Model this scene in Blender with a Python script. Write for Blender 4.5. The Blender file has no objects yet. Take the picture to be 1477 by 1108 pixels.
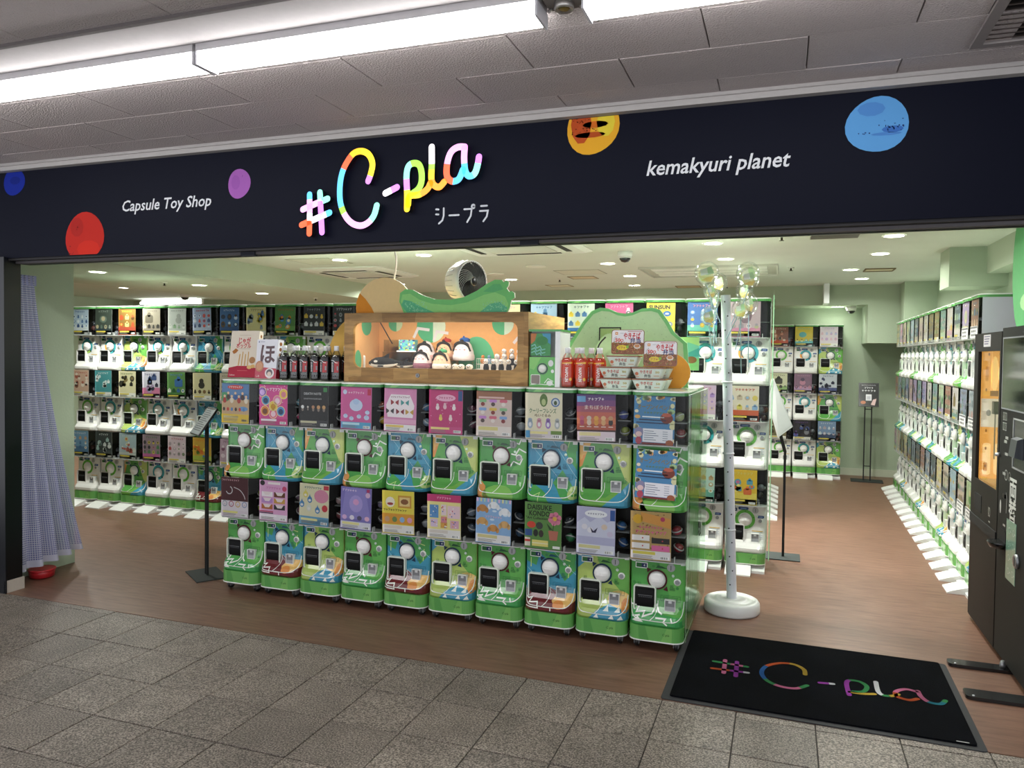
import bpy, math, random
from mathutils import Matrix, Vector
PI = math.pi
sc = bpy.context.scene
COL = sc.collection

# ------------------------------------------------------------------ camera
FPX, PITCH, ROLL, YAW, SHIFT = 1101.04, .0273, .0118, -.3414, -13.17
CAMZ = 1.5
cy_, sy_ = math.cos(YAW), math.sin(YAW)
fwd = Vector((sy_*math.cos(PITCH), cy_*math.cos(PITCH), -math.sin(PITCH)))
rgt = Vector((cy_, -sy_, 0)); upv = rgt.cross(fwd)
r_ = math.cos(ROLL)*rgt + math.sin(ROLL)*upv
u_ = -math.sin(ROLL)*rgt + math.cos(ROLL)*upv
cd = bpy.data.cameras.new('camera'); cam = bpy.data.objects.new('camera', cd); COL.objects.link(cam)
cd.sensor_fit = 'HORIZONTAL'; cd.sensor_width = 36; cd.lens = FPX/1477*36
cd.shift_y = SHIFT/1477; cd.clip_start = .05; cd.clip_end = 60
mw = Matrix((( r_.x, u_.x, -fwd.x, 0), (r_.y, u_.y, -fwd.y, 0), (r_.z, u_.z, -fwd.z, CAMZ), (0, 0, 0, 1)))
cam.matrix_world = mw
sc.camera = cam
# ------------------------------------------------------------------ world, exposure
W = bpy.data.worlds.new('world'); sc.world = W; W.use_nodes = True
W.node_tree.nodes['Background'].inputs[0].default_value = (.93, .95, 1, 1)
W.node_tree.nodes['Background'].inputs[1].default_value = 1.1
sc.view_settings.view_transform = 'Standard'; sc.view_settings.look = 'None'
sc.view_settings.exposure = 0.5; sc.view_settings.gamma = 1; sc.view_settings.use_curve_mapping = False
TUBE_STRENGTH = 12.0       # corridor fluorescent diffusers
DOWN_POWER = 19.0          # each shop downlight, watts
CASE_POWER = 1.7           # strip inside the display case

# ------------------------------------------------------------------ colour + materials
def lin(h):
    if isinstance(h, tuple): return h
    h = h.lstrip('#'); o = []
    if len(h) == 3: h = ''.join(c*2 for c in h)
    for i in (0, 2, 4):
        c = int(h[i:i+2], 16)/255
        o.append(c/12.92 if c <= .04045 else ((c+.055)/1.055)**2.4)
    return (o[0], o[1], o[2], 1)
def nodes(name):
    m = bpy.data.materials.new(name); m.use_nodes = True
    nt = m.node_tree
    return m, nt, nt.nodes, nt.links, nt.nodes['Principled BSDF']
def attr_mat(name, rough=.5, metal=0, noise=.06, nscale=40, bump=0, bscale=300, emit=0, coat=0, spec=.5):
    m, nt, N, L, b = nodes(name)
    a = N.new('ShaderNodeAttribute'); a.attribute_name = 'Col'
    tc = N.new('ShaderNodeTexCoord'); nz = N.new('ShaderNodeTexNoise')
    nz.inputs['Scale'].default_value = nscale; nz.inputs['Detail'].default_value = 4
    L.new(tc.outputs['Object'], nz.inputs['Vector'])
    mr = N.new('ShaderNodeMapRange'); mr.inputs[3].default_value = 1-noise; mr.inputs[4].default_value = 1+noise
    L.new(nz.outputs[0], mr.inputs[0])
    mx = N.new('ShaderNodeMix'); mx.data_type = 'RGBA'; mx.blend_type = 'MULTIPLY'; mx.inputs[0].default_value = 1
    L.new(a.outputs['Color'], mx.inputs[6]); L.new(mr.outputs[0], mx.inputs[7])
    L.new(mx.outputs[2], b.inputs['Base Color'])
    b.inputs['Roughness'].default_value = rough; b.inputs['Metallic'].default_value = metal
    b.inputs['Specular IOR Level'].default_value = spec
    if coat: b.inputs['Coat Weight'].default_value = coat; b.inputs['Coat Roughness'].default_value = .08
    if emit:
        L.new(mx.outputs[2], b.inputs['Emission Color']); b.inputs['Emission Strength'].default_value = emit
    if bump:
        n2 = N.new('ShaderNodeTexNoise'); n2.inputs['Scale'].default_value = bscale; n2.inputs['Detail'].default_value = 3
        L.new(tc.outputs['Object'], n2.inputs['Vector'])
        bp = N.new('ShaderNodeBump'); bp.inputs['Strength'].default_value = bump; bp.inputs['Distance'].default_value = .01
        L.new(n2.outputs[0], bp.inputs['Height']); L.new(bp.outputs[0], b.inputs['Normal'])
    return m
def clear_mat(name, tint=(1, 1, 1, 1), gloss=.1, rough=.03, edge=.5):
    m = bpy.data.materials.new(name); m.use_nodes = True; nt = m.node_tree; N = nt.nodes; L = nt.links
    for n in list(N): N.remove(n)
    out = N.new('ShaderNodeOutputMaterial'); mix = N.new('ShaderNodeMixShader')
    t = N.new('ShaderNodeBsdfTransparent'); t.inputs[0].default_value = tint
    g = N.new('ShaderNodeBsdfGlossy'); g.inputs['Roughness'].default_value = rough
    fr = N.new('ShaderNodeFresnel'); fr.inputs[0].default_value = 1.45
    ad = N.new('ShaderNodeMath'); ad.operation = 'MULTIPLY_ADD'; ad.inputs[1].default_value = edge; ad.inputs[2].default_value = gloss
    ad.use_clamp = True
    L.new(fr.outputs[0], ad.inputs[0]); L.new(ad.outputs[0], mix.inputs[0])
    L.new(t.outputs[0], mix.inputs[1]); L.new(g.outputs[0], mix.inputs[2]); L.new(mix.outputs[0], out.inputs[0])
    return m
MT = {}
MT['paper'] = attr_mat('printed_paper', .55, noise=.03)
MT['plastic'] = attr_mat('moulded_plastic', .32, noise=.03, nscale=12)
MT['gloss'] = attr_mat('glossy_print', .22, noise=.03, coat=.3)
MT['matte'] = attr_mat('matte_paint', .75, noise=.06)
MT['wall'] = attr_mat('wall_paint', .8, noise=.05, nscale=3, bump=.15, bscale=60)
MT['metal'] = attr_mat('brushed_metal', .35, metal=.8, noise=.08)
MT['fabric'] = attr_mat('plush_fabric', .95, noise=.12, nscale=90, bump=.5, bscale=250)
MT['glow'] = attr_mat('lit_sign_face', .4, emit=.85, noise=.08, nscale=30)
MT['lamp'] = attr_mat('lamp_diffuser', .4, emit=18, noise=0)
MT['tube'] = attr_mat('fluorescent_diffuser', .4, emit=TUBE_STRENGTH, noise=0)
MT['cove'] = attr_mat('cove_tube', .4, emit=9, noise=0)
MT['cabinetlit'] = attr_mat('backlit_board', .5, emit=.9, noise=.06, nscale=10)
MT['clear'] = clear_mat('clear_acrylic', (.95, .97, .96, 1), .004, .05, .4)
MT['film'] = clear_mat('clear_balloon_film', (.97, .99, .97, 1), .1, .12, .35)
MT['dark'] = attr_mat('dark_cabinet', .6, noise=.08, spec=.2)
MT['glass'] = clear_mat('cabinet_glass', (.93, .95, .94, 1), .02, .03, .35)
MT['pet'] = clear_mat('clear_bottle_plastic', (.94, .96, .95, 1), .06, .08, .6)
MT['board'] = clear_mat('acrylic_board', (.86, .95, .89, 1), .03, .08, .3)
MT['vinyl'] = attr_mat('vinyl_fascia', .6, noise=.05, nscale=4, spec=.12)

def mat_floor():
    m, nt, N, L, b = nodes('vinyl_floor')
    tc = N.new('ShaderNodeTexCoord'); mp = N.new('ShaderNodeMapping'); mp.inputs['Scale'].default_value = (2.2, 16, 1)
    n1 = N.new('ShaderNodeTexNoise'); n1.inputs['Scale'].default_value = 2.2; n1.inputs['Detail'].default_value = 8; n1.inputs['Roughness'].default_value = .65
    L.new(tc.outputs['Object'], mp.inputs[0]); L.new(mp.outputs[0], n1.inputs['Vector'])
    n2 = N.new('ShaderNodeTexNoise'); n2.inputs['Scale'].default_value = 1.1; L.new(tc.outputs['Object'], n2.inputs['Vector'])
    r = N.new('ShaderNodeValToRGB'); e = r.color_ramp.elements
    e[0].position = .3; e[0].color = lin('#6e4a3a'); e[1].position = .72; e[1].color = lin('#96705c')
    k = r.color_ramp.elements.new(.5); k.color = lin('#84604d')
    L.new(n1.outputs[0], r.inputs[0])
    mx = N.new('ShaderNodeMix'); mx.data_type = 'RGBA'; mx.blend_type = 'MULTIPLY'; mx.inputs[0].default_value = .35
    L.new(r.outputs[0], mx.inputs[6]); L.new(n2.outputs[0], mx.inputs[7])
    L.new(mx.outputs[2], b.inputs['Base Color']); b.inputs['Roughness'].default_value = .38
    return m
def mat_granite():
    m, nt, N, L, b = nodes('granite_tile')
    tc = N.new('ShaderNodeTexCoord'); oi = N.new('ShaderNodeObjectInfo')
    ad = N.new('ShaderNodeVectorMath'); ad.operation = 'MULTIPLY_ADD'; ad.inputs[1].default_value = (37, 37, 37)
    L.new(oi.outputs['Random'], ad.inputs[0]); L.new(tc.outputs['Object'], ad.inputs[2])
    v = N.new('ShaderNodeTexNoise'); v.inputs['Scale'].default_value = 150; v.inputs['Detail'].default_value = 3
    L.new(ad.outputs[0], v.inputs['Vector'])
    r = N.new('ShaderNodeValToRGB'); e = r.color_ramp.elements
    e[0].position = .36; e[0].color = lin('#4a433d'); e[1].position = .66; e[1].color = lin('#aea397')
    k = r.color_ramp.elements.new(.5); k.color = lin('#80766c')
    L.new(v.outputs[0], r.inputs[0])
    n2 = N.new('ShaderNodeTexNoise'); n2.inputs['Scale'].default_value = 6; n2.inputs['Detail'].default_value = 6
    L.new(ad.outputs[0], n2.inputs['Vector'])
    mr = N.new('ShaderNodeMapRange'); mr.inputs[1].default_value = .3; mr.inputs[2].default_value = .7; mr.inputs[3].default_value = .78; mr.inputs[4].default_value = 1.12
    L.new(n2.outputs[0], mr.inputs[0])
    mv = N.new('ShaderNodeMapRange'); mv.inputs[3].default_value = .88; mv.inputs[4].default_value = 1.08
    L.new(oi.outputs['Random'], mv.inputs[0])
    mu = N.new('ShaderNodeMath'); mu.operation = 'MULTIPLY'; L.new(mr.outputs[0], mu.inputs[0]); L.new(mv.outputs[0], mu.inputs[1])
    mx = N.new('ShaderNodeMix'); mx.data_type = 'RGBA'; mx.blend_type = 'MULTIPLY'; mx.inputs[0].default_value = 1
    L.new(r.outputs[0], mx.inputs[6]); L.new(mu.outputs[0], mx.inputs[7])
    L.new(mx.outputs[2], b.inputs['Base Color']); b.inputs['Roughness'].default_value = .55
    return m
def mat_ceiling_panel():
    m, nt, N, L, b = nodes('textured_ceiling_panel')
    tc = N.new('ShaderNodeTexCoord'); n = N.new('ShaderNodeTexNoise'); n.inputs['Scale'].default_value = 130; n.inputs['Detail'].default_value = 3
    L.new(tc.outputs['Object'], n.inputs['Vector'])
    bp = N.new('ShaderNodeBump'); bp.inputs['Strength'].default_value = .8; bp.inputs['Distance'].default_value = .012
    L.new(n.outputs[0], bp.inputs['Height']); L.new(bp.outputs[0], b.inputs['Normal'])
    oi = N.new('ShaderNodeObjectInfo'); r = N.new('ShaderNodeValToRGB')
    r.color_ramp.elements[0].color = lin('#bdb3b2'); r.color_ramp.elements[1].color = lin('#c8bebc')
    L.new(oi.outputs['Random'], r.inputs[0]); L.new(r.outputs[0], b.inputs['Base Color']); b.inputs['Roughness'].default_value = .9
    return m
def mat_wood():
    m, nt, N, L, b = nodes('wood_print')
    tc = N.new('ShaderNodeTexCoord'); mp = N.new('ShaderNodeMapping'); mp.inputs['Rotation'].default_value = (PI/2, 0, 0)
    L.new(tc.outputs['Object'], mp.inputs[0])
    br = N.new('ShaderNodeTexBrick'); br.inputs['Scale'].default_value = 1; br.inputs['Mortar Size'].default_value = 0
    br.inputs['Brick Width'].default_value = .22; br.inputs['Row Height'].default_value = .066; br.offset = .37
    br.inputs[1].default_value = lin('#8a6432'); br.inputs[2].default_value = lin('#b08a52')
    n0 = N.new('ShaderNodeTexNoise'); n0.inputs['Scale'].default_value = 9
    L.new(tc.outputs['Object'], n0.inputs['Vector'])
    vm = N.new('ShaderNodeVectorMath'); vm.operation = 'MULTIPLY_ADD'; vm.inputs[1].default_value = (.05, .05, .05)
    L.new(n0.outputs['Color'], vm.inputs[0]); L.new(mp.outputs[0], vm.inputs[2]); L.new(vm.outputs[0], br.inputs['Vector'])
    n = N.new('ShaderNodeTexNoise'); n.inputs['Scale'].default_value = 7; n.inputs['Detail'].default_value = 3
    m2 = N.new('ShaderNodeMapping'); m2.inputs['Scale'].default_value = (1, 1, 7); L.new(tc.outputs['Object'], m2.inputs[0]); L.new(m2.outputs[0], n.inputs['Vector'])
    r = N.new('ShaderNodeValToRGB'); r.color_ramp.elements[0].position = .4; r.color_ramp.elements[1].position = .6
    r.color_ramp.elements[0].color = (.78, .78, .78, 1); r.color_ramp.elements[1].color = (1.1, 1.1, 1.1, 1); L.new(n.outputs[0], r.inputs[0])
    mx = N.new('ShaderNodeMix'); mx.data_type = 'RGBA'; mx.blend_type = 'MULTIPLY'; mx.inputs[0].default_value = 1
    L.new(br.outputs[0], mx.inputs[6]); L.new(r.outputs[0], mx.inputs[7])
    L.new(mx.outputs[2], b.inputs['Base Color']); b.inputs['Roughness'].default_value = .45
    return m
def mat_curtain():
    m, nt, N, L, b = nodes('mesh_curtain')
    uv = N.new('ShaderNodeUVMap'); uv.uv_map = 'UVMap'
    sp = N.new('ShaderNodeSeparateXYZ'); L.new(uv.outputs[0], sp.inputs[0])
    def line(sock, scale):
        a = N.new('ShaderNodeMath'); a.operation = 'MULTIPLY'; a.inputs[1].default_value = scale; L.new(sock, a.inputs[0])
        f = N.new('ShaderNodeMath'); f.operation = 'FRACT'; L.new(a.outputs[0], f.inputs[0])
        g = N.new('ShaderNodeMath'); g.operation = 'LESS_THAN'; g.inputs[1].default_value = .28; L.new(f.outputs[0], g.inputs[0]); return g
    a = line(sp.outputs[0], 70); c = line(sp.outputs[1], 70)
    mx = N.new('ShaderNodeMath'); mx.operation = 'MAXIMUM'; L.new(a.outputs[0], mx.inputs[0]); L.new(c.outputs[0], mx.inputs[1])
    hem = N.new('ShaderNodeMath'); hem.operation = 'LESS_THAN'; hem.inputs[1].default_value = .045; L.new(sp.outputs[1], hem.inputs[0])
    m2 = N.new('ShaderNodeMath'); m2.operation = 'MAXIMUM'; L.new(mx.outputs[0], m2.inputs[0]); L.new(hem.outputs[0], m2.inputs[1])
    al = N.new('ShaderNodeMapRange'); al.inputs[3].default_value = .6; al.inputs[4].default_value = .82; L.new(m2.outputs[0], al.inputs[0])
    cm = N.new('ShaderNodeMix'); cm.data_type = 'RGBA'; cm.inputs[6].default_value = lin('#7678b6'); cm.inputs[7].default_value = lin('#c9cade')
    L.new(m2.outputs[0], cm.inputs[0]); L.new(cm.outputs[2], b.inputs['Base Color']); L.new(al.outputs[0], b.inputs['Alpha'])
    b.inputs['Roughness'].default_value = .35
    return m
def mat_pile():
    m, nt, N, L, b = nodes('mat_pile')
    a = N.new('ShaderNodeAttribute'); a.attribute_name = 'Col'
    tc = N.new('ShaderNodeTexCoord'); n = N.new('ShaderNodeTexNoise'); n.inputs['Scale'].default_value = 420; n.inputs['Detail'].default_value = 2
    L.new(tc.outputs['Object'], n.inputs['Vector'])
    n2 = N.new('ShaderNodeTexNoise'); n2.inputs['Scale'].default_value = 5; L.new(tc.outputs['Object'], n2.inputs['Vector'])
    mr = N.new('ShaderNodeMapRange'); mr.inputs[1].default_value = .3; mr.inputs[2].default_value = .7; mr.inputs[3].default_value = .6; mr.inputs[4].default_value = 1.35; L.new(n2.outputs[0], mr.inputs[0])
    mx = N.new('ShaderNodeMix'); mx.data_type = 'RGBA'; mx.blend_type = 'MULTIPLY'; mx.inputs[0].default_value = 1
    L.new(a.outputs['Color'], mx.inputs[6]); L.new(mr.outputs[0], mx.inputs[7]); L.new(mx.outputs[2], b.inputs['Base Color'])
    bp = N.new('ShaderNodeBump'); bp.inputs['Strength'].default_value = .9; bp.inputs['Distance'].default_value = .01
    L.new(n.outputs[0], bp.inputs['Height']); L.new(bp.outputs[0], b.inputs['Normal'])
    b.inputs['Roughness'].default_value = 1; b.inputs['Specular IOR Level'].default_value = .1
    return m
MT['floor'] = mat_floor(); MT['granite'] = mat_granite(); MT['panel'] = mat_ceiling_panel()
MT['wood'] = mat_wood(); MT['curtain'] = mat_curtain(); MT['pile'] = mat_pile()

# ------------------------------------------------------------------ mesh builder
def rrect(x0, x1, y0, y1, r, n=5):
    p = []
    for cx, cy, a0 in ((x1-r, y0+r, -90), (x1-r, y1-r, 0), (x0+r, y1-r, 90), (x0+r, y0+r, 180)):
        for i in range(n+1):
            a = math.radians(a0+90*i/n); p.append((cx+r*math.cos(a), cy+r*math.sin(a)))
    return p
def ell(cx, cy, rx, ry=None, n=16, a0=0, a1=2*PI):
    ry = rx if ry is None else ry
    full = abs(a1-a0-2*PI) < 1e-6
    return [(cx+rx*math.cos(a0+(a1-a0)*i/(n if full else n-1)), cy+ry*math.sin(a0+(a1-a0)*i/(n if full else n-1))) for i in range(n)]
def smooth_path(pts, n=4, closed=False):
    out = []; m = len(pts)
    rng = range(m if closed else m-1)
    for i in rng:
        g = (lambda k: pts[k % m]) if closed else (lambda k: pts[max(0, min(m-1, k))])
        p0, p1, p2, p3 = g(i-1), g(i), g(i+1), g(i+2)
        for j in range(n):
            t = j/n
            out.append(tuple(.5*((2*p1[k])+(-p0[k]+p2[k])*t+(2*p0[k]-5*p1[k]+4*p2[k]-p3[k])*t*t+(-p0[k]+3*p1[k]-3*p2[k]+p3[k])*t**3) for k in range(len(p1))))
    if not closed: out.append(tuple(pts[-1]))
    return out
def strip(path, w, cap=5):
    """quads (and round end caps) of a stroke of width w along a 2-D path"""
    L, R = [], []
    n = len(path)
    for i in range(n):
        a = path[max(0, i-1)]; b = path[min(n-1, i+1)]
        if 0 < i < n-1:
            d1 = (path[i][0]-a[0], path[i][1]-a[1]); d2 = (b[0]-path[i][0], b[1]-path[i][1])
            l1 = math.hypot(*d1) or 1; l2 = math.hypot(*d2) or 1
            d1 = (d1[0]/l1, d1[1]/l1); d2 = (d2[0]/l2, d2[1]/l2)
            nx, ny = -(d1[1]+d2[1]), d1[0]+d2[0]; l = math.hypot(nx, ny) or 1; nx /= l; ny /= l
            k = min(2.0, 1/max(.3, nx*-d1[1]+ny*d1[0]))
        else:
            dx, dy = b[0]-a[0], b[1]-a[1]; l = math.hypot(dx, dy) or 1; nx, ny = -dy/l, dx/l; k = 1
        L.append((path[i][0]+nx*w/2*k, path[i][1]+ny*w/2*k)); R.append((path[i][0]-nx*w/2*k, path[i][1]-ny*w/2*k))
    q = [[R[i], R[i+1], L[i+1], L[i]] for i in range(n-1)]
    if cap:
        for end in (0, 1):
            c = path[-1] if end else path[0]; o = path[-2] if end else path[1]
            a = math.atan2(c[1]-o[1], c[0]-o[0])
            q.append([(c[0]+w/2*math.cos(a-PI/2+PI*i/cap), c[1]+w/2*math.sin(a-PI/2+PI*i/cap)) for i in range(cap+1)])
    return q
def clip_half(p, ax, v, keep_gt):
    o = []
    for i in range(len(p)):
        a, b = p[i-1], p[i]
        ia = (a[ax] >= v) if keep_gt else (a[ax] <= v); ib = (b[ax] >= v) if keep_gt else (b[ax] <= v)
        if ia != ib:
            t = (v-a[ax])/(b[ax]-a[ax]); o.append((a[0]+t*(b[0]-a[0]), a[1]+t*(b[1]-a[1])))
        if ib: o.append(b)
    return o
def clip_rect(p, x0, x1, y0, y1):
    for ax, v, k in ((0, x0, True), (0, x1, False), (1, y0, True), (1, y1, False)):
        p = clip_half(p, ax, v, k)
        if len(p) < 3: return []
    return p
_tx = {}
def text_polys(body, bold=0, shear=0):
    key = (body, bold, shear)
    if key not in _tx:
        c = bpy.data.curves.new('t', 'FONT'); c.body = body; c.size = 1; c.resolution_u = 2; c.offset = bold; c.shear = shear
        c.fill_mode = 'FRONT'
        o = bpy.data.objects.new('t', c); me = o.to_mesh()
        V = [(v.co.x, v.co.y) for v in me.vertices]
        P = [[V[i] for i in f.vertices] for f in me.polygons]
        o.to_mesh_clear(); bpy.data.objects.remove(o); bpy.data.curves.remove(c)
        xs = [v[0] for v in V] or [0]; ys = [v[1] for v in V] or [0]
        _tx[key] = (P, min(xs), max(xs), min(ys), max(ys))
    return _tx[key]

class G:
    def __init__(s): s.v = []; s.f = []; s.c = []; s.m = []; s.s = []; s.uv = None; s.desat = 0
    def add(s, V, F, col, m=0, smooth=False):
        k = len(s.v); s.v += [tuple(p) for p in V]; col = lin(col)
        for f in F: s.f.append(tuple(i+k for i in f)); s.c.append(col); s.m.append(m); s.s.append(smooth)
        return s
    def face(s, P, col, m=0): return s.add(P, [tuple(range(len(P)))], col, m)
    def box(s, x0, x1, y0, y1, z0, z1, col, m=0):
        V = [(x, y, z) for z in (z0, z1) for y in (y0, y1) for x in (x0, x1)]
        return s.add(V, [(0, 2, 3, 1), (4, 5, 7, 6), (0, 1, 5, 4), (2, 6, 7, 3), (0, 4, 6, 2), (1, 3, 7, 5)], col, m)
    def prism(s, P, a0, a1, axis='z', col='#fff', m=0, side=None, smooth=False, caps=(1, 1)):
        def T(p, a): return {'z': (p[0], p[1], a), 'y': (p[0], a, p[1]), 'x': (a, p[0], p[1])}[axis]
        n = len(P); A = [T(p, a0) for p in P]; Bt = [T(p, a1) for p in P]
        if caps[0]: s.face(A[::-1], col, m)
        if caps[1]: s.face(Bt, col, m)
        s.add(A+Bt, [(i, (i+1) % n, n+(i+1) % n, n+i) for i in range(n)], side or col, m, smooth); return s
    def lathe(s, prof, c=(0, 0, 0), n=16, axis='z', col='#fff', m=0, cols=None, smooth=True, caps=(1, 1)):
        V = []; F = []
        for r, h in prof:
            for i in range(n):
                a = 2*PI*i/n; x, y = r*math.cos(a), r*math.sin(a)
                p = {'z': (x, y, h), 'y': (x, h, y), 'x': (h, x, y)}[axis]; V.append((p[0]+c[0], p[1]+c[1], p[2]+c[2]))
        k = len(s.v); s.v += V
        for j in range(len(prof)-1):
            for i in range(n):
                s.f.append((k+j*n+i, k+j*n+(i+1) % n, k+(j+1)*n+(i+1) % n, k+(j+1)*n+i))
                s.c.append(lin(cols[j] if cols else col)); s.m.append(m); s.s.append(smooth)
        for j, rev in ((0, 1), (len(prof)-1, 0)):
            if prof[j][0] > 1e-4 and caps[0 if rev else 1]:
                f = tuple(k+j*n+i for i in range(n)); s.f.append(f[::-1] if rev else f)
                s.c.append(lin(cols[min(j, len(cols)-1)] if cols else col)); s.m.append(m); s.s.append(False)
        return s
    def sphere(s, c, r, nu=14, nv=8, col='#fff', m=0):
        if not isinstance(r, tuple): r = (r, r, r)
        V = []; F = []
        for j in range(nv+1):
            t = PI*j/nv
            for i in range(nu):
                a = 2*PI*i/nu; V.append((c[0]+r[0]*math.sin(t)*math.cos(a), c[1]+r[1]*math.sin(t)*math.sin(a), c[2]+r[2]*math.cos(t)))
        for j in range(nv):
            for i in range(nu): F.append((j*nu+i, (j+1)*nu+i, (j+1)*nu+(i+1) % nu, j*nu+(i+1) % nu))
        return s.add(V, F, col, m, True)
    def tube(s, path, r, n=8, col='#fff', m=0):
        V = []; F = []; P = [Vector(p) for p in path]; L = len(P)
        for i, p in enumerate(P):
            d = (P[min(L-1, i+1)]-P[max(0, i-1)]).normalized()
            a = Vector((0, 0, 1)) if abs(d.z) < .9 else Vector((1, 0, 0))
            u = d.cross(a).normalized(); w = d.cross(u); rr = r[i] if isinstance(r, (list, tuple)) else r
            for k in range(n):
                t = 2*PI*k/n; V.append(p+rr*(math.cos(t)*u+math.sin(t)*w))
        for i in range(L-1):
            for k in range(n): F.append((i*n+k, i*n+(k+1) % n, (i+1)*n+(k+1) % n, (i+1)*n+k))
        s.add(V, F, col, m, True)
        s.add(V[:n], [tuple(range(n))[::-1]], col, m); s.add(V[-n:], [tuple(range(n))], col, m); return s
    def mesh(s, name, mats):
        if s.desat: s.c = [tuple(c[i]*(1-s.desat)+s.desat*(.3*c[0]+.6*c[1]+.1*c[2]) for i in range(3))+(1,) for c in s.c]
        me = bpy.data.meshes.new(name); me.from_pydata(s.v, [], s.f)
        for k in (mats if isinstance(mats, (list, tuple)) else [mats]): me.materials.append(MT[k])
        ca = me.color_attributes.new('Col', 'FLOAT_COLOR', 'CORNER')
        arr = []
        for f, c in zip(s.f, s.c): arr.extend(c*len(f))
        ca.data.foreach_set('color', arr)
        me.polygons.foreach_set('material_index', s.m); me.polygons.foreach_set('use_smooth', s.s)
        if s.uv:
            ul = me.uv_layers.new(name='UVMap'); a = []
            for f in s.f:
                for i in f: a.extend(s.uv[i])
            ul.data.foreach_set('uv', a)
        me.validate(); me.update(); return me

class Pr:
    """flat print: coloured shapes laid in thin layers over a surface fn(x, y, lift)"""
    def __init__(s, g, fn, m=0, dz=.0005, clip=None, cuts=None): s.g, s.fn, s.m, s.dz, s.clip, s.cuts = g, fn, m, dz, clip, cuts
    def poly(s, P, col, k=1):
        if s.clip:
            P = clip_rect(P, *s.clip)
            if len(P) < 3: return s
        cells = [P]
        if s.cuts:
            for ax, vals in enumerate(s.cuts):
                nxt = []
                for q in cells:
                    lo = min(t[ax] for t in q); hi = max(t[ax] for t in q); vs = [v for v in vals if lo < v < hi]
                    prev = q
                    for v in vs:
                        a = clip_half(prev, ax, v, False); prev = clip_half(prev, ax, v, True)
                        if len(a) > 2: nxt.append(a)
                        if len(prev) < 3: break
                    if len(prev) > 2: nxt.append(prev)
                cells = nxt
        for q in cells: s.g.face([s.fn(x, y, s.dz*k) for x, y in q], col, s.m)
        return s
    def rect(s, x0, x1, y0, y1, col, k=1): return s.poly([(x0, y0), (x1, y0), (x1, y1), (x0, y1)], col, k)
    def ell(s, cx, cy, rx, ry=None, col='#fff', k=1, n=14): return s.poly(ell(cx, cy, rx, ry, n), col, k)
    def stroke(s, path, w, col, k=1, cap=0):
        for q in strip(path, w, cap): s.poly(q, col, k)
        return s
    def ring(s, cx, cy, r0, r1, col, k=1, n=20, a0=0, a1=2*PI):
        for i in range(n):
            a = a0+(a1-a0)*i/n; b = a0+(a1-a0)*(i+1)/n
            s.poly([(cx+r*math.cos(t), cy+r*math.sin(t)) for r, t in ((r0, a), (r1, a), (r1, b), (r0, b))], col, k)
        return s
    def text(s, body, cx, cy, h, col, k=2, w=None, bold=0, shear=0, vert=False, rot=0):
        """glyphs of height h (of a capital) centred on cx, cy, squeezed to width w"""
        if vert:
            n = len(body)
            for i, ch in enumerate(body): s.text(ch, cx, cy+(n-1)/2*h*1.15-i*h*1.15, h, col, k, None, bold)
            return s
        P, x0, x1, y0, y1 = text_polys(body, bold, shear)
        sy = h/.72; sx = sy if w is None else w/max(1e-6, x1-x0)
        mx, my = (x0+x1)/2, (y0+y1)/2; c, d = math.cos(rot), math.sin(rot)
        for p in P:
            q = [((x-mx)*sx, (y-my)*sy) for x, y in p]
            s.poly([(cx+a*c-b*d, cy+a*d+b*c) for a, b in q], col, k)
        return s
def front_fn(y, x0=0, z0=0): return lambda a, b, o: (x0+a, y-o, z0+b)      # print on a face that looks to -Y
def left_fn(x, y0=0, z0=0): return lambda a, b, o: (x-o, y0-a, z0+b)       # print on a face that looks to -X (a runs to -Y)
def right_fn(x, y0=0, z0=0): return lambda a, b, o: (x+o, y0+a, z0+b)
def top_fn(z, x0=0, y0=0): return lambda a, b, o: (x0+a, y0+b, z+o)

# ------------------------------------------------------------------ objects
def obj(name, g, mats='plastic', parent=None, loc=(0, 0, 0), rot=(0, 0, 0)):
    me = g.mesh(name, mats) if isinstance(g, G) else g
    o = bpy.data.objects.new(name, me); COL.objects.link(o); o.location = loc; o.rotation_euler = rot
    if parent: o.parent = parent
    return o
def tag(o, label, cat, group=None):
    o['label'] = label; o['category'] = cat
    if group: o['group'] = group
    return o
def thing(name, label, cat, loc=(0, 0, 0), rotz=0, group=None, rot=None):
    o = bpy.data.objects.new(name, None); COL.objects.link(o); o.location = loc; o.rotation_euler = rot or (0, 0, rotz)
    o.empty_display_size = .1
    return tag(o, label, cat, group)
def struct(name, g, mats='wall', loc=(0, 0, 0)):
    o = obj(name, g, mats, None, loc); o['kind'] = 'structure'; return o
ORD = ['first', 'second', 'third', 'fourth', 'fifth', 'sixth', 'seventh', 'eighth', 'ninth', 'tenth', 'eleventh', 'twelfth', 'thirteenth',
       'fourteenth', 'fifteenth', 'sixteenth', 'seventeenth', 'eighteenth', 'nineteenth', 'twentieth', 'twenty-first', 'twenty-second', 'twenty-third']

# ================================================================== THE SETTING
GREEN = '#aab8a0'; GREEN2 = '#b8c4ae'
ZC = 2.37                      # shop ceiling
YF = 3.35                      # shop front plane
# shop floor
g = G(); g.box(-11, 2.2, 3.33, 10.9, -.12, 0, '#fff'); struct('floor', g, 'floor')
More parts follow.
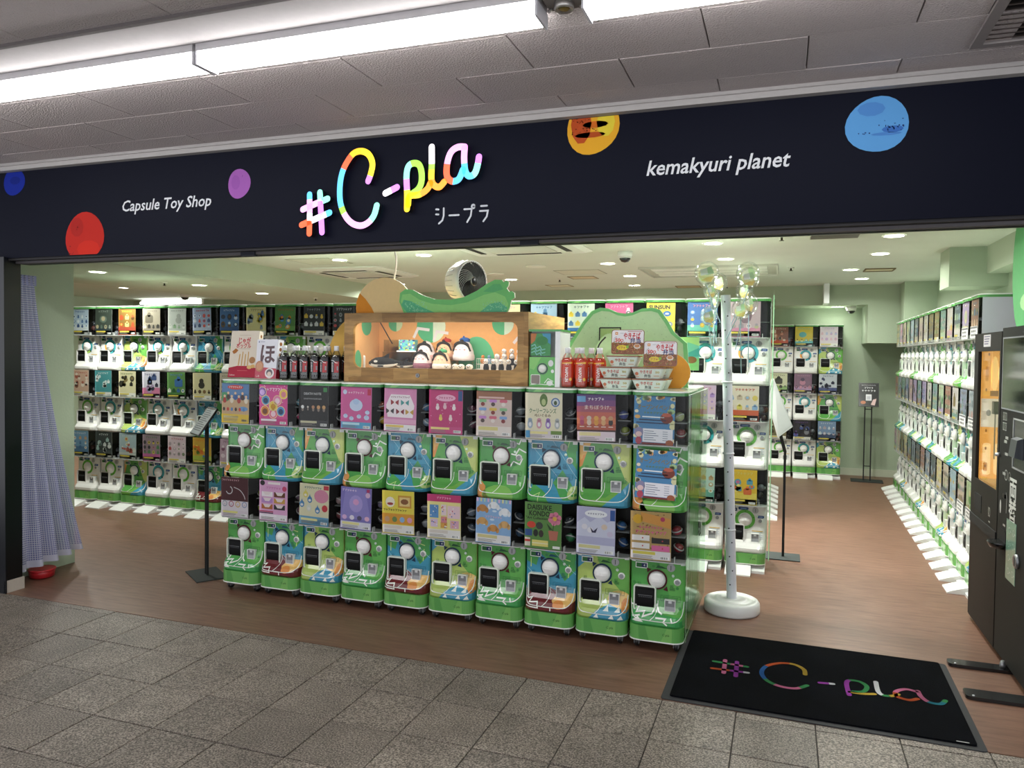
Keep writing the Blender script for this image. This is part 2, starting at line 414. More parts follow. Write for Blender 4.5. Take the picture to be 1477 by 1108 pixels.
# corridor floor: bed, then every tile on it
g = G(); g.box(-7.5, 4.2, -2.5, 3.33, -.12, -.006, '#3a3633'); fc = struct('floor_corridor', g, 'matte')
TS, TX, TY = .3101, -3.5693, 2.9639
tile_mesh = {}
def tile(cx, cy, w, d):
    k = (round(w, 4), round(d, 4))
    if k not in tile_mesh:
        g = G(); a, b, e = w/2-.0022, d/2-.0022, .0015
        P0 = [(-a, -b), (a, -b), (a, b), (-a, b)]; P1 = [(-a+e, -b+e), (a-e, -b+e), (a-e, b-e), (-a+e, b-e)]
        V = [(x, y, -.012) for x, y in P0]+[(x, y, -.0015) for x, y in P0]+[(x, y, 0) for x, y in P1]
        F = [(8, 9, 10, 11)]+[(i, (i+1) % 4, 4+(i+1) % 4, 4+i) for i in range(4)]+[(4+i, 4+(i+1) % 4, 8+(i+1) % 4, 8+i) for i in range(4)]
        g.add(V, F, '#fff'); tile_mesh[k] = g.mesh('tile', 'granite')
    o = obj('tile', tile_mesh[k], None, fc, (cx, cy, random.uniform(-.0012, .0012))); o.rotation_euler = (0, 0, random.choice((0, PI)) if abs(w-d) < 1e-3 else 0)
random.seed(3)
for i in range(-5, 18):
    for j in range(-6, 1):
        x = TX+TS*(i+.5); y = TY+TS*(j+.5)
        if y < .3 or x < -4.9 or x > 1.7: continue
        if y < 1.2 and (x < -3.2 or x > 1.0): continue
        tile(x, y, TS, TS)
    if -4.9 < TX+TS*(i+.5) < 1.7: tile(TX+TS*(i+.5), (TY+TS+3.328)/2, TS, 3.328-TY-TS)
# corridor ceiling: panels
ZO = 2.62
g = G(); g.box(-7.5, 4.2, -2.5, 3.7, ZO+.02, ZO+.1, '#9a9492'); co = struct('ceiling_corridor', g, 'matte')
pan = {}
def panel(x0, x1, y0, y1, z=ZO):
    k = (round(x1-x0, 3), round(y1-y0, 3))
    if k not in pan:
        a, b = (x1-x0)/2-.0018, (y1-y0)/2-.0018; e = .002
        g = G(); V = [(x, y, .018) for x, y in ((-a, -b), (a, -b), (a, b), (-a, b))]+[(x, y, .003) for x, y in ((-a, -b), (a, -b), (a, b), (-a, b))]+[(x, y, 0) for x, y in ((-a+e, -b+e), (a-e, -b+e), (a-e, b-e), (-a+e, b-e))]
        g.add(V, [(8, 11, 10, 9)]+[(i, 4+i, 4+(i+1) % 4, (i+1) % 4) for i in range(4)]+[(4+i, 8+i, 8+(i+1) % 4, 4+(i+1) % 4) for i in range(4)], '#fff')
        pan[k] = g.mesh('ceiling_panel', 'panel')
    obj('ceiling_panel', pan[k], None, co, ((x0+x1)/2, (y0+y1)/2, z+random.uniform(-.001, .001)))
rows = [(3.205, 3.47), (2.88, 3.205), (2.548, 2.88), (2.42, 2.548)]
for r, (y0, y1) in enumerate(rows):
    off = -.61+(.335 if r % 2 == 0 else 0)
    for k in range(-7, 4):
        x0 = off+.67*k; x1 = x0+.67
        if r == 2 and x0 > .3: x1 = .605 if x0 < .605 else x1
        if r in (1, 2) and x1 > .62 and x0 >= .39: continue
        panel(x0, x1, y0, y1)
for r, (y0, y1) in enumerate([(1.72, 2.05), (1.39, 1.72), (1.06, 1.39), (.73, 1.06), (.4, .73)]):
    off = -.61+(.335 if r % 2 else 0)
    for k in range(-6, 4): panel(off+.67*k, off+.67*k+.67, y0, y1)
# smooth light trough between the panel fields
g = G(); g.box(-7.4, 4.2, 2.06, 2.42, ZO+.012, ZO+.03, '#a9a3a2'); g.box(-7.4, 4.2, 2.045, 2.062, ZO-.012, ZO+.02, '#6d6665')
g.box(-7.4, 4.2, 2.07, 2.076, ZO-.002, ZO+.014, '#8a8382')
struct('trim_1', g, 'matte')
# white cornice strip above the fascia
g = G(); g.prism([(3.475, ZO+.02), (3.4, ZO), (3.31, ZO-.035), (3.31, ZO-.06), (3.36, ZO-.06), (3.36, ZO+.02)], -7.4, 4.2, 'x', '#aaa6a4'); struct('trim_2', g, 'matte')
# fascia board
g = G(); g.box(-7.4, 4.2, YF, 3.45, 2.045, 2.575, '#05081a')
P = Pr(g, front_fn(YF), 0, .0006, clip=(-7.4, 4.2, 2.047, 2.558))
def planet(cx, cz, rx, rz, col, spots, tilt=0, n=26):
    pts = []
    for i in range(n):
        a = 2*PI*i/n; k = 1+.03*math.sin(2*a+tilt)+.025*math.cos(3*a+tilt*2); pts.append((cx+rx*k*math.cos(a), cz+rz*k*math.sin(a)))
    P.poly(pts, col, 1)
    for sx, sz, sr, srz, c in spots: P.ell(cx+sx*rx, cz+sz*rz, sr*rx, srz*rz, c, 2, 10)
rnd = random.Random(5)
def specks(x, z, sx, sz, n, c): return [(x+rnd.uniform(-sx, sx), z+rnd.uniform(-sz, sz), rnd.uniform(.012, .035), rnd.uniform(.012, .028), c) for _ in range(n)]
planet(-4.385, 2.50, .088, .08, '#10268c', [(.1, .1, .5, .3, '#0c1f78')])
planet(-3.825, 2.15, .145, .142, '#b3261d', [(.2, -.5, .6, .35, '#c22a1c'), (-.4, .4, .35, .4, '#a3221d')]+specks(-.4, .35, .1, .1, 4, '#5c1512')+specks(-.7, -.55, .12, .2, 9, '#7a1a18'), .6)
planet(-2.738, 2.386, .072, .078, '#9a5aa8', [(-.3, .1, .4, .5, '#9052a0')]+specks(.25, .5, .1, .06, 3, '#47215c'))
planet(-.822, 2.52, .118, .128, '#d9a028', [(-.45, .1, .4, .7, '#b0491f'), (.5, .1, .35, .5, '#d8c33a'), (.1, .05, .5, .12, '#c4641f'), (-.1, -.3, .6, .1, '#a8481c')]+specks(-.5, -.05, .35, .4, 24, '#40170f')+specks(-.1, -.2, .4, .2, 14, '#5a2412'), .3)
planet(.33, 2.425, .112, .112, '#5a9ad4', [(-.2, .55, .45, .25, '#4e86c8'), (.5, -.2, .35, .12, '#3a6cb8'), (.3, -.35, .5, .06, '#4a80c4')]+specks(.45, -.05, .4, .2, 20, '#1c2d66')+specks(-.35, -.3, .25, .04, 6, '#1c2d66'), 1.2)
P.text('Capsule Toy Shop', -3.23, 2.30, .062, '#d8dade', 2, w=.62, bold=.012, shear=.22)
P.text('kemakyuri planet', -.284, 2.305, .066, '#d8dade', 2, w=.59, bold=.014, shear=.22)
def kana(strokes, x):
    for st in strokes: P.stroke([(x+a*.045, 2.122+b*.072) for a, b in st], .0085, '#c9ccd2', 2, 3)
kana([[(.0, .95), (.3, .93)], [(.0, .62), (.3, .6)], [(.9, 1), (.9, .5), (.75, .2), (.35, 0)]], -1.587)
kana([[(0, .5), (1.1, .5)]], -1.517)
kana([[(0, .85), (.85, .85), (.75, .4), (.35, 0)], [(1.02+.17*math.cos(t*PI/4), 1+.12*math.sin(t*PI/4)) for t in range(9)]], -1.44)
kana([[(.12, 1), (.8, 1)], [(0, .68), (.9, .68), (.78, .3), (.4, 0)]], -1.36)
struct('trim_3', g, 'vinyl')
# shutter rail behind the fascia, with the two dark clips
g = G(); g.box(-4.45, 4.2, 3.405, 3.475, 2.018, 2.045, '#5e5a5c'); g.box(-4.45, 4.2, 3.45, 3.5, 2.018, 2.4, '#6f7a6c')
g.box(-4.45, 4.2, 3.36, 3.405, 2.032, 2.046, '#211f22')
rr = random.Random(8); x = -4.4
for cx in (-2.72, -1.13): g.box(cx-.045, cx+.045, 3.395, 3.42, 2.01, 2.05, '#161a26')
g.box(.1, .29, 3.48, 3.6, 2.016, 2.05, '#9a9a88')
struct('trim_4', g, 'matte')
# post on the left
g = G(); g.box(-5.4, -4.452, YF-.02, 3.44, 0, 2.05, '#0b0e14'); g.box(-5.4, -4.44, YF-.028, YF-.02, 0, 2.05, '#0e1119')
post = struct('wall_post', g, 'plastic')
g = G(); g.box(-4.453, -4.447, YF-.028, 3.45, 0, .075, '#c9bfb4'); struct('baseboard_post', g, 'matte')
# walls
g = G(); g.box(-4.77, -4.67, 3.44, 4.0, 0, ZC, GREEN); struct('wall_left', g)
g = G(); g.box(-11.2, -11, 3.3, 10.85, 0, 2.6, GREEN); struct('wall_far_left', g)
g = G(); g.box(-11, -4.77, 3.4, 3.44, 0, 2.6, GREEN); struct('wall_front_left', g)
g = G(); g.box(-11.2, 2.2, 10.65, 10.85, 0, 2.6, GREEN); struct('wall_back', g)
g = G(); g.box(1.6, 1.8, 3.45, 10.65, 0, 2.6, GREEN); struct('wall_right', g)
g = G(); g.box(1.55, 4.2, 3.36, 3.46, 0, 2.05, '#14161d'); struct('wall_front_right', g)
g = G(); g.box(.7, 1.6, 10.635, 10.65, 0, .09, '#c3c8b4'); struct('baseboard_back', g, 'matte')
# shop ceiling, dropped soffits and boxed beams
g = G(); g.box(-11, 1.6, 3.5, 10.65, ZC, ZC+.12, '#d0d7c8'); struct('ceiling', g)
g = G(); g.box(-6.87, -5.03, 3.45, 10.65, 2.18, ZC, GREEN2); struct('trim_5', g)
g = G(); g.box(-5.03, .93, 9.95, 10.65, 2.135, ZC, GREEN); struct('trim_6', g)
g = G(); g.box(.93, 1.6, 9.95, 10.65, 1.68, ZC, GREEN); struct('trim_7', g)
g = G(); g.box(1.2, 1.6, 6.75, 7.12, 2.065, ZC, GREEN); struct('trim_8', g)
g = G(); g.box(1.455, 1.6, 3.5, 6.75, 2.16, ZC, GREEN2); struct('trim_9', g)
g = G(); g.box(1.27, 1.6, 9.6, 9.95, 1.75, ZC, GREEN); struct('trim_10', g)

# ------------------------------------------------------------------ corridor strip lights and vent
def strip_light(x0, x1, label):
    t = thing('strip_light', label, 'ceiling light', ((x0+x1)/2, 2.35, ZO-.06), group='corridor strip lights')
    h = (x1-x0)/2
    g = G(); g.box(-h, h, -.06, .06, .045, .072, '#c9c6c8'); obj('housing', g, 'matte', t)
    g = G(); g.prism([(-.056, .045), (-.056, .012), (-.04, 0), (.04, 0), (.056, .012), (.056, .045)], -h+.008, h-.008, 'x', '#ffffff'); obj('diffuser', g, 'tube', t)
    for s in (-1, 1):
        g = G(); g.box(s*h-.004, s*h+.004, -.058, .058, -.002, .046, '#dfdde2'); obj('end_cap', g, 'plastic', t)
strip_light(-3.36, -2.085, 'long white strip light at the left edge of the corridor ceiling')
strip_light(-2.07, -.75, 'long white strip light above the illuminated shop sign')
strip_light(-.6, .72, 'corridor strip light beyond the emergency lamp, mostly out of frame')
strip_light(-4.65, -3.375, 'corridor strip light left of the frame edge over the black post')
t = thing('emergency_lamp', 'small round emergency lamp between two corridor strip lights', 'lamp', (-.675, 2.35, ZO-.028))
g = G(); g.box(-.06, .06, -.05, .05, .02, .04, '#8b8480'); obj('plate', g, 'matte', t)
g = G(); g.lathe([(.03, .02), (.032, .0), (.026, -.006), (.022, .004)], n=18, col='#d0cdc8'); obj('ring', g, 'metal', t)
g = G(); g.sphere((0, 0, .004), (.02, .02, .012), col='#8a7434'); obj('bulb', g, 'gloss', t)
for s in (-1, 1): obj('clip', G().tube([(s*.045, .02, .012), (s*.062, .035, .012)], .004, 6, '#d8d4d0'), 'metal', t)
t = thing('air_vent', 'dark louvred air vent in the corridor ceiling at upper right', 'vent', (.98, 2.82, ZO-.005))
g = G()
for a, b, c, d in ((-.375, .375, -.335, -.3), (-.375, .375, .3, .335), (-.375, -.34, -.3, .3), (.34, .375, -.3, .3)): g.box(a, b, c, d, -.004, .014, '#8f8886')
obj('frame', g, 'matte', t)
g = G(); g.box(-.34, .34, -.3, .3, .018, .022, '#26211f'); obj('backing', g, 'matte', t)
for i in range(15):
    g = G(); y = -.28+i*.04; g.prism([(y-.012, .0), (y-.008, .0), (y+.014, .014), (y+.01, .014)], -.34, .34, 'x', '#6d625c'); obj('slat', g, 'matte', t)

# ------------------------------------------------------------------ illuminated sign letters, standing off the fascia
SGN = thing('shop_sign', 'glowing multicoloured hash C-pla logo letters standing off the navy fascia', 'sign', (-1.9, YF, 2.09))
def letter(path, segs, w=.0315):
    """path = (x, z) points on the fascia, segs = list of (fraction end, colour): front face glows, dark returns"""
    pts = smooth_path(path, 6)
    L = [0]
    for a, b in zip(pts, pts[1:]): L.append(L[-1]+math.hypot(a[0]-b[0], a[1]-b[1]))
    g = G(); n = len(pts); qs = strip(pts, w, 0)
    y0, y1 = YF-.034, YF-.008
    def c_at(f):
        for e, c in segs:
            if f <= e: return c
        return segs[-1][1]
    for i, q in enumerate(qs):
        c = c_at((L[i]+L[i+1])/2/L[-1]); g.face([(x, y0, z) for x, z in q], c, 0)
        g.face([(q[0][0], y0, q[0][1]), (q[1][0], y0, q[1][1]), (q[1][0], y1, q[1][1]), (q[0][0], y1, q[0][1])], '#1a1c24', 1)
        g.face([(q[3][0], y0, q[3][1]), (q[2][0], y0, q[2][1]), (q[2][0], y1, q[2][1]), (q[3][0], y1, q[3][1])], '#1a1c24', 1)
    for end, c in ((0, segs[0][1]), (1, segs[-1][1])):
        q = strip(pts, w, 6)[-1 if end else -2]
        g.face([(x, y0, z) for x, z in q], c, 0)
        for a, b in zip(q, q[1:]): g.face([(a[0], y0, a[1]), (b[0], y0, b[1]), (b[0], y1, b[1]), (a[0], y1, a[1])], '#1a1c24', 1)
    for v in range(len(g.v)): g.v[v] = (g.v[v][0]+1.9, g.v[v][1]-YF, g.v[v][2]-2.09)
    return g
PK, BL, OR, YE, LM, MN, WH, RD, LV = '#f0a0e6', '#4fb0f0', '#ff9020', '#ffd91e', '#90e040', '#84eed0', '#fff4fa', '#ff5a30', '#d07aee'
for nm, path, segs in (
    ('letter', [(-2.277, 2.295), (-2.276, 2.2), (-2.278, 2.099)], [(.1, BL), (.45, PK), (.68, WH), (1, RD)]),
    ('letter', [(-2.216, 2.302), (-2.21, 2.205), (-2.203, 2.102)], [(.2, MN), (1, LV)]),
    ('letter', [(-2.317, 2.222), (-2.244, 2.246), (-2.171, 2.268)], [(.75, PK), (1, MN)]),
    ('letter', [(-2.324, 2.144), (-2.238, 2.172), (-2.159, 2.198)], [(.35, RD), (.85, WH), (1, BL)]),
    ('letter', [(-1.94, 2.341), (-1.924, 2.381), (-1.917, 2.427), (-1.938, 2.47), (-1.978, 2.49), (-2.023, 2.482), (-2.061, 2.441), (-2.087, 2.392), (-2.1, 2.326), (-2.097, 2.246), (-2.071, 2.182), (-2.03, 2.14), (-1.98, 2.125), (-1.936, 2.14), (-1.906, 2.173), (-1.891, 2.219)],
     [(.03, LV), (.23, YE), (.3, '#ffb018'), (.4, RD), (.63, BL), (.68, LM), (.9, PK), (1, MN)]),
    ('letter', [(-1.844, 2.276), (-1.781, 2.301)], [(.5, WH), (1, LV)]),
    ('letter', [(-1.726, 2.194), (-1.726, 2.272), (-1.73, 2.349), (-1.721, 2.395), (-1.696, 2.41), (-1.665, 2.402), (-1.65, 2.366), (-1.65, 2.317), (-1.667, 2.285), (-1.701, 2.264)],
     [(.2, YE), (.32, LV), (.52, MN), (.62, LM), (1, LM)]),
    ('letter', [(-1.72, 2.214), (-1.712, 2.254), (-1.662, 2.259), (-1.62, 2.281), (-1.602, 2.31)], [(.2, YE), (.6, YE), (1, OR)]),
    ('letter', [(-1.597, 2.48), (-1.596, 2.4), (-1.597, 2.328), (-1.582, 2.298), (-1.555, 2.289), (-1.53, 2.311)], [(.33, WH), (.45, LM), (.6, YE), (1, OR)]),
    ('letter', [(-1.427, 2.467), (-1.464, 2.468), (-1.497, 2.447), (-1.516, 2.394), (-1.516, 2.338), (-1.491, 2.312), (-1.456, 2.319), (-1.434, 2.362)], [(.42, PK), (.75, RD), (1, BL)]),
    ('letter', [(-1.427, 2.465), (-1.429, 2.411), (-1.422, 2.354), (-1.403, 2.33), (-1.375, 2.34), (-1.36, 2.38), (-1.354, 2.415)], [(.3, PK), (.65, BL), (.88, MN), (1, LV)])):
    obj(nm, letter(path, segs), ['glow', 'plastic'], SGN)

# ================================================================== CAPSULE MACHINES
MW, TH, BZ = .284, .585, .13       # width, tier height, base height
DEEP = .43
PROF = [(0, .012), (.012, 0), (.034, 0), (.05, .014), (.064, .034), (.09, .054), (.13, .064), (.33, .068)]
def yprof(z):
    for (z0, a), (z1, b) in zip(PROF, PROF[1:]):
        if z <= z1: return a+(b-a)*max(0, (z-z0)/(z1-z0))
    return PROF[-1][1]
def pfn(x, z, o):
    y = yprof(z); t = max(0, (abs(x)-.085)/.053); t = min(1, t); k = 1-math.sqrt(max(0, 1-t*t))
    return (x, y+(.078-y)*k-o*1.0, z+o*.15*(z < .06))
PCUT = ([-.13, -.118, -.1, -.085, .085, .1, .118, .13], [.012, .034, .05, .064, .09, .13])
HX, PZ = .138, .33
def fx(f): return (f-.5)*2*HX
def panel_art(kind):
    g = G(); P = Pr(g, pfn, 0, .0006, clip=(-HX, HX, 0, PZ), cuts=PCUT)
    base = {'A': '#3f9a3f', 'B': '#2f93b4', 'C': '#6aae3c', 'a': '#45a040', 'b': '#2e93b2', 'c': '#a9c257', 'W': '#e6e6e2'}[kind[0]]
    P.rect(-HX, HX, 0, PZ, base, 0)
    z, b = .33, -HX
    wl = '#eef4ea'
    if kind[0] == 'A':
        P.poly([(-.02, 0), (.138, 0), (.138, .33), (.05, .33), (.09, .2), (.03, .1)], '#55ac45', 1)
        P.poly([(-.138, .0), (-.05, 0), (-.08, .06), (-.138, .1)], '#dd9440', 2)
        P.poly(ell(.0, .02, .09, .05), '#7cc04e', 2)
        for pth in ([(.03, .27), (.06, .28), (.05, .31), (.10, .295), (.115, .33)], [(.055, .24), (.08, .235), (.1, .27), (.138, .25)], [(.05, .17), (.068, .2), (.105, .185), (.118, .215), (.085, .225)]): P.stroke(pth, .007, wl, 3)
    elif kind[0] == 'B':
        P.poly([(.06, .33), (.138, .33), (.138, .17), (.09, .24)], '#3da24a', 1)
        P.poly([(-.138, .33), (-.138, .15), (-.085, .21), (-.1, .33)], '#2a88ab', 1)
        P.poly([(-.138, 0), (-.138, .11), (-.02, .05), (.0, 0)], '#46a848', 1)
        P.poly([(.01, .1), (.06, .17), (.138, .06), (.138, .02), (.08, .02)], '#3f9f49', 1)
        P.poly(ell(.13, .055, .03, .035), '#b9d27c', 2)
        for pth in ([(-.13, .31), (.1, .06)], [(.0, .33), (.138, .13)], [(-.138, .13), (-.05, .25)]): P.stroke(pth, .0018, '#a5d7e2', 2)
        for pth in ([(-.138, .17), (-.1, .18), (-.07, .155)], [(-.138, .15), (-.1, .16), (-.075, .14)], [(.1, .33), (.09, .3), (.08, .27)], [(-.06, .0), (-.05, .05), (-.09, .03)]): P.stroke(pth, .004, '#b4e07a', 3)
    elif kind[0] == 'C':
        P.poly([(-.138, .33), (-.07, .33), (-.1, .26), (-.138, .22)], '#e0ac4c', 2)
        P.poly([(-.138, .25), (-.1, .26), (-.12, .2), (-.138, .19)], '#dd8c34', 2)
        P.poly([(-.1, .33), (.03, .33), (.12, .13), (.02, .05), (-.138, .02), (-.138, .2)], '#4fa23e', 1)
        P.poly([(.03, .33), (.138, .33), (.138, .12), (.11, .14)], '#bccb62', 2)
        P.poly([(.0, 0), (.138, 0), (.138, .13), (.09, .08)], '#3597b8', 2)
    elif kind[0] == 'a':
        P.poly([(.0, .33), (.138, .33), (.138, .0), (.02, .0), (.06, .15)], '#58ae45', 1)
        P.poly([(-.138, 0), (.138, 0), (.138, .05), (-.138, .075)], '#3ba552', 2)
        for c, d in ((-.11, .29), (-.12, .2), (-.02, .12), (.1, .19), (.115, .09), (.0, .3), (.06, .11)): P.ell(c, d, .008, .008, '#348a38', 2, 8)
        for pth in ([(-.138, .09), (-.09, .085), (-.1, .06), (-.06, .065), (-.065, .045), (-.02, .06), (.0, .1), (.012, .07), (.03, .06)], [(-.12, .04), (-.08, .05)], [(-.0, .045), (.05, .045), (.04, .03), (.06, .015)], [(.075, .05), (.085, .03)]): P.stroke(pth, .007, wl, 3)
        P.poly([(-.12, .02), (-.09, .045), (-.06, .02)], wl, 3)
    elif kind[0] == 'b':
        P.poly([(-.138, .33), (.138, .33), (.138, .22), (.08, .16), (.04, .22), (-.06, .3), (-.08, .23), (-.138, .25)], '#3ea04a', 1)
        P.poly(ell(.0, .34, .06, .035), '#2e93b2', 2)
        P.poly([(-.138, 0), (.138, 0), (.138, .06), (.06, .1), (-.0, .12), (-.138, .1)], '#6d2026', 2)
        P.poly([(.02, .06), (.06, .105), (.138, .1), (.138, .06), (.1, .035), (.04, .04)], '#e8b95a', 3)
        P.poly(ell(.06, .045, .03, .02), '#df8a30', 4)
        for pth in ([(-.138, .07), (-.11, .06), (-.09, .065), (-.1, .045), (-.055, .05), (-.05, .02), (-.12, .025)], [(-.02, .03), (.02, .03), (.02, .01)]): P.stroke(pth, .006, wl, 4)
        for pth in ([(.0, .33), (.138, .2)], [(-.138, .22), (.05, .07)], [(-.06, .16), (.1, .06)]): P.stroke(pth, .0018, '#9fd3dd', 2)
        for pth in ([(-.11, .27), (-.11, .22)], [(.09, .3), (.07, .28), (.11, .27)], [(.105, .25), (.1, .18)]): P.stroke(pth, .005, '#bfe27a', 3)
    elif kind[0] == 'c':
        P.poly([(-.138, .33), (-.04, .33), (-.138, .24)], '#3a97b6', 1)
        P.poly([(-.04, .33), (.138, .33), (.138, .1), (.04, .2), (-.02, .28)], '#62ad42', 1)
        P.poly(ell(.09, .1, .06, .045), '#e9c15e', 2); P.poly(ell(.125, .075, .02, .035), '#de8d33', 3)
        P.poly([(-.06, 0), (.138, 0), (.138, .05), (.04, .075), (-.02, .045)], '#3a9abb', 3)
        for tx, tz in ((-.02, .012), (.03, .05), (.06, .015), (.09, .05), (.105, .012), (.015, .08)): P.poly([(tx-.015, tz-.004), (tx+.015, tz-.004), (tx+.006, tz+.02)], wl, 4)
        for c, d in ((.08, .26), (.1, .22), (.07, .19), (.03, .3)): P.ell(c, d, .007, .007, '#48963a', 2, 8)
    else:       # white machine
        P.rect(-.125, -.06, .145, .15, '#c2d8e6', 2); P.text('capsule', -.105, .152, .007, '#c8473f', 3, w=.04)
        P.rect(-.13, -.088, .185, .205, '#dfe6ea', 2)
        P.rect(.045, .118, .145, .151, '#d9b24a', 2)
        for i in range(5): P.rect(.045, .115-.01*(i % 2), .138-i*.008, .1405-i*.008, '#9fb4c9', 2)
        P.poly(rrect(-.05, .02, .292, .312, .009, 3), '#1d3f7c', 2); P.rect(-.035, .005, .299, .304, '#7fa6d8', 3)
        P.poly(rrect(.08, .124, .24, .258, .006, 3), '#22448c', 2); P.rect(.09, .115, .247, .251, '#a7bfe0', 3)
        P.rect(-.105, -.07, .305, .325, '#2d3d63', 2); P.rect(-.095, -.08, .312, .318, '#6c7ea5', 3)
        P.stroke([(-.138, .025), (-.1, .018), (.1, .018), (.138, .025)], .003, '#cfcfca', 2)
    if kind[0] != 'W':
        P.stroke(smooth_path([(-.136, .115), (-.13, .075), (-.12, .05), (-.09, .034), (0, .03), (.09, .034), (.12, .05), (.13, .075), (.134, .125)], 3), .0042, wl, 5)
        P.stroke(smooth_path([(-.03, .03), (-.008, .05), (.004, .08), (.004, .12)], 3), .0032, wl, 5)
        dk = '#1d5a32' if kind[0] in 'ACac' else '#12546c'
        P.text('01', fx(.42), .292, .012, dk, 6); P.text('02', fx(.76), .198, .013, dk, 6); P.text('03', fx(.16), .198, .013, dk, 6)
        for i in range(3): P.rect(fx(.72), fx(.82), .187-i*.005, .189-i*.005, dk, 6)
        P.rect(fx(.11), fx(.22), .185, .187, dk, 6)
        for a, c, d, e in ((fx(.56), fx(.92), .148, .1495), (fx(.56), fx(.92), .120, .1215), (fx(.56), fx(.565), .12, .149), (fx(.915), fx(.92), .12, .149)): P.rect(a, c, d, e, dk, 6)
        for i in range(3): P.rect(fx(.6), fx(.88), .126+i*.007, .128+i*.007, dk, 6)
        P.poly([(fx(.46)+.0*1, .285), (fx(.5), .298), (fx(.58), .295), (fx(.68), .284)], dk, 6)
    # green / blue display
    P.rect(fx(.085), fx(.31), .277, .307, '#e8efe8', 7); P.rect(fx(.1), fx(.295), .281, .303, '#122a5c', 8); P.rect(fx(.1), fx(.2), .281, .303, '#1d6a2e', 9)
    P.text('4', fx(.25), .292, .013, '#e8eef4', 9)
    # corner brackets
    P.rect(-.138, -.115, .308, .33, '#e2e4e0', 7); P.rect(.115, .138, .308, .33, '#e2e4e0', 7)
    # sides and underside of the panel shell
    for s in (-1, 1):
        zs = [0, .012, .034, .05, .064, .09, .13, .33]
        pl = [pfn(s*HX, z, 0)[1:] for z in zs]+[(.2, .33), (.2, 0)]
        g.prism(pl, s*HX-.0005, s*HX+.0005, 'x', base if kind[0] != 'W' else '#dfe0de')
    g.desat = .12
    return g.mesh('front_panel', 'gloss')
PANEL = {k: panel_art(k) for k in ('A', 'B', 'C', 'a', 'b', 'c', 'W')}
def plan_round(y0, y1, r=.05, hw=.14, n=6): # plan outline, rounded at the front
    return [(-hw, y1)]+[(-hw+r-r*math.cos(PI/2*i/n), y0+r-r*math.sin(PI/2*i/n)) for i in range(n+1)]+[(hw-r+r*math.sin(PI/2*i/n), y0+r-r*math.cos(PI/2*i/n)) for i in range(n+1)]+[(hw, y1)]
def body_mesh(col, tri=False):
    g = G(); g.box(-.14, .14, .2, DEEP, 0, TH, col); g.box(-.1365, .1365, .079, .2, .0, .3295, col)
    g.box(-.1395, .1395, .185, .2, .33, TH, '#120e0d'); g.box(-.1395, .1395, .085, .2, .33, .336, '#2a2726')
    g.box(-.0015, .0015, .05, .185, .336, .46, '#1a1716')
    g.box(.06, .13, .1, .185, .44, .446, '#8d8f90')
    if tri:
        P = Pr(g, right_fn(.14), 0, .0006)
        for (a, b, s) in ((.24, .08, .05), (.3, .15, .05), (.25, .24, .05), (.35, .3, .06), (.33, .05, .05), (.39, .2, .04), (.3, .42, .05), (.38, .48, .04)):
            P.poly([(a-s*.45, b), (a+s*.4, b+.02), (a+s*.1, b+s*1.4)], '#d8e4d4', 1)
        P = Pr(g, right_fn(.1365), 0, .0006)
        for (a, b, s) in ((.12, .12, .05), (.15, .22, .05), (.11, .03, .04)): P.poly([(a-s*.45, b), (a+s*.4, b+.02), (a+s*.1, b+s*1.4)], '#d8e4d4', 1)
    return g.mesh('body', 'plastic')
BODY = {'G': body_mesh('#58a64c'), 'GT': body_mesh('#58a64c', True), 'W': body_mesh('#d3d4d8')}
def window_mesh():
    g = G(); pl = plan_round(.004, .198, .03, .1395, 5); n = len(pl)
    V = [(x, y, z) for z in (.334, TH-.001) for x, y in pl]
    g.add(V, [(i, i+1, n+i+1, n+i) for i in range(n-1)], '#fff', 0, True)
    return g.mesh('display_window', 'clear')
WINDOW = window_mesh()
def rail_mesh():
    g = G(); pl = plan_round(.001, .2, .032, .1405, 5)
    g.prism(pl, .33, .3345, 'z', '#b9bab8'); g.box(.088, .092, .006, .03, .335, .36, '#c6c7c4'); return g.mesh('window_rail', 'plastic')
RAIL = rail_mesh()
def lid_mesh(c):
    g = G(); pl = plan_round(-.004, DEEP, .05, .1415); g.prism(pl, TH, TH+.016, 'z', c); g.prism(plan_round(-.006, DEEP, .05, .142), TH+.016, TH+.022, 'z', '#eef2ea')
    g.prism(plan_round(.002, DEEP-.001, .04, .138), TH+.0221, TH+.0235, 'z', '#dbe6d6')
    P = Pr(g, front_fn(-.004), 0, .0006); P.poly([(-.09, TH+.002), (-.05, TH+.002), (-.02, TH+.015), (-.07, TH+.015)], '#6ab455', 1); P.text('C-pla', .05, TH+.008, .006, '#1d4a24', 2, shear=.2)
    g.desat = .15
    return g.mesh('lid', 'gloss')
LID = {'G': lid_mesh('#3f9446'), 'W': lid_mesh('#4f9e4c')}
def base_mesh(floor_feet):
    g = G(); pl = plan_round(.0, DEEP-.01, .055, .138); g.prism(pl, -.07, 0, 'z', '#5cab48'); g.prism(plan_round(-.002, DEEP-.01, .055, .139), -.076, -.07, 'z', '#eef2ea')
    P = Pr(g, front_fn(0), 0, .0006); P.poly([(-.08, -.07), (-.03, -.07), (-.05, 0), (-.085, 0)], '#4a9c3e', 1); P.poly([(.03, -.07), (.085, -.07), (.085, 0), (.06, 0)], '#6fb84e', 1); P.text('C-pla', .055, -.035, .012, '#1d4a24', 2, shear=.25)
    g.desat = .15
    return g.mesh('base', 'gloss')
BASE = base_mesh(False)
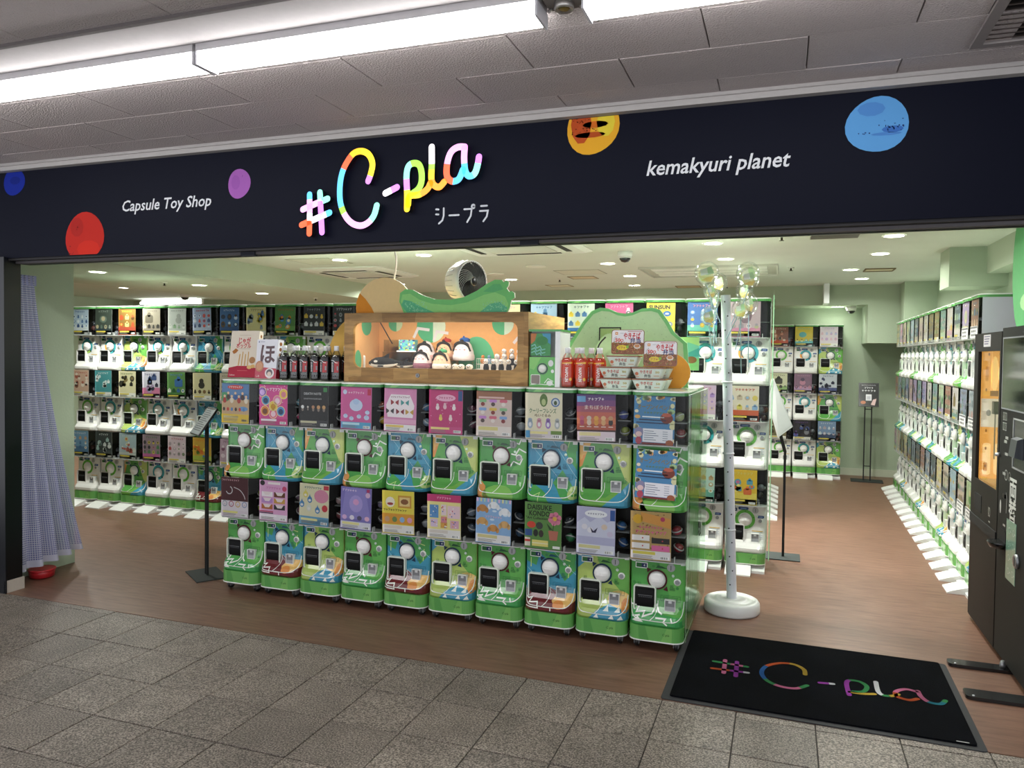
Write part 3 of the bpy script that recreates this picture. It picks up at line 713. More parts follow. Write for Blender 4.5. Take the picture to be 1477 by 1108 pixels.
def caster_mesh():
    g = G(); g.lathe([(.024, -.009), (.026, -.005), (.026, .005), (.024, .009)], (0, .012, -.103), 14, 'x', '#1a1a1c')
    g.box(-.014, -.01, -.008, .028, -.11, -.076, '#77797c'); g.box(.01, .014, -.008, .028, -.11, -.076, '#77797c'); g.box(-.016, .016, -.012, .03, -.08, -.076, '#5a5c5e')
    return g.mesh('caster', 'plastic')
CASTER = caster_mesh()
def foot_mesh():
    g = G(); pl = [(-.12, -.13), (-.12, -.122), (-.06, -.1), (0, -.082), (.1, -.077), (.3, -.077), (.3, -.13)]
    g.prism(pl, -.125, .045, 'x', '#ececea'); g.prism([(-.02, -.13), (-.02, -.112), (.05, -.09), (.3, -.08), (.3, -.13)], .047, .135, 'x', '#d9d9d8'); return g.mesh('foot', 'plastic')
FOOT = foot_mesh()
def knob_mesh():
    g = G(); g.lathe([(.0001, -.022), (.018, -.021), (.032, -.017), (.041, -.009), (.043, 0), (.043, .012)], (0, 0, 0), 20, 'y', '#e9e9e6')
    g.prism([(-.037, -.008), (-.026, -.019), (-.012, -.0255), (0, -.027), (.012, -.0255), (.026, -.019), (.037, -.008)], -.007, .007, 'z', '#f4f4f1'); return g.mesh('knob', 'plastic')
KNOB = knob_mesh()
def dial_mesh(kind):
    g = G(); P = Pr(g, front_fn(0), 0, .0006)
    dk = {'n': '#14324a', 'm': '#4a1620'}.get(kind, '#20333c')
    if kind in 'nm':
        P.ring(0, 0, .04, .052, dk, 1, 24); P.poly([(-.05, .03), (-.03, .05), (-.054, .056)], dk, 1); P.poly([(.03, -.05), (.05, -.03), (.056, -.056)], dk, 1)
    else:
        sec = {'b': ['#3aa0a8']*24, 'g': ['#62b244']*24, 'o': ['#3aa0a8']*11+['#f0a23c']*4+['#3aa0a8']*9, 'l': ['#3aa0a8']*16+['#a5cf5a']*5+['#3aa0a8']*3, 'h': ['#3aa0a8']*11+['#62b244']*9+['#3aa0a8']*4}[kind]
        for i in range(24): P.ring(0, 0, .047, .068, sec[i], 1, 1, 2*PI*i/24, 2*PI*(i+1)/24)
        if kind == 'g':
            for a in range(5): P.ell(.058*math.cos(a*1.25+.3), .058*math.sin(a*1.25+.3), .004, .004, '#2c6e2c', 2, 6)
            P.ring(0, 0, .04, .047, '#e8e8e4', 2, 20)
        else: P.ring(0, 0, .04, .048, dk, 2, 20); P.poly([(.03, -.045), (.045, -.03), (.055, -.055)], dk, 2)
    g.prism(ell(0, 0, .051, n=24), -.0004, .004, 'y', dk if kind in 'nm' else '#e4e4e0')
    return g.mesh('dial_ring', 'gloss')
DIAL = {k: dial_mesh(k) for k in 'nmbgolh'}
def chute_mesh(rim):
    g = G(); x0, x1, z0, z1 = fx(.09), fx(.46), .07, .187
    O = rrect(x0-.006, x1+.006, z0-.006, z1+.006, .012, 4); I = rrect(x0, x1, z0, z1, .008, 4); n = len(O)
    V = [(x, -.003, z) for x, z in O]+[(x, -.003, z) for x, z in I]+[(x, .012, z) for x, z in I]+[(x, .03, z) for x, z in O]
    g.add(V, [(i, (i+1) % n, n+(i+1) % n, n+i) for i in range(n)]+[(n+i, n+(i+1) % n, 2*n+(i+1) % n, 2*n+i) for i in range(n)]+[(i, 3*n+i, 3*n+(i+1) % n, (i+1) % n) for i in range(n)], rim)
    g.face([(x, .0115, z) for x, z in I], '#0c0d0e'); return g.mesh('chute', 'plastic')
CHUTE = {'G': chute_mesh('#dfe8da'), 'W': chute_mesh('#d9d9d6')}
def flap_mesh():
    g = G(); x0, x1 = fx(.13), fx(.44); pts = [(.0105, .175), (.004, .162), (-.001, .14), (-.0015, .11), (.001, .09), (.006, .08), (.0105, .077)]
    V = [(x, y, z) for x in (x0, x1) for y, z in pts]; n = len(pts); g.add(V, [(i, i+1, n+i+1, n+i) for i in range(n-1)], '#0b0c0d', 0, True)
    g.face([(x0, y, z) for y, z in pts], '#101112'); g.face([(x1, y, z) for y, z in pts], '#101112')
    P = Pr(g, front_fn(-.0018), 0, .0003); P.rect(x0+.006, x1-.006, .142, .145, '#6c6e70', 1)
    for i in range(7): P.rect(x0+.01+i*.01, x0+.0165+i*.01, .133, .138, '#4a4d50', 1)
    return g.mesh('flap', 'dark')
FLAP = flap_mesh()
def coin_mesh():
    g = G(); g.lathe([(.019, -.004), (.021, -.002), (.021, .006)], (fx(.74), 0, .292), 16, 'y', '#a9abac'); g.box(fx(.74)-.0018, fx(.74)+.0018, -.0046, -.003, .28, .304, '#3c3e40')
    return g.mesh('coin_slot', 'plastic')
COIN = coin_mesh()
def button_mesh():
    g = G(); g.lathe([(.010, -.006), (.012, -.004), (.018, -.003), (.018, .006)], (fx(.86), 0, .222), 14, 'y', '#eceeea', cols=['#8a8d90', '#dfe2dd', '#eef0ec']); g.sphere((fx(.78), -.002, .252), (.008, .004, .008), 10, 6, '#d9efdc')
    return g.mesh('button', 'plastic')
BUTTON = button_mesh()
def ret_mesh():
    g = G(); x0, x1, z0, z1 = fx(.655), fx(.83), .078, .13
    for a, b, c, d in ((x0-.003, x0, z0-.003, z1+.003), (x1, x1+.003, z0-.003, z1+.003), (x0, x1, z1, z1+.003), (x0, x1, z0-.003, z0)): g.box(a, b, -.003, .022, c, d, '#e6e8e4')
    g.box(x0, x1, .002, .004, z0, z1, '#7e8083'); g.prism([(.002, z0), (-.002, z0), (.002, z0+.02)], x0, x1, 'x', '#95979a'); g.box((x0+x1)/2-.008, (x0+x1)/2+.008, -.001, .002, z1-.014, z1-.002, '#d3d5d6')
    return g.mesh('coin_return', 'plastic')
RET = ret_mesh()
def pile_mesh(seed, cols):
    r = random.Random(seed); g = G()
    for i in range(7): g.sphere((r.uniform(-.1, .11), r.uniform(.1, .155), .362+.045*(i//3)+r.uniform(-.01, .01)), .026, 10, 6, r.choice(cols))
    return g.mesh('capsule_load', 'plastic')
PILES = [pile_mesh(i, ['#3a2624', '#2c2a2e', '#53302c', '#3a3d44', '#6a3a38', '#44504a'][i % 3:][:3]+['#7a7d84']) for i in range(4)]

# ------------------------------------------------------------------ posters
def sheet(w=.205, h=.245):
    g = G(); g.box(-w/2, w/2, 0, .0012, 0, h, '#e9e9e6'); P = Pr(g, front_fn(0), 0, .0004, clip=(-w/2, w/2, 0, h)); return g, P
def small_print(P, w, r, x0=-.1, x1=.1, z0=.004, z1=.04, bg='#eceae4', ac='#e3cf5a'):
    P.rect(x0, x1, z0, z1, bg, 2); P.rect(x0+.01, x0+(x1-x0)*.62, z0+(z1-z0)*.55, z1-.004, ac, 3)
    for i in range(3): P.rect(x0+.012, x0+(x1-x0)*r.uniform(.45, .6), z0+.003+i*.006, z0+.0055+i*.006, '#8d8880', 4)
    bx = x0+(x1-x0)*.74
    P.rect(bx, x1-.008, z0+.003, z0+.018, '#f6f6f4', 3)
    for i in range(6): P.rect(bx+.003+i*.006, bx+.003+i*.006+r.uniform(.0015, .004), z0+.005, z0+.016, '#2a2a2c', 4)
def squiggle(P, cx, cz, w, h, col, r, k=3):
    """row of unreadable little marks where the poster has its title"""
    n = max(3, int(w/(h*1.15)))
    for i in range(n):
        x = cx-w/2+(i+.5)*w/n; a = w/n*.36
        if r.random() < .6: P.stroke([(x-a, cz+h/2*r.uniform(.3, 1)), (x+a, cz+h/2*r.uniform(.3, 1)), (x-a*.4, cz-h/2)], h*.2, col, k)
        else: P.rect(x-a, x+a, cz-h*.1, cz+h*.12, col, k); P.rect(x-h*.1, x+h*.1, cz-h/2, cz+h/2, col, k)
def generic(seed, bg, cols, title=None, band=None, style=None, foot='#eceae4', ac='#e3cf5a'):
    r = random.Random(seed); g, P = sheet(); w, h = .205, .245
    P.rect(-w/2, w/2, 0, h, bg, 1)
    if band: P.rect(-w/2, w/2, 0, h*r.uniform(.25, .4), band, 2)
    style = style or r.choice(('grid', 'scatter', 'rows', 'grid'))
    tc = title or cols[0]
    squiggle(P, r.uniform(-.01, .01), h-.026, w*r.uniform(.55, .8), .018, tc, r)
    def icon(x, z, s, c):
        k = r.random()
        if k < .4: P.ell(x, z, s, s*r.uniform(.7, 1.2), c, 3, 10); P.ell(x, z+s*.1, s*.55, s*.5, r.choice(cols), 4, 8)
        elif k < .7: P.poly(rrect(x-s, x+s, z-s*.8, z+s*.8, s*.3, 2), c, 3); P.ell(x, z+s*.9, s*.5, s*.5, c, 3, 8)
        else: P.ell(x, z-s*.3, s*.8, s*.7, c, 3, 9); P.ell(x, z+s*.55, s*.55, s*.5, r.choice(cols), 4, 9)
    if style == 'grid':
        nx, nz = r.choice((3, 4)), r.choice((2, 3))
        for j in range(nz):
            for i in range(nx): icon(-w/2+(i+.5)*w/nx, .06+(j+.5)*(h-.11)/nz, .36*min(w/nx, (h-.11)/nz), r.choice(cols))
    elif style == 'rows':
        icon(r.uniform(-.03, .03), h*.6, .045, r.choice(cols))
        for i in range(4): icon(-w/2+(i+.5)*w/4, .075, .018, r.choice(cols))
    else:
        for i in range(9): icon(r.uniform(-w*.4, w*.4), r.uniform(.065, h-.055), r.uniform(.014, .03), r.choice(cols))
    small_print(P, w, r, bg=foot, ac=ac)
    return g.mesh('poster', 'paper')
def counter_posters():
    w, h = .205, .245; out = []
    def new():
        g, P = sheet(); return g, P, random.Random(len(out)+50)
    def done(g): out.append(g.mesh('poster', 'paper'))
    # upper row
    g, P, r = new(); P.rect(-w/2, w/2, 0, h, '#c9a983'); P.rect(-w/2, w/2, .15, h, '#5f86b4', 2); P.poly(ell(-.08, .16, .04, .03), '#4f9a6a', 3); P.poly(ell(.06, .165, .06, .02), '#4a78a8', 3)
    P.poly(ell(0, .222, .06, .014), '#d43a35', 4); squiggle(P, 0, .222, .1, .012, '#f4ece6', r, 5)
    for i in range(7): P.ell(-.08+i*.027, .14+.02*(i % 2), .014, .018, ['#b0382f', '#4a3530', '#e8dcc8', '#3a5f9c'][i % 4], 5, 9); P.ell(-.08+i*.027, .165+.02*(i % 2), .009, .009, '#ecc7a5', 6, 8)
    for i in range(6): P.ell(-.085+i*.03, .085, .009, .012, ['#3a2a28', '#c8402f', '#5b87bd'][i % 3], 5, 8)
    P.poly(ell(.06, .09, .035, .014), '#6d9ccc', 4); P.rect(-w/2, w/2, 0, .055, '#e0bf3a', 3); small_print(P, w, r, z0=.008, z1=.048, bg='#e9d98a', ac='#f0e6b4'); done(g)
    g, P, r = new(); P.rect(-w/2, w/2, 0, h, '#d64f96'); squiggle(P, 0, .215, .14, .017, '#f6e8f2', r)
    for x, z, c, d in ((-.055, .15, '#5b9fd0', '#274a6c'), (.03, .15, '#e98ab4', '#f4d6e2'), (-.06, .085, '#e08a3a', '#7c4a28'), (.055, .085, '#5a9bd4', '#26466a'), (.0, .115, '#f0d34e', '#c99426'), (.075, .19, '#f2ce54', '#e08a9a'), (-.08, .2, '#9a6fc0', '#dcb8ec'), (.0, .07, '#e76f8f', '#f7d3dc')):
        P.ell(x, z, .028, .03, c, 3, 12); P.ell(x, z-.003, .018, .018, d, 4, 10); P.ring(x, z, .028, .032, '#f6dfa8', 4, 14)
    for i in range(24): P.ell(r.uniform(-.1, .1), r.uniform(.05, .24), .003, .003, '#f9d9ec', 3, 6)
    small_print(P, w, r, bg='#c73a83', ac='#f0e6ea'); done(g)
    g, P, r = new(); P.rect(-w/2, w/2, 0, h, '#1c1b1d'); P.text('DEATH NOTE', -.005, .198, .014, '#e9e9ea', 3, w=.12); P.text('COLLECTION FIGURE DECK', -.005, .168, .008, '#c9c9cb', 3, w=.125); P.rect(.07, .095, .21, .235, '#3d8a4c', 3)
    for i, (c, s) in enumerate((('#e2e2e0', .9), ('#cfc8be', .55), ('#b98a6a', .9), ('#d0a070', 1), ('#caa06a', 1))): P.ell(-.075+i*.037, .105, .009*s, .014*s, '#8a7c72', 3, 8); P.ell(-.075+i*.037, .12*.99, .012*s, .012*s, c, 4, 9)
    small_print(P, w, r, bg='#3a3a3e', ac='#c9c3a4'); done(g)
    g, P, r = new(); P.rect(-w/2, w/2, 0, h, '#d0609c'); squiggle(P, .0, .212, .11, .012, '#f3dbe8', r)
    for x, z, s in ((0, .14, .035), (-.07, .075, .012), (-.03, .062, .012), (.02, .075, .012), (.07, .07, .014), (.075, .1, .012)): P.ell(x, z, s*1.25, s, '#c9d6ee', 3, 14); P.ell(x, z+s*.6, s*.6, s*.5, '#b4cbea', 4, 10)
    P.ell(-.075, .215, .014, .014, '#c9d3ea', 3, 10); P.rect(.075, .098, .2, .236, '#c22d52', 3); small_print(P, w, r, z1=.042, bg='#58a5cc', ac='#bfe0ec'); done(g)
    g, P, r = new(); P.rect(-w/2, w/2, 0, h, '#d98fb8'); P.poly([(-.06, .21), (.06, .21), (.09, .15), (.08, .08), (-.08, .08), (-.09, .15)], '#f4e9ee', 2); squiggle(P, 0, .195, .12, .01, '#8c4a66', r)
    for x, z, c in ((-.035, .165, '#a33a44'), (.03, .165, '#4a9a9a'), (-.065, .115, '#4a4348'), (0, .113, '#8c2c3a'), (.06, .113, '#c9a24e')):
        P.poly([(x, z), (x-.026, z+.016), (x-.024, z-.016)], c, 4); P.poly([(x, z), (x+.026, z+.016), (x+.024, z-.016)], c, 4); P.ell(x, z, .006, .007, '#f0e4e0', 5, 8)
    P.rect(-w/2, w/2, .045, .07, '#e6aecb', 2); small_print(P, w, r, bg='#f0ecec', ac='#ead070'); done(g)
    g, P, r = new(); P.rect(-w/2, w/2, 0, h, '#c23d78'); P.poly(ell(0, .2, .06, .02), '#e9b2cc', 3); squiggle(P, 0, .2, .09, .012, '#b02a66', r, 4)
    for x, z, c in ((-.05, .145, '#f0dfe2'), (-.005, .15, '#e8c2cc'), (.05, .145, '#f0e2e4'), (-.03, .085, '#e8cf6a'), (.03, .085, '#f0dada')): P.ell(x, z, .011, .014, c, 3, 10); P.ell(x, z+.015, .008, .008, c, 3, 9)
    for i in range(16): P.ell(r.uniform(-.1, .1), r.uniform(.055, .24), .0028, .0028, '#eab0cc', 3, 6)
    P.rect(.075, .1, .185, .24, '#33548c', 3); small_print(P, w, r, bg='#c94f86', ac='#eedc8e'); done(g)
    g, P, r = new(); P.rect(-w/2, w/2, 0, h, '#d8c3bc'); P.rect(-w/2, w/2, .2, h, '#9c6a52', 2); P.rect(-.09, .06, .205, .215, '#d9b6b0', 3)
    for j in range(3):
        for i in range(3): x, z = -.065+i*.06, .09+j*.045; P.poly(rrect(x-.022, x+.022, z+.004, z+.02, .006, 2), ['#c78ad0', '#d86f86', '#86a8d8', '#e0c05a', '#8fc28f'][(i+j*2) % 5], 3); P.ell(x, z-.006, .012, .011, ['#5a4a46', '#e8dcd6', '#8c3a3a'][(i+j) % 3], 4, 9)
    small_print(P, w, r, z1=.055, bg='#e6dcd6', ac='#dcd088'); done(g)
    g, P, r = new(); P.rect(-w/2, w/2, 0, h, '#e4dcc0'); P.ell(.0, .205, .022, .035, '#5d7a3c', 3, 12); P.ell(.0, .195, .012, .018, '#b9c68c', 4, 10); P.ring(.065, .195, .018, .024, '#4a6ea8', 3, 16); P.ell(.065, .195, .018, .018, '#cdd6d8', 3, 12); P.ell(.065, .192, .009, .012, '#4a5a30', 4, 9)
    P.text('クーリーフレンズ', -.005, .15, .02, '#4a7a4e', 3, w=.15, bold=.02); P.text('ぬいぐるみ', -.005, .125, .013, '#7a5f3c', 3, w=.09, bold=.015)
    for i, c in enumerate(('#a8b7c8', '#d89cae', '#a07cc4', '#b8bcbc')): x = -.075+i*.05; P.ell(x, .078, .015, .024, c, 3, 12); P.ell(x, .1, .012, .011, c, 3, 10); P.ell(x, .076, .008, .012, '#e4e2e4', 4, 9)
    small_print(P, w, r, z1=.044, bg='#d9cfd4', ac='#e6dc9a'); P.rect(-.1, -.075, .005, .044, '#4c8fb8', 5); P.rect(.04, .1, .025, .044, '#6d8c3c', 5); done(g)
    g, P, r = new()
    for i, c in enumerate(('#3c2a2a', '#4a2e2c', '#b45a44', '#cf7a56', '#c4695a', '#a45a6c', '#7c4a7e', '#5c3f78')): P.rect(-w/2, w/2, h*i/8, h*(i+1)/8, c, 1)
    squiggle(P, 0, .22, .09, .014, '#f0e4ea', r); P.text('まちぼうけ。', .01, .178, .018, '#f0e2d8', 3, w=.14); P.rect(-.1, -.055, .205, .235, '#6da2cc', 3)
    for i, c in enumerate(('#b0486a', '#d8c4b4', '#d89a44', '#d8a878', '#3a302e')): x = -.075+i*.038; P.ell(x, .1, .012, .017, c, 3, 10); P.ell(x, .122, .013, .012, ['#c2607c', '#cfc0b0', '#e0a850', '#e2b98a', '#c89a72'][i], 4, 10); P.rect(x-.012, x+.012, .075, .079, '#e8dcd4', 4)
    small_print(P, w, r, z1=.052, bg='#e0cfd8', ac='#e6d9a0'); done(g)
    def event():
        g, P, r = new(); P.rect(-w/2, w/2, 0, h, '#4a86b4')
        for i in range(16): a = r.choice((0, 1)); P.ell((-1 if a else 1)*r.uniform(.075, .1), r.uniform(.02, .24), r.uniform(.01, .02), r.uniform(.008, .016), r.choice(('#d8d6a8', '#9fbf8c', '#e4dcc0', '#d9a860')), 2, 9)
        for i in range(10): P.ell(r.uniform(-.09, .09), r.uniform(.225, .245), .014, .01, r.choice(('#9fbf8c', '#e4dcc0', '#e0a45c')), 2, 9)
        P.text('オープンイベント', .0, .19, .021, '#8c7a34', 3, w=.17, bold=.02); squiggle(P, 0, .16, .11, .012, '#6b8c4a', r); squiggle(P, 0, .22, .11, .009, '#3a6a94', r)
        for i, c in enumerate(('#e6eef2', '#2a3c5a', '#2a3c5a')): P.rect(-.06-.015*i, .05+.01*i, .136-i*.015, .142-i*.015, c, 3)
        P.ell(.062, .135, .032, .026, '#7c3a2e', 3, 14); P.ell(.062, .152, .024, .01, '#b9604a', 4, 12)
        P.rect(-.055, .095, .012, .08, '#e6e6ec', 3)
        for i in range(5): P.rect(-.048, .0+.012*(i % 3), .066-i*.011, .069-i*.011, '#6f7a8c', 4); P.rect(.045, .07, .066-i*.011, .069-i*.011, '#8d97a6', 4)
        P.ell(-.075, .06, .024, .026, '#8a87a8', 3, 12); P.ell(-.075, .05, .016, .014, '#e6c6c4', 4, 10); P.ell(-.075, .018, .016, .02, '#b4485c', 3, 10)
        P.rect(-.06, .1, 0, .01, '#7a3030', 3); P.ell(.08, .012, .02, .016, '#a05a3a', 4, 10); done(g)
    event()
    # lower row
    g, P, r = new(); P.rect(-w/2, w/2, .1, h, '#4a1c22'); P.rect(-w/2, w/2, 0, .1, '#d9cfd6'); squiggle(P, -.03, .228, .13, .012, '#d9a8ae', r)
    P.ring(-.04, .165, .02, .026, '#c9c3c6', 3, 18, -.9*PI, .4*PI); P.stroke(smooth_path([(-.005, .185), (.04, .17), (.07, .14), (.08, .115)], 4), .005, '#cfc6ca', 3)
    for i, c in enumerate(('#8f9aa4', '#a8405a', '#c9a23e', '#7d8fb4')): P.ring(-.075+i*.05, .08, .014, .019, c, 3, 16); P.ell(-.075+i*.05, .076, .006, .006, '#c9b8c0', 4, 8)
    small_print(P, w, r, bg='#d3c6d0', ac='#e0d884'); done(g)
    g, P, r = new(); P.rect(-w/2, w/2, 0, h, '#dca6cc'); squiggle(P, .0, .2, .11, .014, '#c46aa8', r); P.ell(-.08, .228, .018, .016, '#2a2428', 3, 10); P.rect(-.04, .05, .222, .236, '#efe4e4', 3); P.ell(.08, .2, .016, .016, '#c9476f', 3, 12)
    for j, row in enumerate((('#b5662e', '#2f2a2e'), ('#b98ac8', '#c99a4a'), ('#efe6ea', '#6a3a1e'))):
        for i, c in enumerate(row): P.rect(-.085+i*.09, -.005+i*.09, .07+j*.038, .1+j*.038, c, 3); P.poly([(-.075+i*.09, .1+j*.038), (-.06+i*.09, .08+j*.038), (-.03+i*.09, .08+j*.038), (-.015+i*.09, .1+j*.038)], '#e8d8da', 4)
    P.rect(-.1, .0, .052, .058, '#b02a4a', 3); P.rect(-.1, 0, .043, .049, '#2a2a30', 3); small_print(P, w, r, bg='#e6dfe6', ac='#efe8ee'); done(g)
    g, P, r = new(); P.rect(-w/2, w/2, 0, h, '#d8d2b2'); P.rect(-w/2, w/2, 0, .05, '#5f9ec4', 2); P.poly(ell(.05, .175, .05, .04), '#d18aa4', 3); squiggle(P, -.01, .222, .12, .012, '#3f6f74', r)
    for x, z, c in ((-.03, .15, '#4d86b8'), (-.085, .12, '#4d86b8'), (-.035, .1, '#cfd3cc'), (.025, .09, '#4d86b8'), (-.06, .18, '#dccf6a')): P.ell(x, z, .017, .02, c, 4, 11); P.poly([(x-.006, z+.015), (x+.006, z+.015), (x, z+.034)], c, 4); P.ell(x, z-.004, .01, .008, '#e2dcd4', 5, 8)
    P.ell(.075, .105, .02, .021, '#bf3340', 4, 12); P.rect(.065, .1, .215, .24, '#c0394a', 3); small_print(P, w, r, z1=.042, bg='#8fbdd6', ac='#e2dca0'); done(g)
    g, P, r = new(); P.rect(-w/2, w/2, 0, h, '#7d74b8'); P.poly([(-.07, .24), (.06, .24), (.1, .06), (-.1, .06)], '#8f86c6', 2); squiggle(P, -.045, .226, .1, .013, '#f0dcec', r)
    P.ell(0, .15, .045, .05, '#a99ad4', 3, 14); P.ell(0, .16, .02, .018, '#d9a0cc', 4, 10)
    for i in range(4): P.ell(-.075+i*.05, .068, .016, .014, ['#d8b0d8', '#e4dce8', '#5a5470', '#e2b4cc'][i], 4, 10)
    P.ell(.078, .205, .016, .016, '#d8b4d0', 3, 10); P.rect(.07, .09, .222, .24, '#b43a6a', 3); small_print(P, w, r, z1=.044, bg='#d8d6e2', ac='#e8df9a'); done(g)
    g, P, r = new(); P.rect(-w/2, w/2, 0, h, '#e4d24e'); P.rect(-w/2, w/2, .055, .115, '#d99a34', 2); P.rect(-.0, .085, .15, .22, '#cf9a3e', 3); P.rect(.01, .075, .16, .21, '#e6c98a', 4); P.ell(.042, .185, .025, .016, '#8c5a34', 5, 10); P.ell(-.05, .18, .03, .03, '#efe6d4', 3, 12); P.ell(-.05, .17, .02, .008, '#a03a34', 4, 10)
    squiggle(P, -.02, .135, .15, .012, '#3a342a', r)
    for i, c in enumerate(('#c9a07c', '#6d8a4e', '#8fb4d8', '#dc9ab4')): P.ell(-.07+i*.048, .082, .016, .016, c, 4, 12)
    small_print(P, w, r, z1=.05, bg='#e6e2e0', ac='#dcd0c8'); done(g)
    g, P, r = new(); P.rect(-w/2, w/2, 0, h, '#e8dd96'); P.rect(-w/2, w/2, .205, h, '#c43a74', 2); squiggle(P, .0, .226, .09, .012, '#f0b8d0', r)
    for x, z, s, t, c in ((-.06, .15, .027, .036, '#5d92c8'), (.0, .16, .016, .03, '#e6cfd4'), (.06, .15, .038, .035, '#e6c8d0'), (.0, .105, .018, .018, '#d98a94'), (-.06, .085, .022, .022, '#dcc4dc'), (0, .075, .02, .016, '#d8a44e'), (.065, .082, .026, .022, '#d8aac0')):
        P.rect(x-s, x+s, z-t, z+t, c, 3)
        for i in range(6): P.ell(x+r.uniform(-s, s)*.8, z+r.uniform(-t, t)*.8, .004, .004, r.choice(('#c0405a', '#f0ece4', '#4a6fae', '#e8a24a')), 4, 6)
    small_print(P, w, r, z1=.05, bg='#e8e4e2', ac='#d9cfc8'); done(g)
    g, P, r = new(); P.rect(-w/2, w/2, 0, h, '#8fb4dc'); squiggle(P, 0, .145, .1, .012, '#e6b8d0', r)
    for i in range(10): P.rect(-.1+i*.021, -.09+i*.021, .225, .245, ['#e6b8d8', '#e8e0a8', '#b8d8c0'][i % 3], 2)
    for x, z, c in ((-.065, .19, '#c48a4e'), (.0, .21, '#eeeef2'), (.065, .18, '#eeeef2'), (-.065, .12, '#d8a868'), (.0, .085, '#cf9350'), (.065, .11, '#d9ac70')): P.ell(x, z, .026, .02, c, 3, 12); P.ell(x-.025, z-.01, .01, .016, c, 3, 9); P.ell(x+.025, z-.01, .01, .016, c, 3, 9)
    for i in range(7): P.ell(r.uniform(-.09, .09), r.uniform(.06, .2), .014, .006, '#d3e2f2', 2, 9)
    small_print(P, w, r, z1=.05, bg='#e8e4e4', ac='#d8cc92'); done(g)
    g, P, r = new(); P.rect(-w/2, w/2, 0, h, '#5d8a44'); P.text('DAISUKE', -.02, .22, .027, '#16200f', 3, w=.135, bold=.02); P.text('KONDO', -.02, .187, .027, '#16200f', 3, w=.115, bold=.02); P.text('"Art Collection', -.035, .162, .014, '#16200f', 3, w=.12, bold=.015)
    for k in range(6): a = k*PI/3+.3; P.ell(.065+.022*math.cos(a), .165+.022*math.sin(a), .016, .016, '#d9829c', 3, 9)
    P.ell(.065, .165, .012, .012, '#d8b04a', 4, 9); P.stroke([(.06, .14), (.055, .1)], .004, '#2c4a22', 3); P.poly([(.055, .105), (.02, .14), (.035, .105)], '#2c4a22', 3); P.poly([(.03, .1), (.085, .1), (.078, .05), (.038, .05)], '#b9705c', 4)
    P.ell(-.065, .125, .025, .018, '#cf4430', 3, 10); P.ell(-.02, .122, .02, .02, '#3c3f3a', 3, 10); P.rect(-.1, -.06, .065, .1, '#2e528c', 3); P.ell(-.04, .082, .014, .02, '#1f2320', 3, 9); P.ell(-.01, .08, .014, .02, '#3a302a', 3, 9)
    P.rect(-.1, -.07, .01, .055, '#d8d0c4', 3); P.rect(-.1, -.07, .033, .045, '#c23a34', 4); P.rect(-.06, .03, .012, .045, '#e3d67c', 3); P.rect(-.06, .03, .026, .031, '#e9e2c4', 4); P.rect(.055, .095, .006, .02, '#e8e8e4', 3); done(g)
    g, P, r = new(); P.rect(-w/2, w/2, 0, h, '#b7b6d4'); P.poly([(-.1, .16), (-.06, .19), (-.03, .165), (.02, .2), (.06, .17), (.1, .19), (.1, .09), (-.1, .09)], '#cfd0e4', 2); P.poly(ell(0, .21, .06, .02), '#eeeef2', 3); squiggle(P, 0, .21, .09, .01, '#5a5a80', r, 4)
    for x, z, c in ((-.06, .14, '#e4dfe8'), (-.03, .125, '#e8e4ec'), (.045, .145, '#d8c4b4'), (.075, .11, '#cfc4dc')): P.ell(x, z, .016, .015, c, 4, 11)
    P.poly([(-.03, .14), (-.012, .12), (.01, .14), (.0, .112), (-.02, .112)], '#2f2a4a', 5); P.rect(.075, .1, .18, .235, '#33569a', 3); small_print(P, w, r, z1=.05, bg='#dedeea', ac='#d9d29a'); done(g)
    g, P, r = new(); P.rect(-w/2, w/2, 0, h, '#b8985e')
    for i in range(50): P.ell(r.uniform(-.1, .1), r.uniform(.05, .24), .005, .004, '#8a6a3a', 2, 6)
    P.poly([(-.05, .24), (.1, .215), (.1, .165), (-.05, .195)], '#d39648', 3); P.ell(-.065, .205, .026, .024, '#d8a92e', 3, 11); P.ell(.06, .21, .012, .012, '#b43a60', 4, 9); squiggle(P, .0, .165, .12, .013, '#d64f8c', r, 5); squiggle(P, .0, .14, .16, .016, '#e2609a', r, 5)
    for x, z, c in ((-.05, .11, '#e9e4e2'), (.05, .1, '#2a2426'), (-.05, .07, '#e9e4e2'), (.05, .062, '#dc6ba0')): P.rect(x-.045, x+.045, z-.014, z+.014, c, 4); P.ell(x+.01, z, .004, .004, '#c23a4a', 5, 7)
    small_print(P, w, r, z1=.046, bg='#e4e0e2', ac='#dccf5c'); done(g)
    return out
POST = counter_posters()

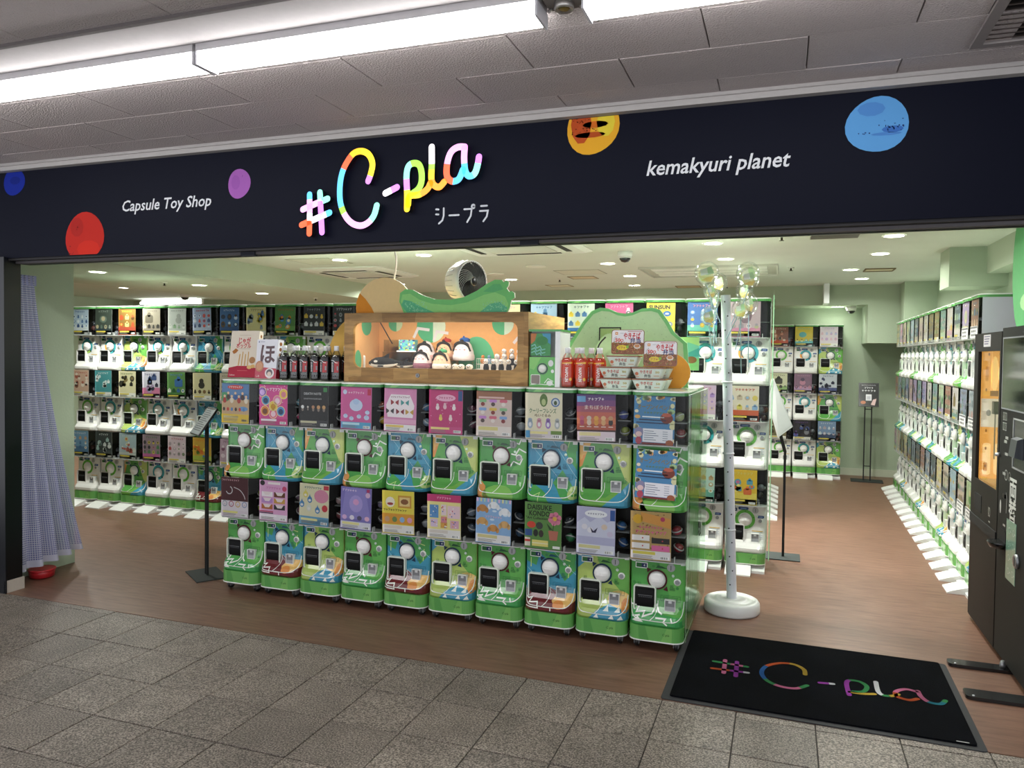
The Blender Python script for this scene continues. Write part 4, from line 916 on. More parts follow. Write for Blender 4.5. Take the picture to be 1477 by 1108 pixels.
# ------------------------------------------------------------------ one machine
def machine(loc, rotz, kind, dial, poster, label, group, bottom=False, top=False, tilt=0, feet='caster', end_side=False, pile=0, simple=False):
    gk = kind != 'W'
    z = BZ if bottom else 0
    t = thing('capsule_machine', label, 'capsule machine', loc, rotz, group)
    def part(n, me, x=0, y=0, zz=0, rot=(0, 0, 0)): return obj(n, me, None, t, (x, y, z+zz), rot)
    part('body', BODY[('GT' if end_side else 'G') if gk else 'W'])
    part('front_panel', PANEL[kind])
    part('display_window', WINDOW)
    if not simple:
        part('window_rail', RAIL)
        if poster: part('poster', poster, -.028+tilt*.2, .0065, .3375, (0, tilt, 0))
        yk = .0672
        part('dial_ring', DIAL[dial], fx(.49), yk-.004, .226); part('knob', KNOB, fx(.49), yk-.006, .226)
        c = part('chute', CHUTE['G' if gk else 'W'], 0, .044, 0); obj('flap', FLAP, None, c)
        part('coin_slot', COIN, 0, .066); part('button', BUTTON, 0, .065); part('coin_return', RET, 0, .043)
        if pile is not None: o = part('capsule_load', PILES[pile]); o['kind'] = 'stuff'
    else: part('window_rail', RAIL)
    if top: part('lid', LID['G' if gk else 'W'])
    if bottom:
        part('base', BASE)
        if feet == 'caster':
            for sx in (-1, 1):
                for y in (.05, .36): part('caster', CASTER, sx*.1, y)
        else: part('foot', FOOT)
    return t
def tz(i): return 0 if i == 0 else BZ+TH*i

CA = -.0097; CP = .287; CX0 = -3.3105; CY0 = 3.868
capsule_mesh = {}
def capsule(loc, c, label, group, r=.027):
    if c not in capsule_mesh:
        g = G(); g.lathe([(.0001, -r), (r*.6, -r*.8), (r*.95, -r*.3), (r, -.002)], n=14, col=c, m=0); g.lathe([(r*1.04, -.003), (r*1.04, .003)], n=14, col='#d8d8d8')
        shell = g.mesh('lower_shell', 'plastic')
        g = G(); g.lathe([(r, .003), (r*.9, r*.45), (r*.5, r*.87), (.0001, r)], n=14, col=c); capsule_mesh[c] = (shell, g.mesh('upper_shell', 'pet'))
        g = G(); g.lathe([(r*.9, -.002), (r*.8, r*.4), (r*.4, r*.7), (.0001, r*.78)], n=12, col=c); capsule_mesh[c] += (g.mesh('toy_pouch', 'fabric'),)
    t = thing('toy_capsule', label, 'capsule', loc, random.uniform(0, 6), group); t.rotation_euler = (random.uniform(-.6, .6), random.uniform(-.6, .6), random.uniform(0, 6))
    obj('lower_shell', capsule_mesh[c][0], None, t); obj('upper_shell', capsule_mesh[c][1], None, t); obj('toy_pouch', capsule_mesh[c][2], None, t)
random.seed(11)
DESC_T = ['sandy beach toy poster', 'hot pink poster of round faces', 'black figure poster with white title', 'pink poster with pale blue clouds', 'pink poster of five bows', 'crimson poster with small white charms',
          'beige sheet of many tiny toys', 'cream plush toy poster', 'purple and orange sunset poster', 'blue event poster']
DESC_L = ['maroon bracelet poster', 'pale pink poster of six boxes', 'cream poster with blue drops', 'lavender poster', 'yellow poster with framed picture', 'pale yellow poster with pink header',
          'light blue poster of fluffy heads', 'green art collection poster with pink flower', 'pale lavender snow scene poster', 'leopard tan poster with pink title']
CAPC = [['#7a4a5a', '#6a5a60'], ['#c4567c', '#7fb4cc'], ['#3c4248', '#4a4a50'], ['#c9a83c', '#b0604a'], ['#9fb4cc', '#5a86b0'], ['#6a4050', '#8a5064'], ['#b4b8bc', '#8a9298'], ['#6d7078', '#4c5058'], ['#a8b43c', '#4a5ab0'], ['#a83a40', '#c4c89a'],
        ['#9ca83a', '#b8c05a'], ['#9a6478', '#6a5468'], ['#8a4a50', '#b09498'], ['#5a4a64', '#847898'], ['#9a9ca4', '#6c7078'], ['#5c6c84', '#8894a4'], ['#3c5a78', '#2c3c50'], ['#2f7a4c', '#48505a'], ['#2f64a8', '#3a7ac0'], ['#a02a34', '#b83a4a']]
NMW = ['one', 'two']
COLN = {}
for i in range(10):
    for tr in (0, 1):
        kind = ('abc' if tr == 0 else 'ABC')[i % 3]; dial = 'm' if kind in 'Aa' else 'n'
        lx = CX0+CP*(i+.5); ly = CY0+CA*CP*(i+.5)
        d = (DESC_L if tr == 0 else DESC_T)[i]
        machine((lx, ly, tz(tr)), CA, kind, dial, POST[(10 if tr == 0 else 0)+i], '%s-row counter capsule machine, %s from left, with %s' % ('lower' if tr == 0 else 'upper', ORD[i], d),
                'capsule machines of the front counter', bottom=tr == 0, top=tr == 1, tilt=random.uniform(-.02, .02), end_side=i == 9, pile=None)
        cc = CAPC[(10 if tr == 0 else 0)+i]
        for k in (0, 1):
            zz = BZ+TH*tr
            capsule((lx+.098-.012*k, ly+.11+.012*k, zz+.475 if k else zz+.39), cc[k], '%s toy capsule in %s-row counter machine, %s from left' % ('higher' if k else 'lower', 'lower' if tr == 0 else 'upper', ORD[i]), 'capsules in the counter machines')
# rear half of the counter, facing the shop
for i in range(10):
    for tr in (0, 1):
        lx = CX0+CP*(i+.5); ly = CY0+CA*CP*(i+.5)+2*DEEP+.003
        machine((lx, ly, tz(tr)), PI+CA, 'abc'[i % 3] if tr == 0 else 'ABC'[i % 3], 'n', None, 'green capsule machine in the rear half of the counter, facing away', 'rear counter capsule machines', bottom=tr == 0, top=tr == 1, simple=True, end_side=False)
# clear board with green edges on the end of the counter
t = thing('acrylic_end_board', 'clear acrylic board with green edges on the right end of the counter', 'panel', (CX0+10*CP+.003, CY0-.02, .07), CA)
g = G(); g.box(0, .005, 0, .86, 0, 1.235, '#fff'); obj('sheet', g, 'board', t)
g = G(); g.box(.0051, .0056, 0, .006, 0, 1.235, '#bfe0c4'); g.box(.0051, .0056, .854, .86, 0, 1.235, '#bfe0c4'); g.box(.0, .0055, 0, .86, 1.235, 1.239, '#d4eed6'); obj('edge', g, 'gloss', t)
# second event poster, taped over the tenth machine's panel
g, P = sheet(.2, .255)
me = POST[9]
o = obj('event_poster', me, None, None, (CX0+CP*9.5-.012, CY0+CA*CP*9.5+.0, BZ+TH+.065), (.0, .03, CA)); o.rotation_euler[0] = -.03
tag(o, 'blue event poster taped over the knob of the upper right counter machine', 'poster')

# ------------------------------------------------------------------ back row: 22 columns, three tiers, facing the front
BP = .2916; BX1 = -.084; BY = 5.53
C = dict
SPEC = {  # column -> [top, middle, bottom] = (background, colours, title, band)
 0: [('#b9cbdd', ['#5a7fb0', '#3c5a8c', '#e4ebf0'], '#3a64a4', '#d8dfe4'), ('#dcb8a4', ['#b86a5a', '#8c5a4c', '#efe0d4'], '#c25a50', None), ('#7fa8cc', ['#e8ecee', '#4a78a8', '#d4b090'], '#eef2f4', '#5c84ac')],
 1: [('#3c463e', ['#5f6e62', '#8a9488', '#a49a7c'], '#8c968c', '#2e3a3c'), ('#4f9aa0', ['#e4efee', '#b9dcdc', '#dfeaea'], '#e8f0f0', None), ('#3a4244', ['#dfe4e4', '#a9c4c4', '#c8d0d2'], '#dfe6e6', '#4c5658')],
 2: [('#8c6a34', ['#c9a24a', '#5a3c1e', '#b8522e', '#d9c07a'], '#d9c94a', '#a84a34'), ('#e0d8b0', ['#4a4638', '#8a7a4c', '#2e2e2a'], '#5d7a4c', None), ('#b0c4cc', ['#c0685c', '#e4e4dc', '#d9cf8c'], '#d8dde0', '#c9d0cc')],
 3: [('#a09684', ['#6a6254', '#d0c6b4', '#3c3a36', '#c8b48c'], '#6d6258', '#8c8272'), ('#d4d0dc', ['#4a5a8a', '#3a3a4c', '#a890b0'], '#8a84a4', '#c87a9c'), ('#9a8490', ['#5a8c5c', '#c85a94', '#d8c24e', '#3c3c40'], '#4a7a4c', '#c26aa0')],
 4: [('#a9ada6', ['#7f9a7a', '#c4c8c0', '#8c9088'], '#7d847c', None), ('#5c8a4c', ['#3c6ca4', '#dce0d0', '#2f5a34'], '#5c8cc4', '#4a7a40'), ('#dcc8d0', ['#c0565c', '#b0a0a8', '#7d8a6c', '#e8dcdc'], '#b84a5c', None)],
 5: [('#8c9cb8', ['#3a4a74', '#c8d0dc', '#b8443c'], '#b83434', '#a8b4c8'), ('#d8cfa4', ['#5c4a34', '#3a342c', '#8a6a44'], '#d8d4c0', None), ('#c8a03c', ['#d8742c', '#7c9c3c', '#4c7cb4', '#e8d84c'], '#d87a2c', '#a8b84a')],
 6: [('#3c6ca4', ['#24324a', '#c8d8e8', '#5a442c'], '#c8d8ec', '#2c5488'), ('#d0c4b0', ['#8a7a64', '#5c4a3c'], None, None), ('#c4a8b8', ['#8a5a74', '#e4d4dc'], None, None)],
 7: [('#dcd49c', ['#8c9aa4', '#c8b44c', '#5c84b0'], '#8a8464', None), ('#bcb8b0', ['#7a7468', '#dcd8d0'], None, None), ('#a8b8c8', ['#5c7490', '#dce4ec'], None, None)],
 8: [('#5c8a4c', ['#d8943c', '#e4dcb0', '#4c84b8'], '#b0503c', '#6c9c54'), ('#b8a890', ['#6c5c4c', '#dccfb8'], None, None), ('#94a484', ['#5c6c4c', '#d0d8c0'], None, None)],
 9: [('#34383c', ['#9ca4ac', '#c8ccd0', '#d0b44c', '#6c94bc'], '#8c949c', None), ('#8c949c', ['#5c646c', '#c8d0d8'], None, None), ('#c8b490', ['#8c744c', '#ece0c8'], None, None)],
 10: [('#2e3234', ['#8c9094', '#b4484c', '#5c6064'], '#b8bcc0', None), ('#70787c', ['#acb4b8', '#3c4448'], None, None), ('#b08c94', ['#745058', '#dcc4c8'], None, None)],
 16: [('#a4c0d8', ['#5c8cb8', '#dce8f0', '#d0b85c'], '#4c74a0', None)], 17: [('#c8d4c4', ['#4c7cac', '#e0c43c', '#5c8c6c'], '#44645c', '#3c74ac')],
 18: [('#c45c88', ['#5cb0b0', '#e0c4d0', '#3a2c34'], '#dc9cb8', '#58a8ac')], 19: [('#dcd088', ['#c87c44', '#5c8c9c', '#b4a444'], '#a8742c', None)],
}
SPEC[19] = [('#d8c048', ['#4c7cb4', '#e4d890', '#8c949c', '#d0d0c4'], None, None)]
SPEC[20] = [('#4c74b4', ['#8cacd8', '#d8dcec', '#dcb84c', '#c4a83c'], '#d8909c', '#6cb4a4'), ('#d0b4cc', ['#b090c8', '#d8b8cc', '#8c9ccc', '#dccc9c'], '#c07890', None), ('#b8d4c8', ['#4c5458', '#dcece4', '#94b8ac', '#c4a87c'], '#8ca8a0', '#6ca898')]
SPEC[21] = [('#c8b0b8', ['#8c7480', '#dcccd0', '#a89ca8', '#c4606c', '#b8b490'], '#98788c', '#d08ca8'), ('#dcd0c0', ['#7ca4cc', '#d8c468', '#c4b09c', '#8cacd0'], '#c85848', '#c8603c'), ('#dcb838', ['#d8a02c', '#5ca0b8', '#d8703c', '#cc6c94', '#ecdc7c'], '#d8c878', '#e0cc5c')]
rg = random.Random(21)
PAL = ['#c9b8a8', '#a8bcc8', '#c8a4b0', '#b4c4a4', '#8c94a8', '#d8cca0', '#606870', '#a87c6c', '#7c9c94', '#b09cc0', '#d0c8c4', '#88744c']
def rand_spec():
    return (rg.choice(PAL), [rg.choice(PAL) for _ in range(3)]+[rg.choice(('#b4443c', '#3c64a0', '#3c7c4c', '#d8b43c', '#3a3a40'))], None, rg.choice((None, rg.choice(PAL))))
TN = ['bottom', 'middle', 'top']
WD = 'gbholgbg'
for c in range(22):
    for tr in range(3):
        gk = c % 3 == 2 and c < 18
        kind = ('W' if not gk else 'Cca'[tr] if (c//3) % 2 == 0 else 'bBB'[tr])
        if gk and tr == 2: kind = 'cB'[(c//3) % 2]
        sp = SPEC.get(c, [])
        s = sp[2-tr] if len(sp) > 2-tr else rand_spec()
        p = None
        if c == 19 and tr == 2:
            g, P = sheet(); P.rect(-.1025, .1025, 0, .245, '#d8c048'); P.text('SUNSUN', -.01, .212, .027, '#141c30', 4, w=.15, bold=.035)
            for x, z, cc in ((-.055, .16, '#4c7cb4'), (.045, .165, '#3c6cac'), (-.06, .11, '#4c84bc'), (.0, .07, '#d8dce0'), (.06, .09, '#8c949c')): P.ell(x, z, .028, .02, cc, 3, 12); P.ell(x, z, .014, .006, '#e8e8e4', 4, 10)
            P.rect(-.1025, .1025, 0, .03, '#c8b44c', 2); p = g.mesh('poster', 'paper')
        elif not (c in range(11, 16) and tr < 2): p = generic(c*7+tr, *s)
        dial = ('n' if gk else WD[(c*2+tr*3) % 8])
        if c == 21: dial = 'ggo'[tr]
        if c == 20: dial = 'gbb'[tr]
        if c in (0, 1): dial = [('g', 'g', 'l'), ('g', 'h', 'o')][c][tr]
        machine((BX1-BP*(22-c-.5), BY, tz(tr)), 0, kind, dial, p, '%s capsule machine, %s row of the back line, %s column from left wall' % ('green patterned' if gk else 'white', TN[tr], ORD[c]),
                'capsule machines of the back line', bottom=tr == 0, top=tr == 2, feet='foot', tilt=rg.uniform(-.02, .02), pile=(c+tr) % 4)
t = thing('acrylic_end_board', 'clear acrylic board with green edges at the end of the back machine line', 'panel', (BX1+.012, BY-.03, .1))
g = G(); g.box(0, .005, 0, .42, 0, 1.82, '#fff'); obj('sheet', g, 'board', t)
g = G(); g.box(-.0005, .0055, -.003, 0, 0, 1.82, '#a9dcae'); g.box(-.0005, .0055, 0, .42, 1.82, 1.824, '#a9dcae'); obj('edge', g, 'gloss', t)

# ------------------------------------------------------------------ right wall row, facing -X
RA = .0178
for c in range(15):
    y = 5.555+.2875*c; x = 1.135+RA*(y-5.43)
    for tr in range(3):
        gk = c % 4 == (0 if tr == 0 else 2) or (c % 5 == 3 and tr == 1)
        kind = 'W' if not gk else 'cBA'[tr] if c % 2 == 0 else 'bCB'[tr]
        p = generic(300+c*5+tr, *rand_spec()) if c else generic(300+tr, *[('#b8c8a0', ['#6c9c5c', '#d8d0a0', '#8c5c3c'], None, '#c8b490'), ('#a8b0b8', ['#6c747c', '#c89c94'], None, None), ('#9c7464', ['#5c7c94', '#d8b89c', '#6c9c74'], None, None)][tr])
        t = machine((x, y, tz(tr)), -PI/2-RA, kind, 'n' if gk else WD[(c+tr*5) % 8], p, '%s capsule machine, %s row along the right wall, %s from the black cabinets' % ('green patterned' if gk else 'white', TN[tr], ORD[c]),
                    'capsule machines along the right wall', bottom=tr == 0, top=tr == 2, feet='foot', pile=(c+tr) % 4)
        if c == 0:
            g = G(); g.box(.1415, .1445, .014, DEEP, 0, TH, '#c3c6ce'); obj('side_panel', g, 'plastic', t, (0, 0, BZ if tr == 0 else 0))
        if c < 2:
            g = G(); g.box(-.12, .085, -.0015, 0, 0, .075, '#e6e6e4'); P = Pr(g, front_fn(-.0015), 0, .0005); P.rect(-.115, .08, .06, .072, '#6f7074')
            for k in range(8): P.rect(-.09+.022*(k % 4)*1.6, -.07+.022*(k % 4)*1.6, .012+.024*(k//4), .026+.024*(k//4), '#3c3c40', 2)
            obj('price_card', g, 'paper', t, (0, .002, (BZ if tr == 0 else 0)+.337))
# ------------------------------------------------------------------ far block, three columns against the back wall
for c in range(3):
    for tr in range(3):
        s = [[('#7c7454', ['#b0a884', '#4c4430', '#d8d0b4'], None, None), ('#d8d8b8', ['#4c4c44', '#8cac6c'], None, '#98b878'), ('#8c5c4c', ['#dcc8b8', '#4c3028', '#c88c74'], None, '#c85c3c')],
             [('#2c2830', ['#6c4c8c', '#8c8c94', '#4c5c9c'], None, None), ('#8c6c84', ['#c88ca4', '#5c4c64', '#d8a8b8'], None, '#b898bc'), ('#c8b43c', ['#5ca8a8', '#d8d8a0', '#8c6c2c'], None, '#6cb4b4')],
             [('#7c94b4', ['#d0d8e0', '#4c6c94', '#b8a8b0'], None, '#3c4c6c'), ('#c8ccd4', ['#3c4468', '#2c3048'], None, '#4c5484'), ('#e0d4dc', ['#c8a8cc', '#b8c0dc', '#dcb8c4'], None, None)]][c][tr]
        kind = 'W' if c < 2 else 'cCc'[tr]
        machine((-.024+.2875*c, 10.19, tz(tr)), 0, kind, 'n' if c == 2 else [('g', 'g', 'g'), ('h', 'b', 'o')][c][tr], generic(500+c*3+tr, *s),
                '%s capsule machine, %s row of far corner block, %s column' % ('green patterned' if c == 2 else 'white', TN[tr], ['left', 'middle', 'right'][c]), 'capsule machines in the far corner', bottom=tr == 0, top=tr == 2, feet='foot', pile=(c+tr) % 4)
# ------------------------------------------------------------------ aisle row behind the back line, facing +X (edge-on in the photo)
for c in range(7):
    for tr in range(3):
        machine((-.145, 7.5+.2875*c, tz(tr)), PI/2, 'W', WD[c % 8], None, 'white capsule machine in the aisle row behind the back line, seen edge-on', 'aisle row machines', bottom=tr == 0, top=tr == 2, feet='foot', pile=None)

# ================================================================== THINGS ON THE COUNTER
CT = BZ+2*TH+.0236          # counter top
def cyf(x): return CY0+CA*(x-CX0)    # front edge of the counter at x
# ---- two snack cartons leaning back
def carton(x, y, w, h, d, rotz, lean, label, draw, colr, side='#8c1f2c'):
    t = thing('snack_box', label, 'box', (x, y, CT+.001+d*math.sin(lean)), group='snack boxes', rot=(-lean, 0, rotz))
    g = G(); g.box(-w/2, w/2, 0, d, 0, h, colr); P = Pr(g, right_fn(w/2), 0, .0005)
    P.rect(.001, d-.001, .001, h*.24, side, 1)
    for k in range(5): P.ell(d/2, h*(.33+.14*k), d*.22, d*.25, '#8a5a34', 1, 10)
    Pr(g, front_fn(0), 0, .0005).rect(-w/2+.0005, w/2-.0005, .0005, .01, side, 1)
    obj('carton', g, 'gloss', t)
    g = G(); draw(Pr(g, front_fn(-.0004), 0, .0005, clip=(-w/2, w/2, 0, h)), w, h); obj('front_print', g, 'gloss', t)
def d1(P, w, h):
    P.rect(-w/2, w/2, 0, h, '#ddd2c2', 0); P.poly([(-w/2, 0), (w/2, 0), (w/2, h*.2), (w*.2, h*.245), (-w*.2, h*.245), (-w/2, h*.2)], '#a8203a', 1)
    P.text('じゃが', 0, h*.79, .032, '#c21f36', 2, w=w*.42, bold=.022); P.text('ポックル', -.005, h*.68, .026, '#c21f36', 2, w=w*.52, bold=.022)
    P.rect(-w*.2, w*.2, h*.9, h*.907, '#b4a894', 2); P.rect(-w*.2, w*.22, h*.61, h*.617, '#a8988a', 2)
    P.poly([(-w*.42, h*.55), (-w*.3, h*.62), (-w*.2, h*.58), (-w*.28, h*.52), (-w*.36, h*.5)], '#a86a34', 2)
    for i in range(4): P.stroke([(-w*.16+i*w*.11, h*.25), (-w*.13+i*w*.1, h*(.5+.05*(i % 2)))], .007, '#c49a5c', 2)
    P.ell(w*.32, h*.37, w*.11, w*.11, '#a87a50', 2); P.ell(w*.24, h*.22, w*.09, w*.06, '#d8b478', 3); P.ell(w*.36, h*.24, w*.08, w*.06, '#cfa868', 3)
    P.rect(-w*.18, w*.18, h*.14, h*.148, '#c8646c', 2); P.text('Calbee', -w*.36, h*.05, .009, '#e8d8d4', 2, w=w*.2)
def d2(P, w, h):
    P.rect(-w/2, w/2, 0, h, '#dcdce4', 0); P.poly([(-w/2, 0), (w/2, 0), (w/2, h*.26), (-w/2, h*.3)], '#b0223e', 1)
    P.text('ほ', .01, h*.62, h*.4, '#4a1f28', 2, bold=0.023); P.poly([(-w*.43, h*.92), (-w*.36, h*.92), (-w*.395, h*.96)], '#2c2c74', 2); P.rect(-w*.33, -w*.12, h*.933, h*.943, '#5a5a84', 2)
    P.ell(-w*.3, h*.31, w*.2, h*.14, '#b0724a', 3, 16); P.ell(-w*.3, h*.31, w*.15, h*.1, '#c48a5e', 4, 14); P.ell(w*.2, h*.14, w*.22, h*.13, '#dcd4d4', 3, 14); P.ell(w*.2, h*.15, w*.15, h*.09, '#4a4248', 4, 12); P.ell(w*.2, h*.12, w*.1, h*.06, '#d8c0b0', 5, 10)
    P.text('しお', -w*.36, h*.06, .012, '#eedcd8', 2, w=w*.16)
carton(-3.235, 3.985, .198, .30, .045, .12, .16, 'tall cream snack box with red lettering, standing left of the white box', d1, '#ddd2c2')
carton(-3.035, 3.955, .172, .245, .05, -.12, .1, 'white snack box with one big dark character and red base', d2, '#dcdce4')
# ---- soft drink bottles
def bottle_mesh(body, liquid, label_draw, lab_col, h=.212, r=.033):
    k = h/.212
    g = G(); g.lathe([(r*.75, 0), (r*.97, .004), (r, .015), (r*.95, .03*k), (r, .045*k), (r, .125*k), (r*.93, .145*k), (r*.6, .172*k), (r*.4, .182*k), (r*.39, .19*k)], n=18, col=body)
    bm = g.mesh('bottle_body', 'pet')
    g = G(); g.lathe([(r*.72, .003), (r*.93, .006), (r*.96, .03*k), (r*.97, .12*k), (r*.9, .142*k), (r*.66, .158*k)], n=16, col=liquid); lq = g.mesh('drink', 'gloss')
    g = G(); g.lathe([(r*1.012, .05*k), (r*1.012, .126*k), (r*.95, .146*k)], n=20, col=lab_col)
    g.f = [f for f in g.f if len(f) == 4]; g.c = g.c[:len(g.f)]; g.m = g.m[:len(g.f)]; g.s = g.s[:len(g.f)]
    def fn(a, b, o): t = a/(r*1.012); return ((r*1.012+o)*math.sin(t), -(r*1.012+o)*math.cos(t), b)
    label_draw(Pr(g, fn, 0, .0005, cuts=([-.03, -.022, -.014, -.007, 0, .007, .014, .022, .03], [])), k); lb = g.mesh('wrap_label', 'gloss')
    g = G(); n = 20; g.lathe([(r*.44, .186*k), (r*.44, .21*k), (r*.4, .212*k)], n=20, col='#e9eaec'); g.lathe([(r*.46, .182*k), (r*.46, .186*k)], n=20, col='#d4d6d8'); cp = g.mesh('cap', 'plastic')
    return [('bottle_body', bm), ('drink', lq), ('wrap_label', lb), ('cap', cp)]
def lab_g(P, k):
    P.poly([(.004, .052), (.03, .052), (.034, .118), (.006, .118)], '#a81c22', 1); P.stroke(smooth_path([(-.02, .125), (-.002, .124), (.012, .112), (.026, .11)], 3), .004, '#d8d8d8', 2)
    P.text('GUARANA', -.008, .085, .012, '#dcdcdc', 2, w=.06, bold=.02, rot=-PI/2, shear=.2)
    P.rect(.02, .028, .066, .09, '#8c9094', 2)
def lab_n(P, k):
    P.text('NAPOLIN', -.002, .07, .016, '#f0e6e0', 2, w=.075, bold=.03, rot=-PI/2); P.text('リボン', -.002, .125, .01, '#f0e8d8', 2, w=.024, bold=0.009); P.ell(.02, .045, .008, .009, '#f0b43c', 2, 10)
    P.poly([(-.03, .128), (.03, .128), (.03, .138), (-.03, .132)], '#e8b43c', 1)
COLA = bottle_mesh('#fff', '#120d0c', lab_g, '#141214'); NAP = bottle_mesh('#fff', '#c8361a', lab_n, '#c23a20', .214, .0355)
def put_bottle(parts, x, y, rz, label, group, name):
    t = thing(name, label, 'bottle', (x, y, CT+.0005), rz, group)
    for n, me in parts: obj(n, me, None, t)
for i, x in enumerate((-2.905, -2.832, -2.757, -2.684, -2.611, -2.538)):
    put_bottle(COLA, x, 3.975+.006*(i % 2), random.uniform(-.15, .1), 'dark cola bottle with black and red label, front row, %s from the snack boxes' % ORD[i], 'dark drink bottles', 'drink_bottle')
for i, x in enumerate((-2.87, -2.795, -2.645, -2.52)):
    put_bottle(COLA, x, 4.06, random.uniform(-.2, .2), 'dark cola bottle in the second row, %s from the snack boxes' % ORD[i], 'dark drink bottles', 'drink_bottle')
for i, (x, y) in enumerate(((-1.092, 3.965), (-1.016, 3.965), (-.925, 4.0))):
    put_bottle(NAP, x, y, random.uniform(-.05, .25), 'orange-red soda bottle in front, %s from the mini machine' % ORD[i], 'orange soda bottles', 'soda_bottle')
for i, (x, y) in enumerate(((-1.06, 4.05), (-.985, 4.06))):
    put_bottle(NAP, x, y, random.uniform(-.3, .3), 'orange-red soda bottle behind, %s from the mini machine' % ORD[i], 'orange soda bottles', 'soda_bottle')
# ---- instant noodle trays
def frust(g, w0, d0, w1, d1, z0, z1, col, r=.012):
    A = rrect(-w0/2, w0/2, -d0/2, d0/2, r, 3); B_ = rrect(-w1/2, w1/2, -d1/2, d1/2, r, 3); n = len(A)
    g.face([(x, y, z0) for x, y in A][::-1], col); g.face([(x, y, z1) for x, y in B_], col)
    g.add([(x, y, z0) for x, y in A]+[(x, y, z1) for x, y in B_], [(i, (i+1) % n, n+(i+1) % n, n+i) for i in range(n)], col, 0, True)
TW, TD, THH = .172, .13, .05
g = G(); frust(g, TW*.72, TD*.72, TW*.97, TD*.97, 0, THH, '#dbe8dc')
def tray_fn(a, b, o): k = b/THH; return (a, -(TD*.36+(TD*.125)*k)-o, b)
P = Pr(g, tray_fn, 0, .0006); P.text('やきそば', -.008, .034, .014, '#c2341f', 2, w=.062, bold=0.013); P.text('弁当', -.002, .014, .013, '#2a2426', 2, w=.032, bold=0.013); P.ell(-.055, .024, .009, .009, '#c87a5a', 2, 9); P.text('50', .05, .032, .01, '#b8a83c', 2, w=.02, bold=.02); P.rect(.03, .058, .012, .015, '#c89a6c', 2); P.rect(-.062, -.045, .008, .011, '#c87a5a', 2)
TRAY = g.mesh('tray', 'plastic')
g = G(); g.prism(rrect(-TW/2, TW/2, -TD/2, TD/2, .014, 4), THH, THH+.007, 'z', '#8a5c3c')
P = Pr(g, top_fn(THH+.007), 0, .0005, clip=(-TW/2+.002, TW/2-.002, -TD/2+.002, TD/2-.002))
P.poly(rrect(-TW/2+.003, TW/2-.003, -TD/2+.003, TD/2-.003, .012, 4), '#e9e7ea', 1); P.rect(-TW/2+.003, TW/2-.003, -TD/2+.003, -.004, '#8a5230', 2)
rn = random.Random(4)
for i in range(120): x, y = rn.uniform(-.078, .078), rn.uniform(-.058, -.004); a = rn.uniform(0, 3); P.stroke([(x, y), (x+.012*math.cos(a), y+.012*math.sin(a))], .003, rn.choice(('#b07a4c', '#6c3c24', '#c8945c', '#9c5c3c', '#7c8c3c')), 3)
P.ell(-.028, -.03, .03, .014, '#e2c832', 4, 14); P.ell(.0, -.026, .008, .008, '#8cb83c', 5, 9); squiggle(P, -.03, -.03, .04, .01, '#a8503c', rn, 5); P.ell(.05, -.022, .018, .013, '#e4dcd4', 4, 12); P.ell(.05, -.02, .014, .009, '#c88c5c', 5, 10)
P.text('やきそば', .022, .032, .028, '#c81f26', 4, w=.088, bold=0.020); P.text('弁当', .04, .008, .022, '#23236c', 4, w=.055, bold=0.018); P.text('50', -.052, .01, .018, '#d2462c', 4, w=.028, bold=.03); P.ring(-.03, .008, .005, .008, '#d2462c', 4, 10)
P.rect(-.066, -.052, .038, .052, '#d88a3c', 4); P.rect(-.062, -.056, .042, .048, '#f0e4d4', 5); P.rect(-.04, -.024, .044, .048, '#c8c8cc', 4); P.rect(.0, .075, .054, .057, '#b4544c', 4)
for i in range(5): a = 2.2+i*.35; P.stroke([(-.045+.024*math.cos(a), .01+.018*math.sin(a)), (-.045+.03*math.cos(a), .01+.023*math.sin(a))], .0022, '#4a4a54', 4)
LIDM = g.mesh('lid', 'gloss')
def tray(loc, rot, label):
    t = thing('instant_noodle_tray', label, 'instant noodles', loc, group='instant noodle trays', rot=rot); obj('tray', TRAY, None, t); obj('lid', LIDM, None, t)
LH = THH+.0085
ty = 3.955
for k, (x, n) in enumerate(((-.818, 'left'), (-.648, 'right'))):
    tray((x, ty, CT+.001), (0, 0, 0), 'yakisoba noodle tray lying flat, bottom of the %s front stack' % n)
    tray((x-.004, ty, CT+.001+LH), (0, 0, 0), 'yakisoba noodle tray lying flat, second from bottom of the %s front stack' % n)
    tray((x+.006, ty+.137, CT+.001), (0, 0, 0), 'yakisoba noodle tray on the counter behind the %s front stack' % n)
    tray((x+.01, ty+.137, CT+.001+LH), (0, 0, 0), 'yakisoba noodle tray, upper of the pair behind the %s front stack' % n)
tray((-.782, ty, CT+.001+2*LH), (0, 0, 0), 'yakisoba noodle tray lying flat on top of the left front stack')
def stood(x, y, z, label):     # standing on its long edge, lid to the front
    tray((x, y, z), (PI/2-.08, 0, 0), label)
stood(-.768, ty+.06, CT+.003+3*LH+TD/2-.002, 'yakisoba noodle tray stood upright on the left stack, lid facing out')
stood(-.598, ty+.06, CT+.003+2*LH+TD/2-.002, 'yakisoba noodle tray stood upright on the right stack, lid facing out')
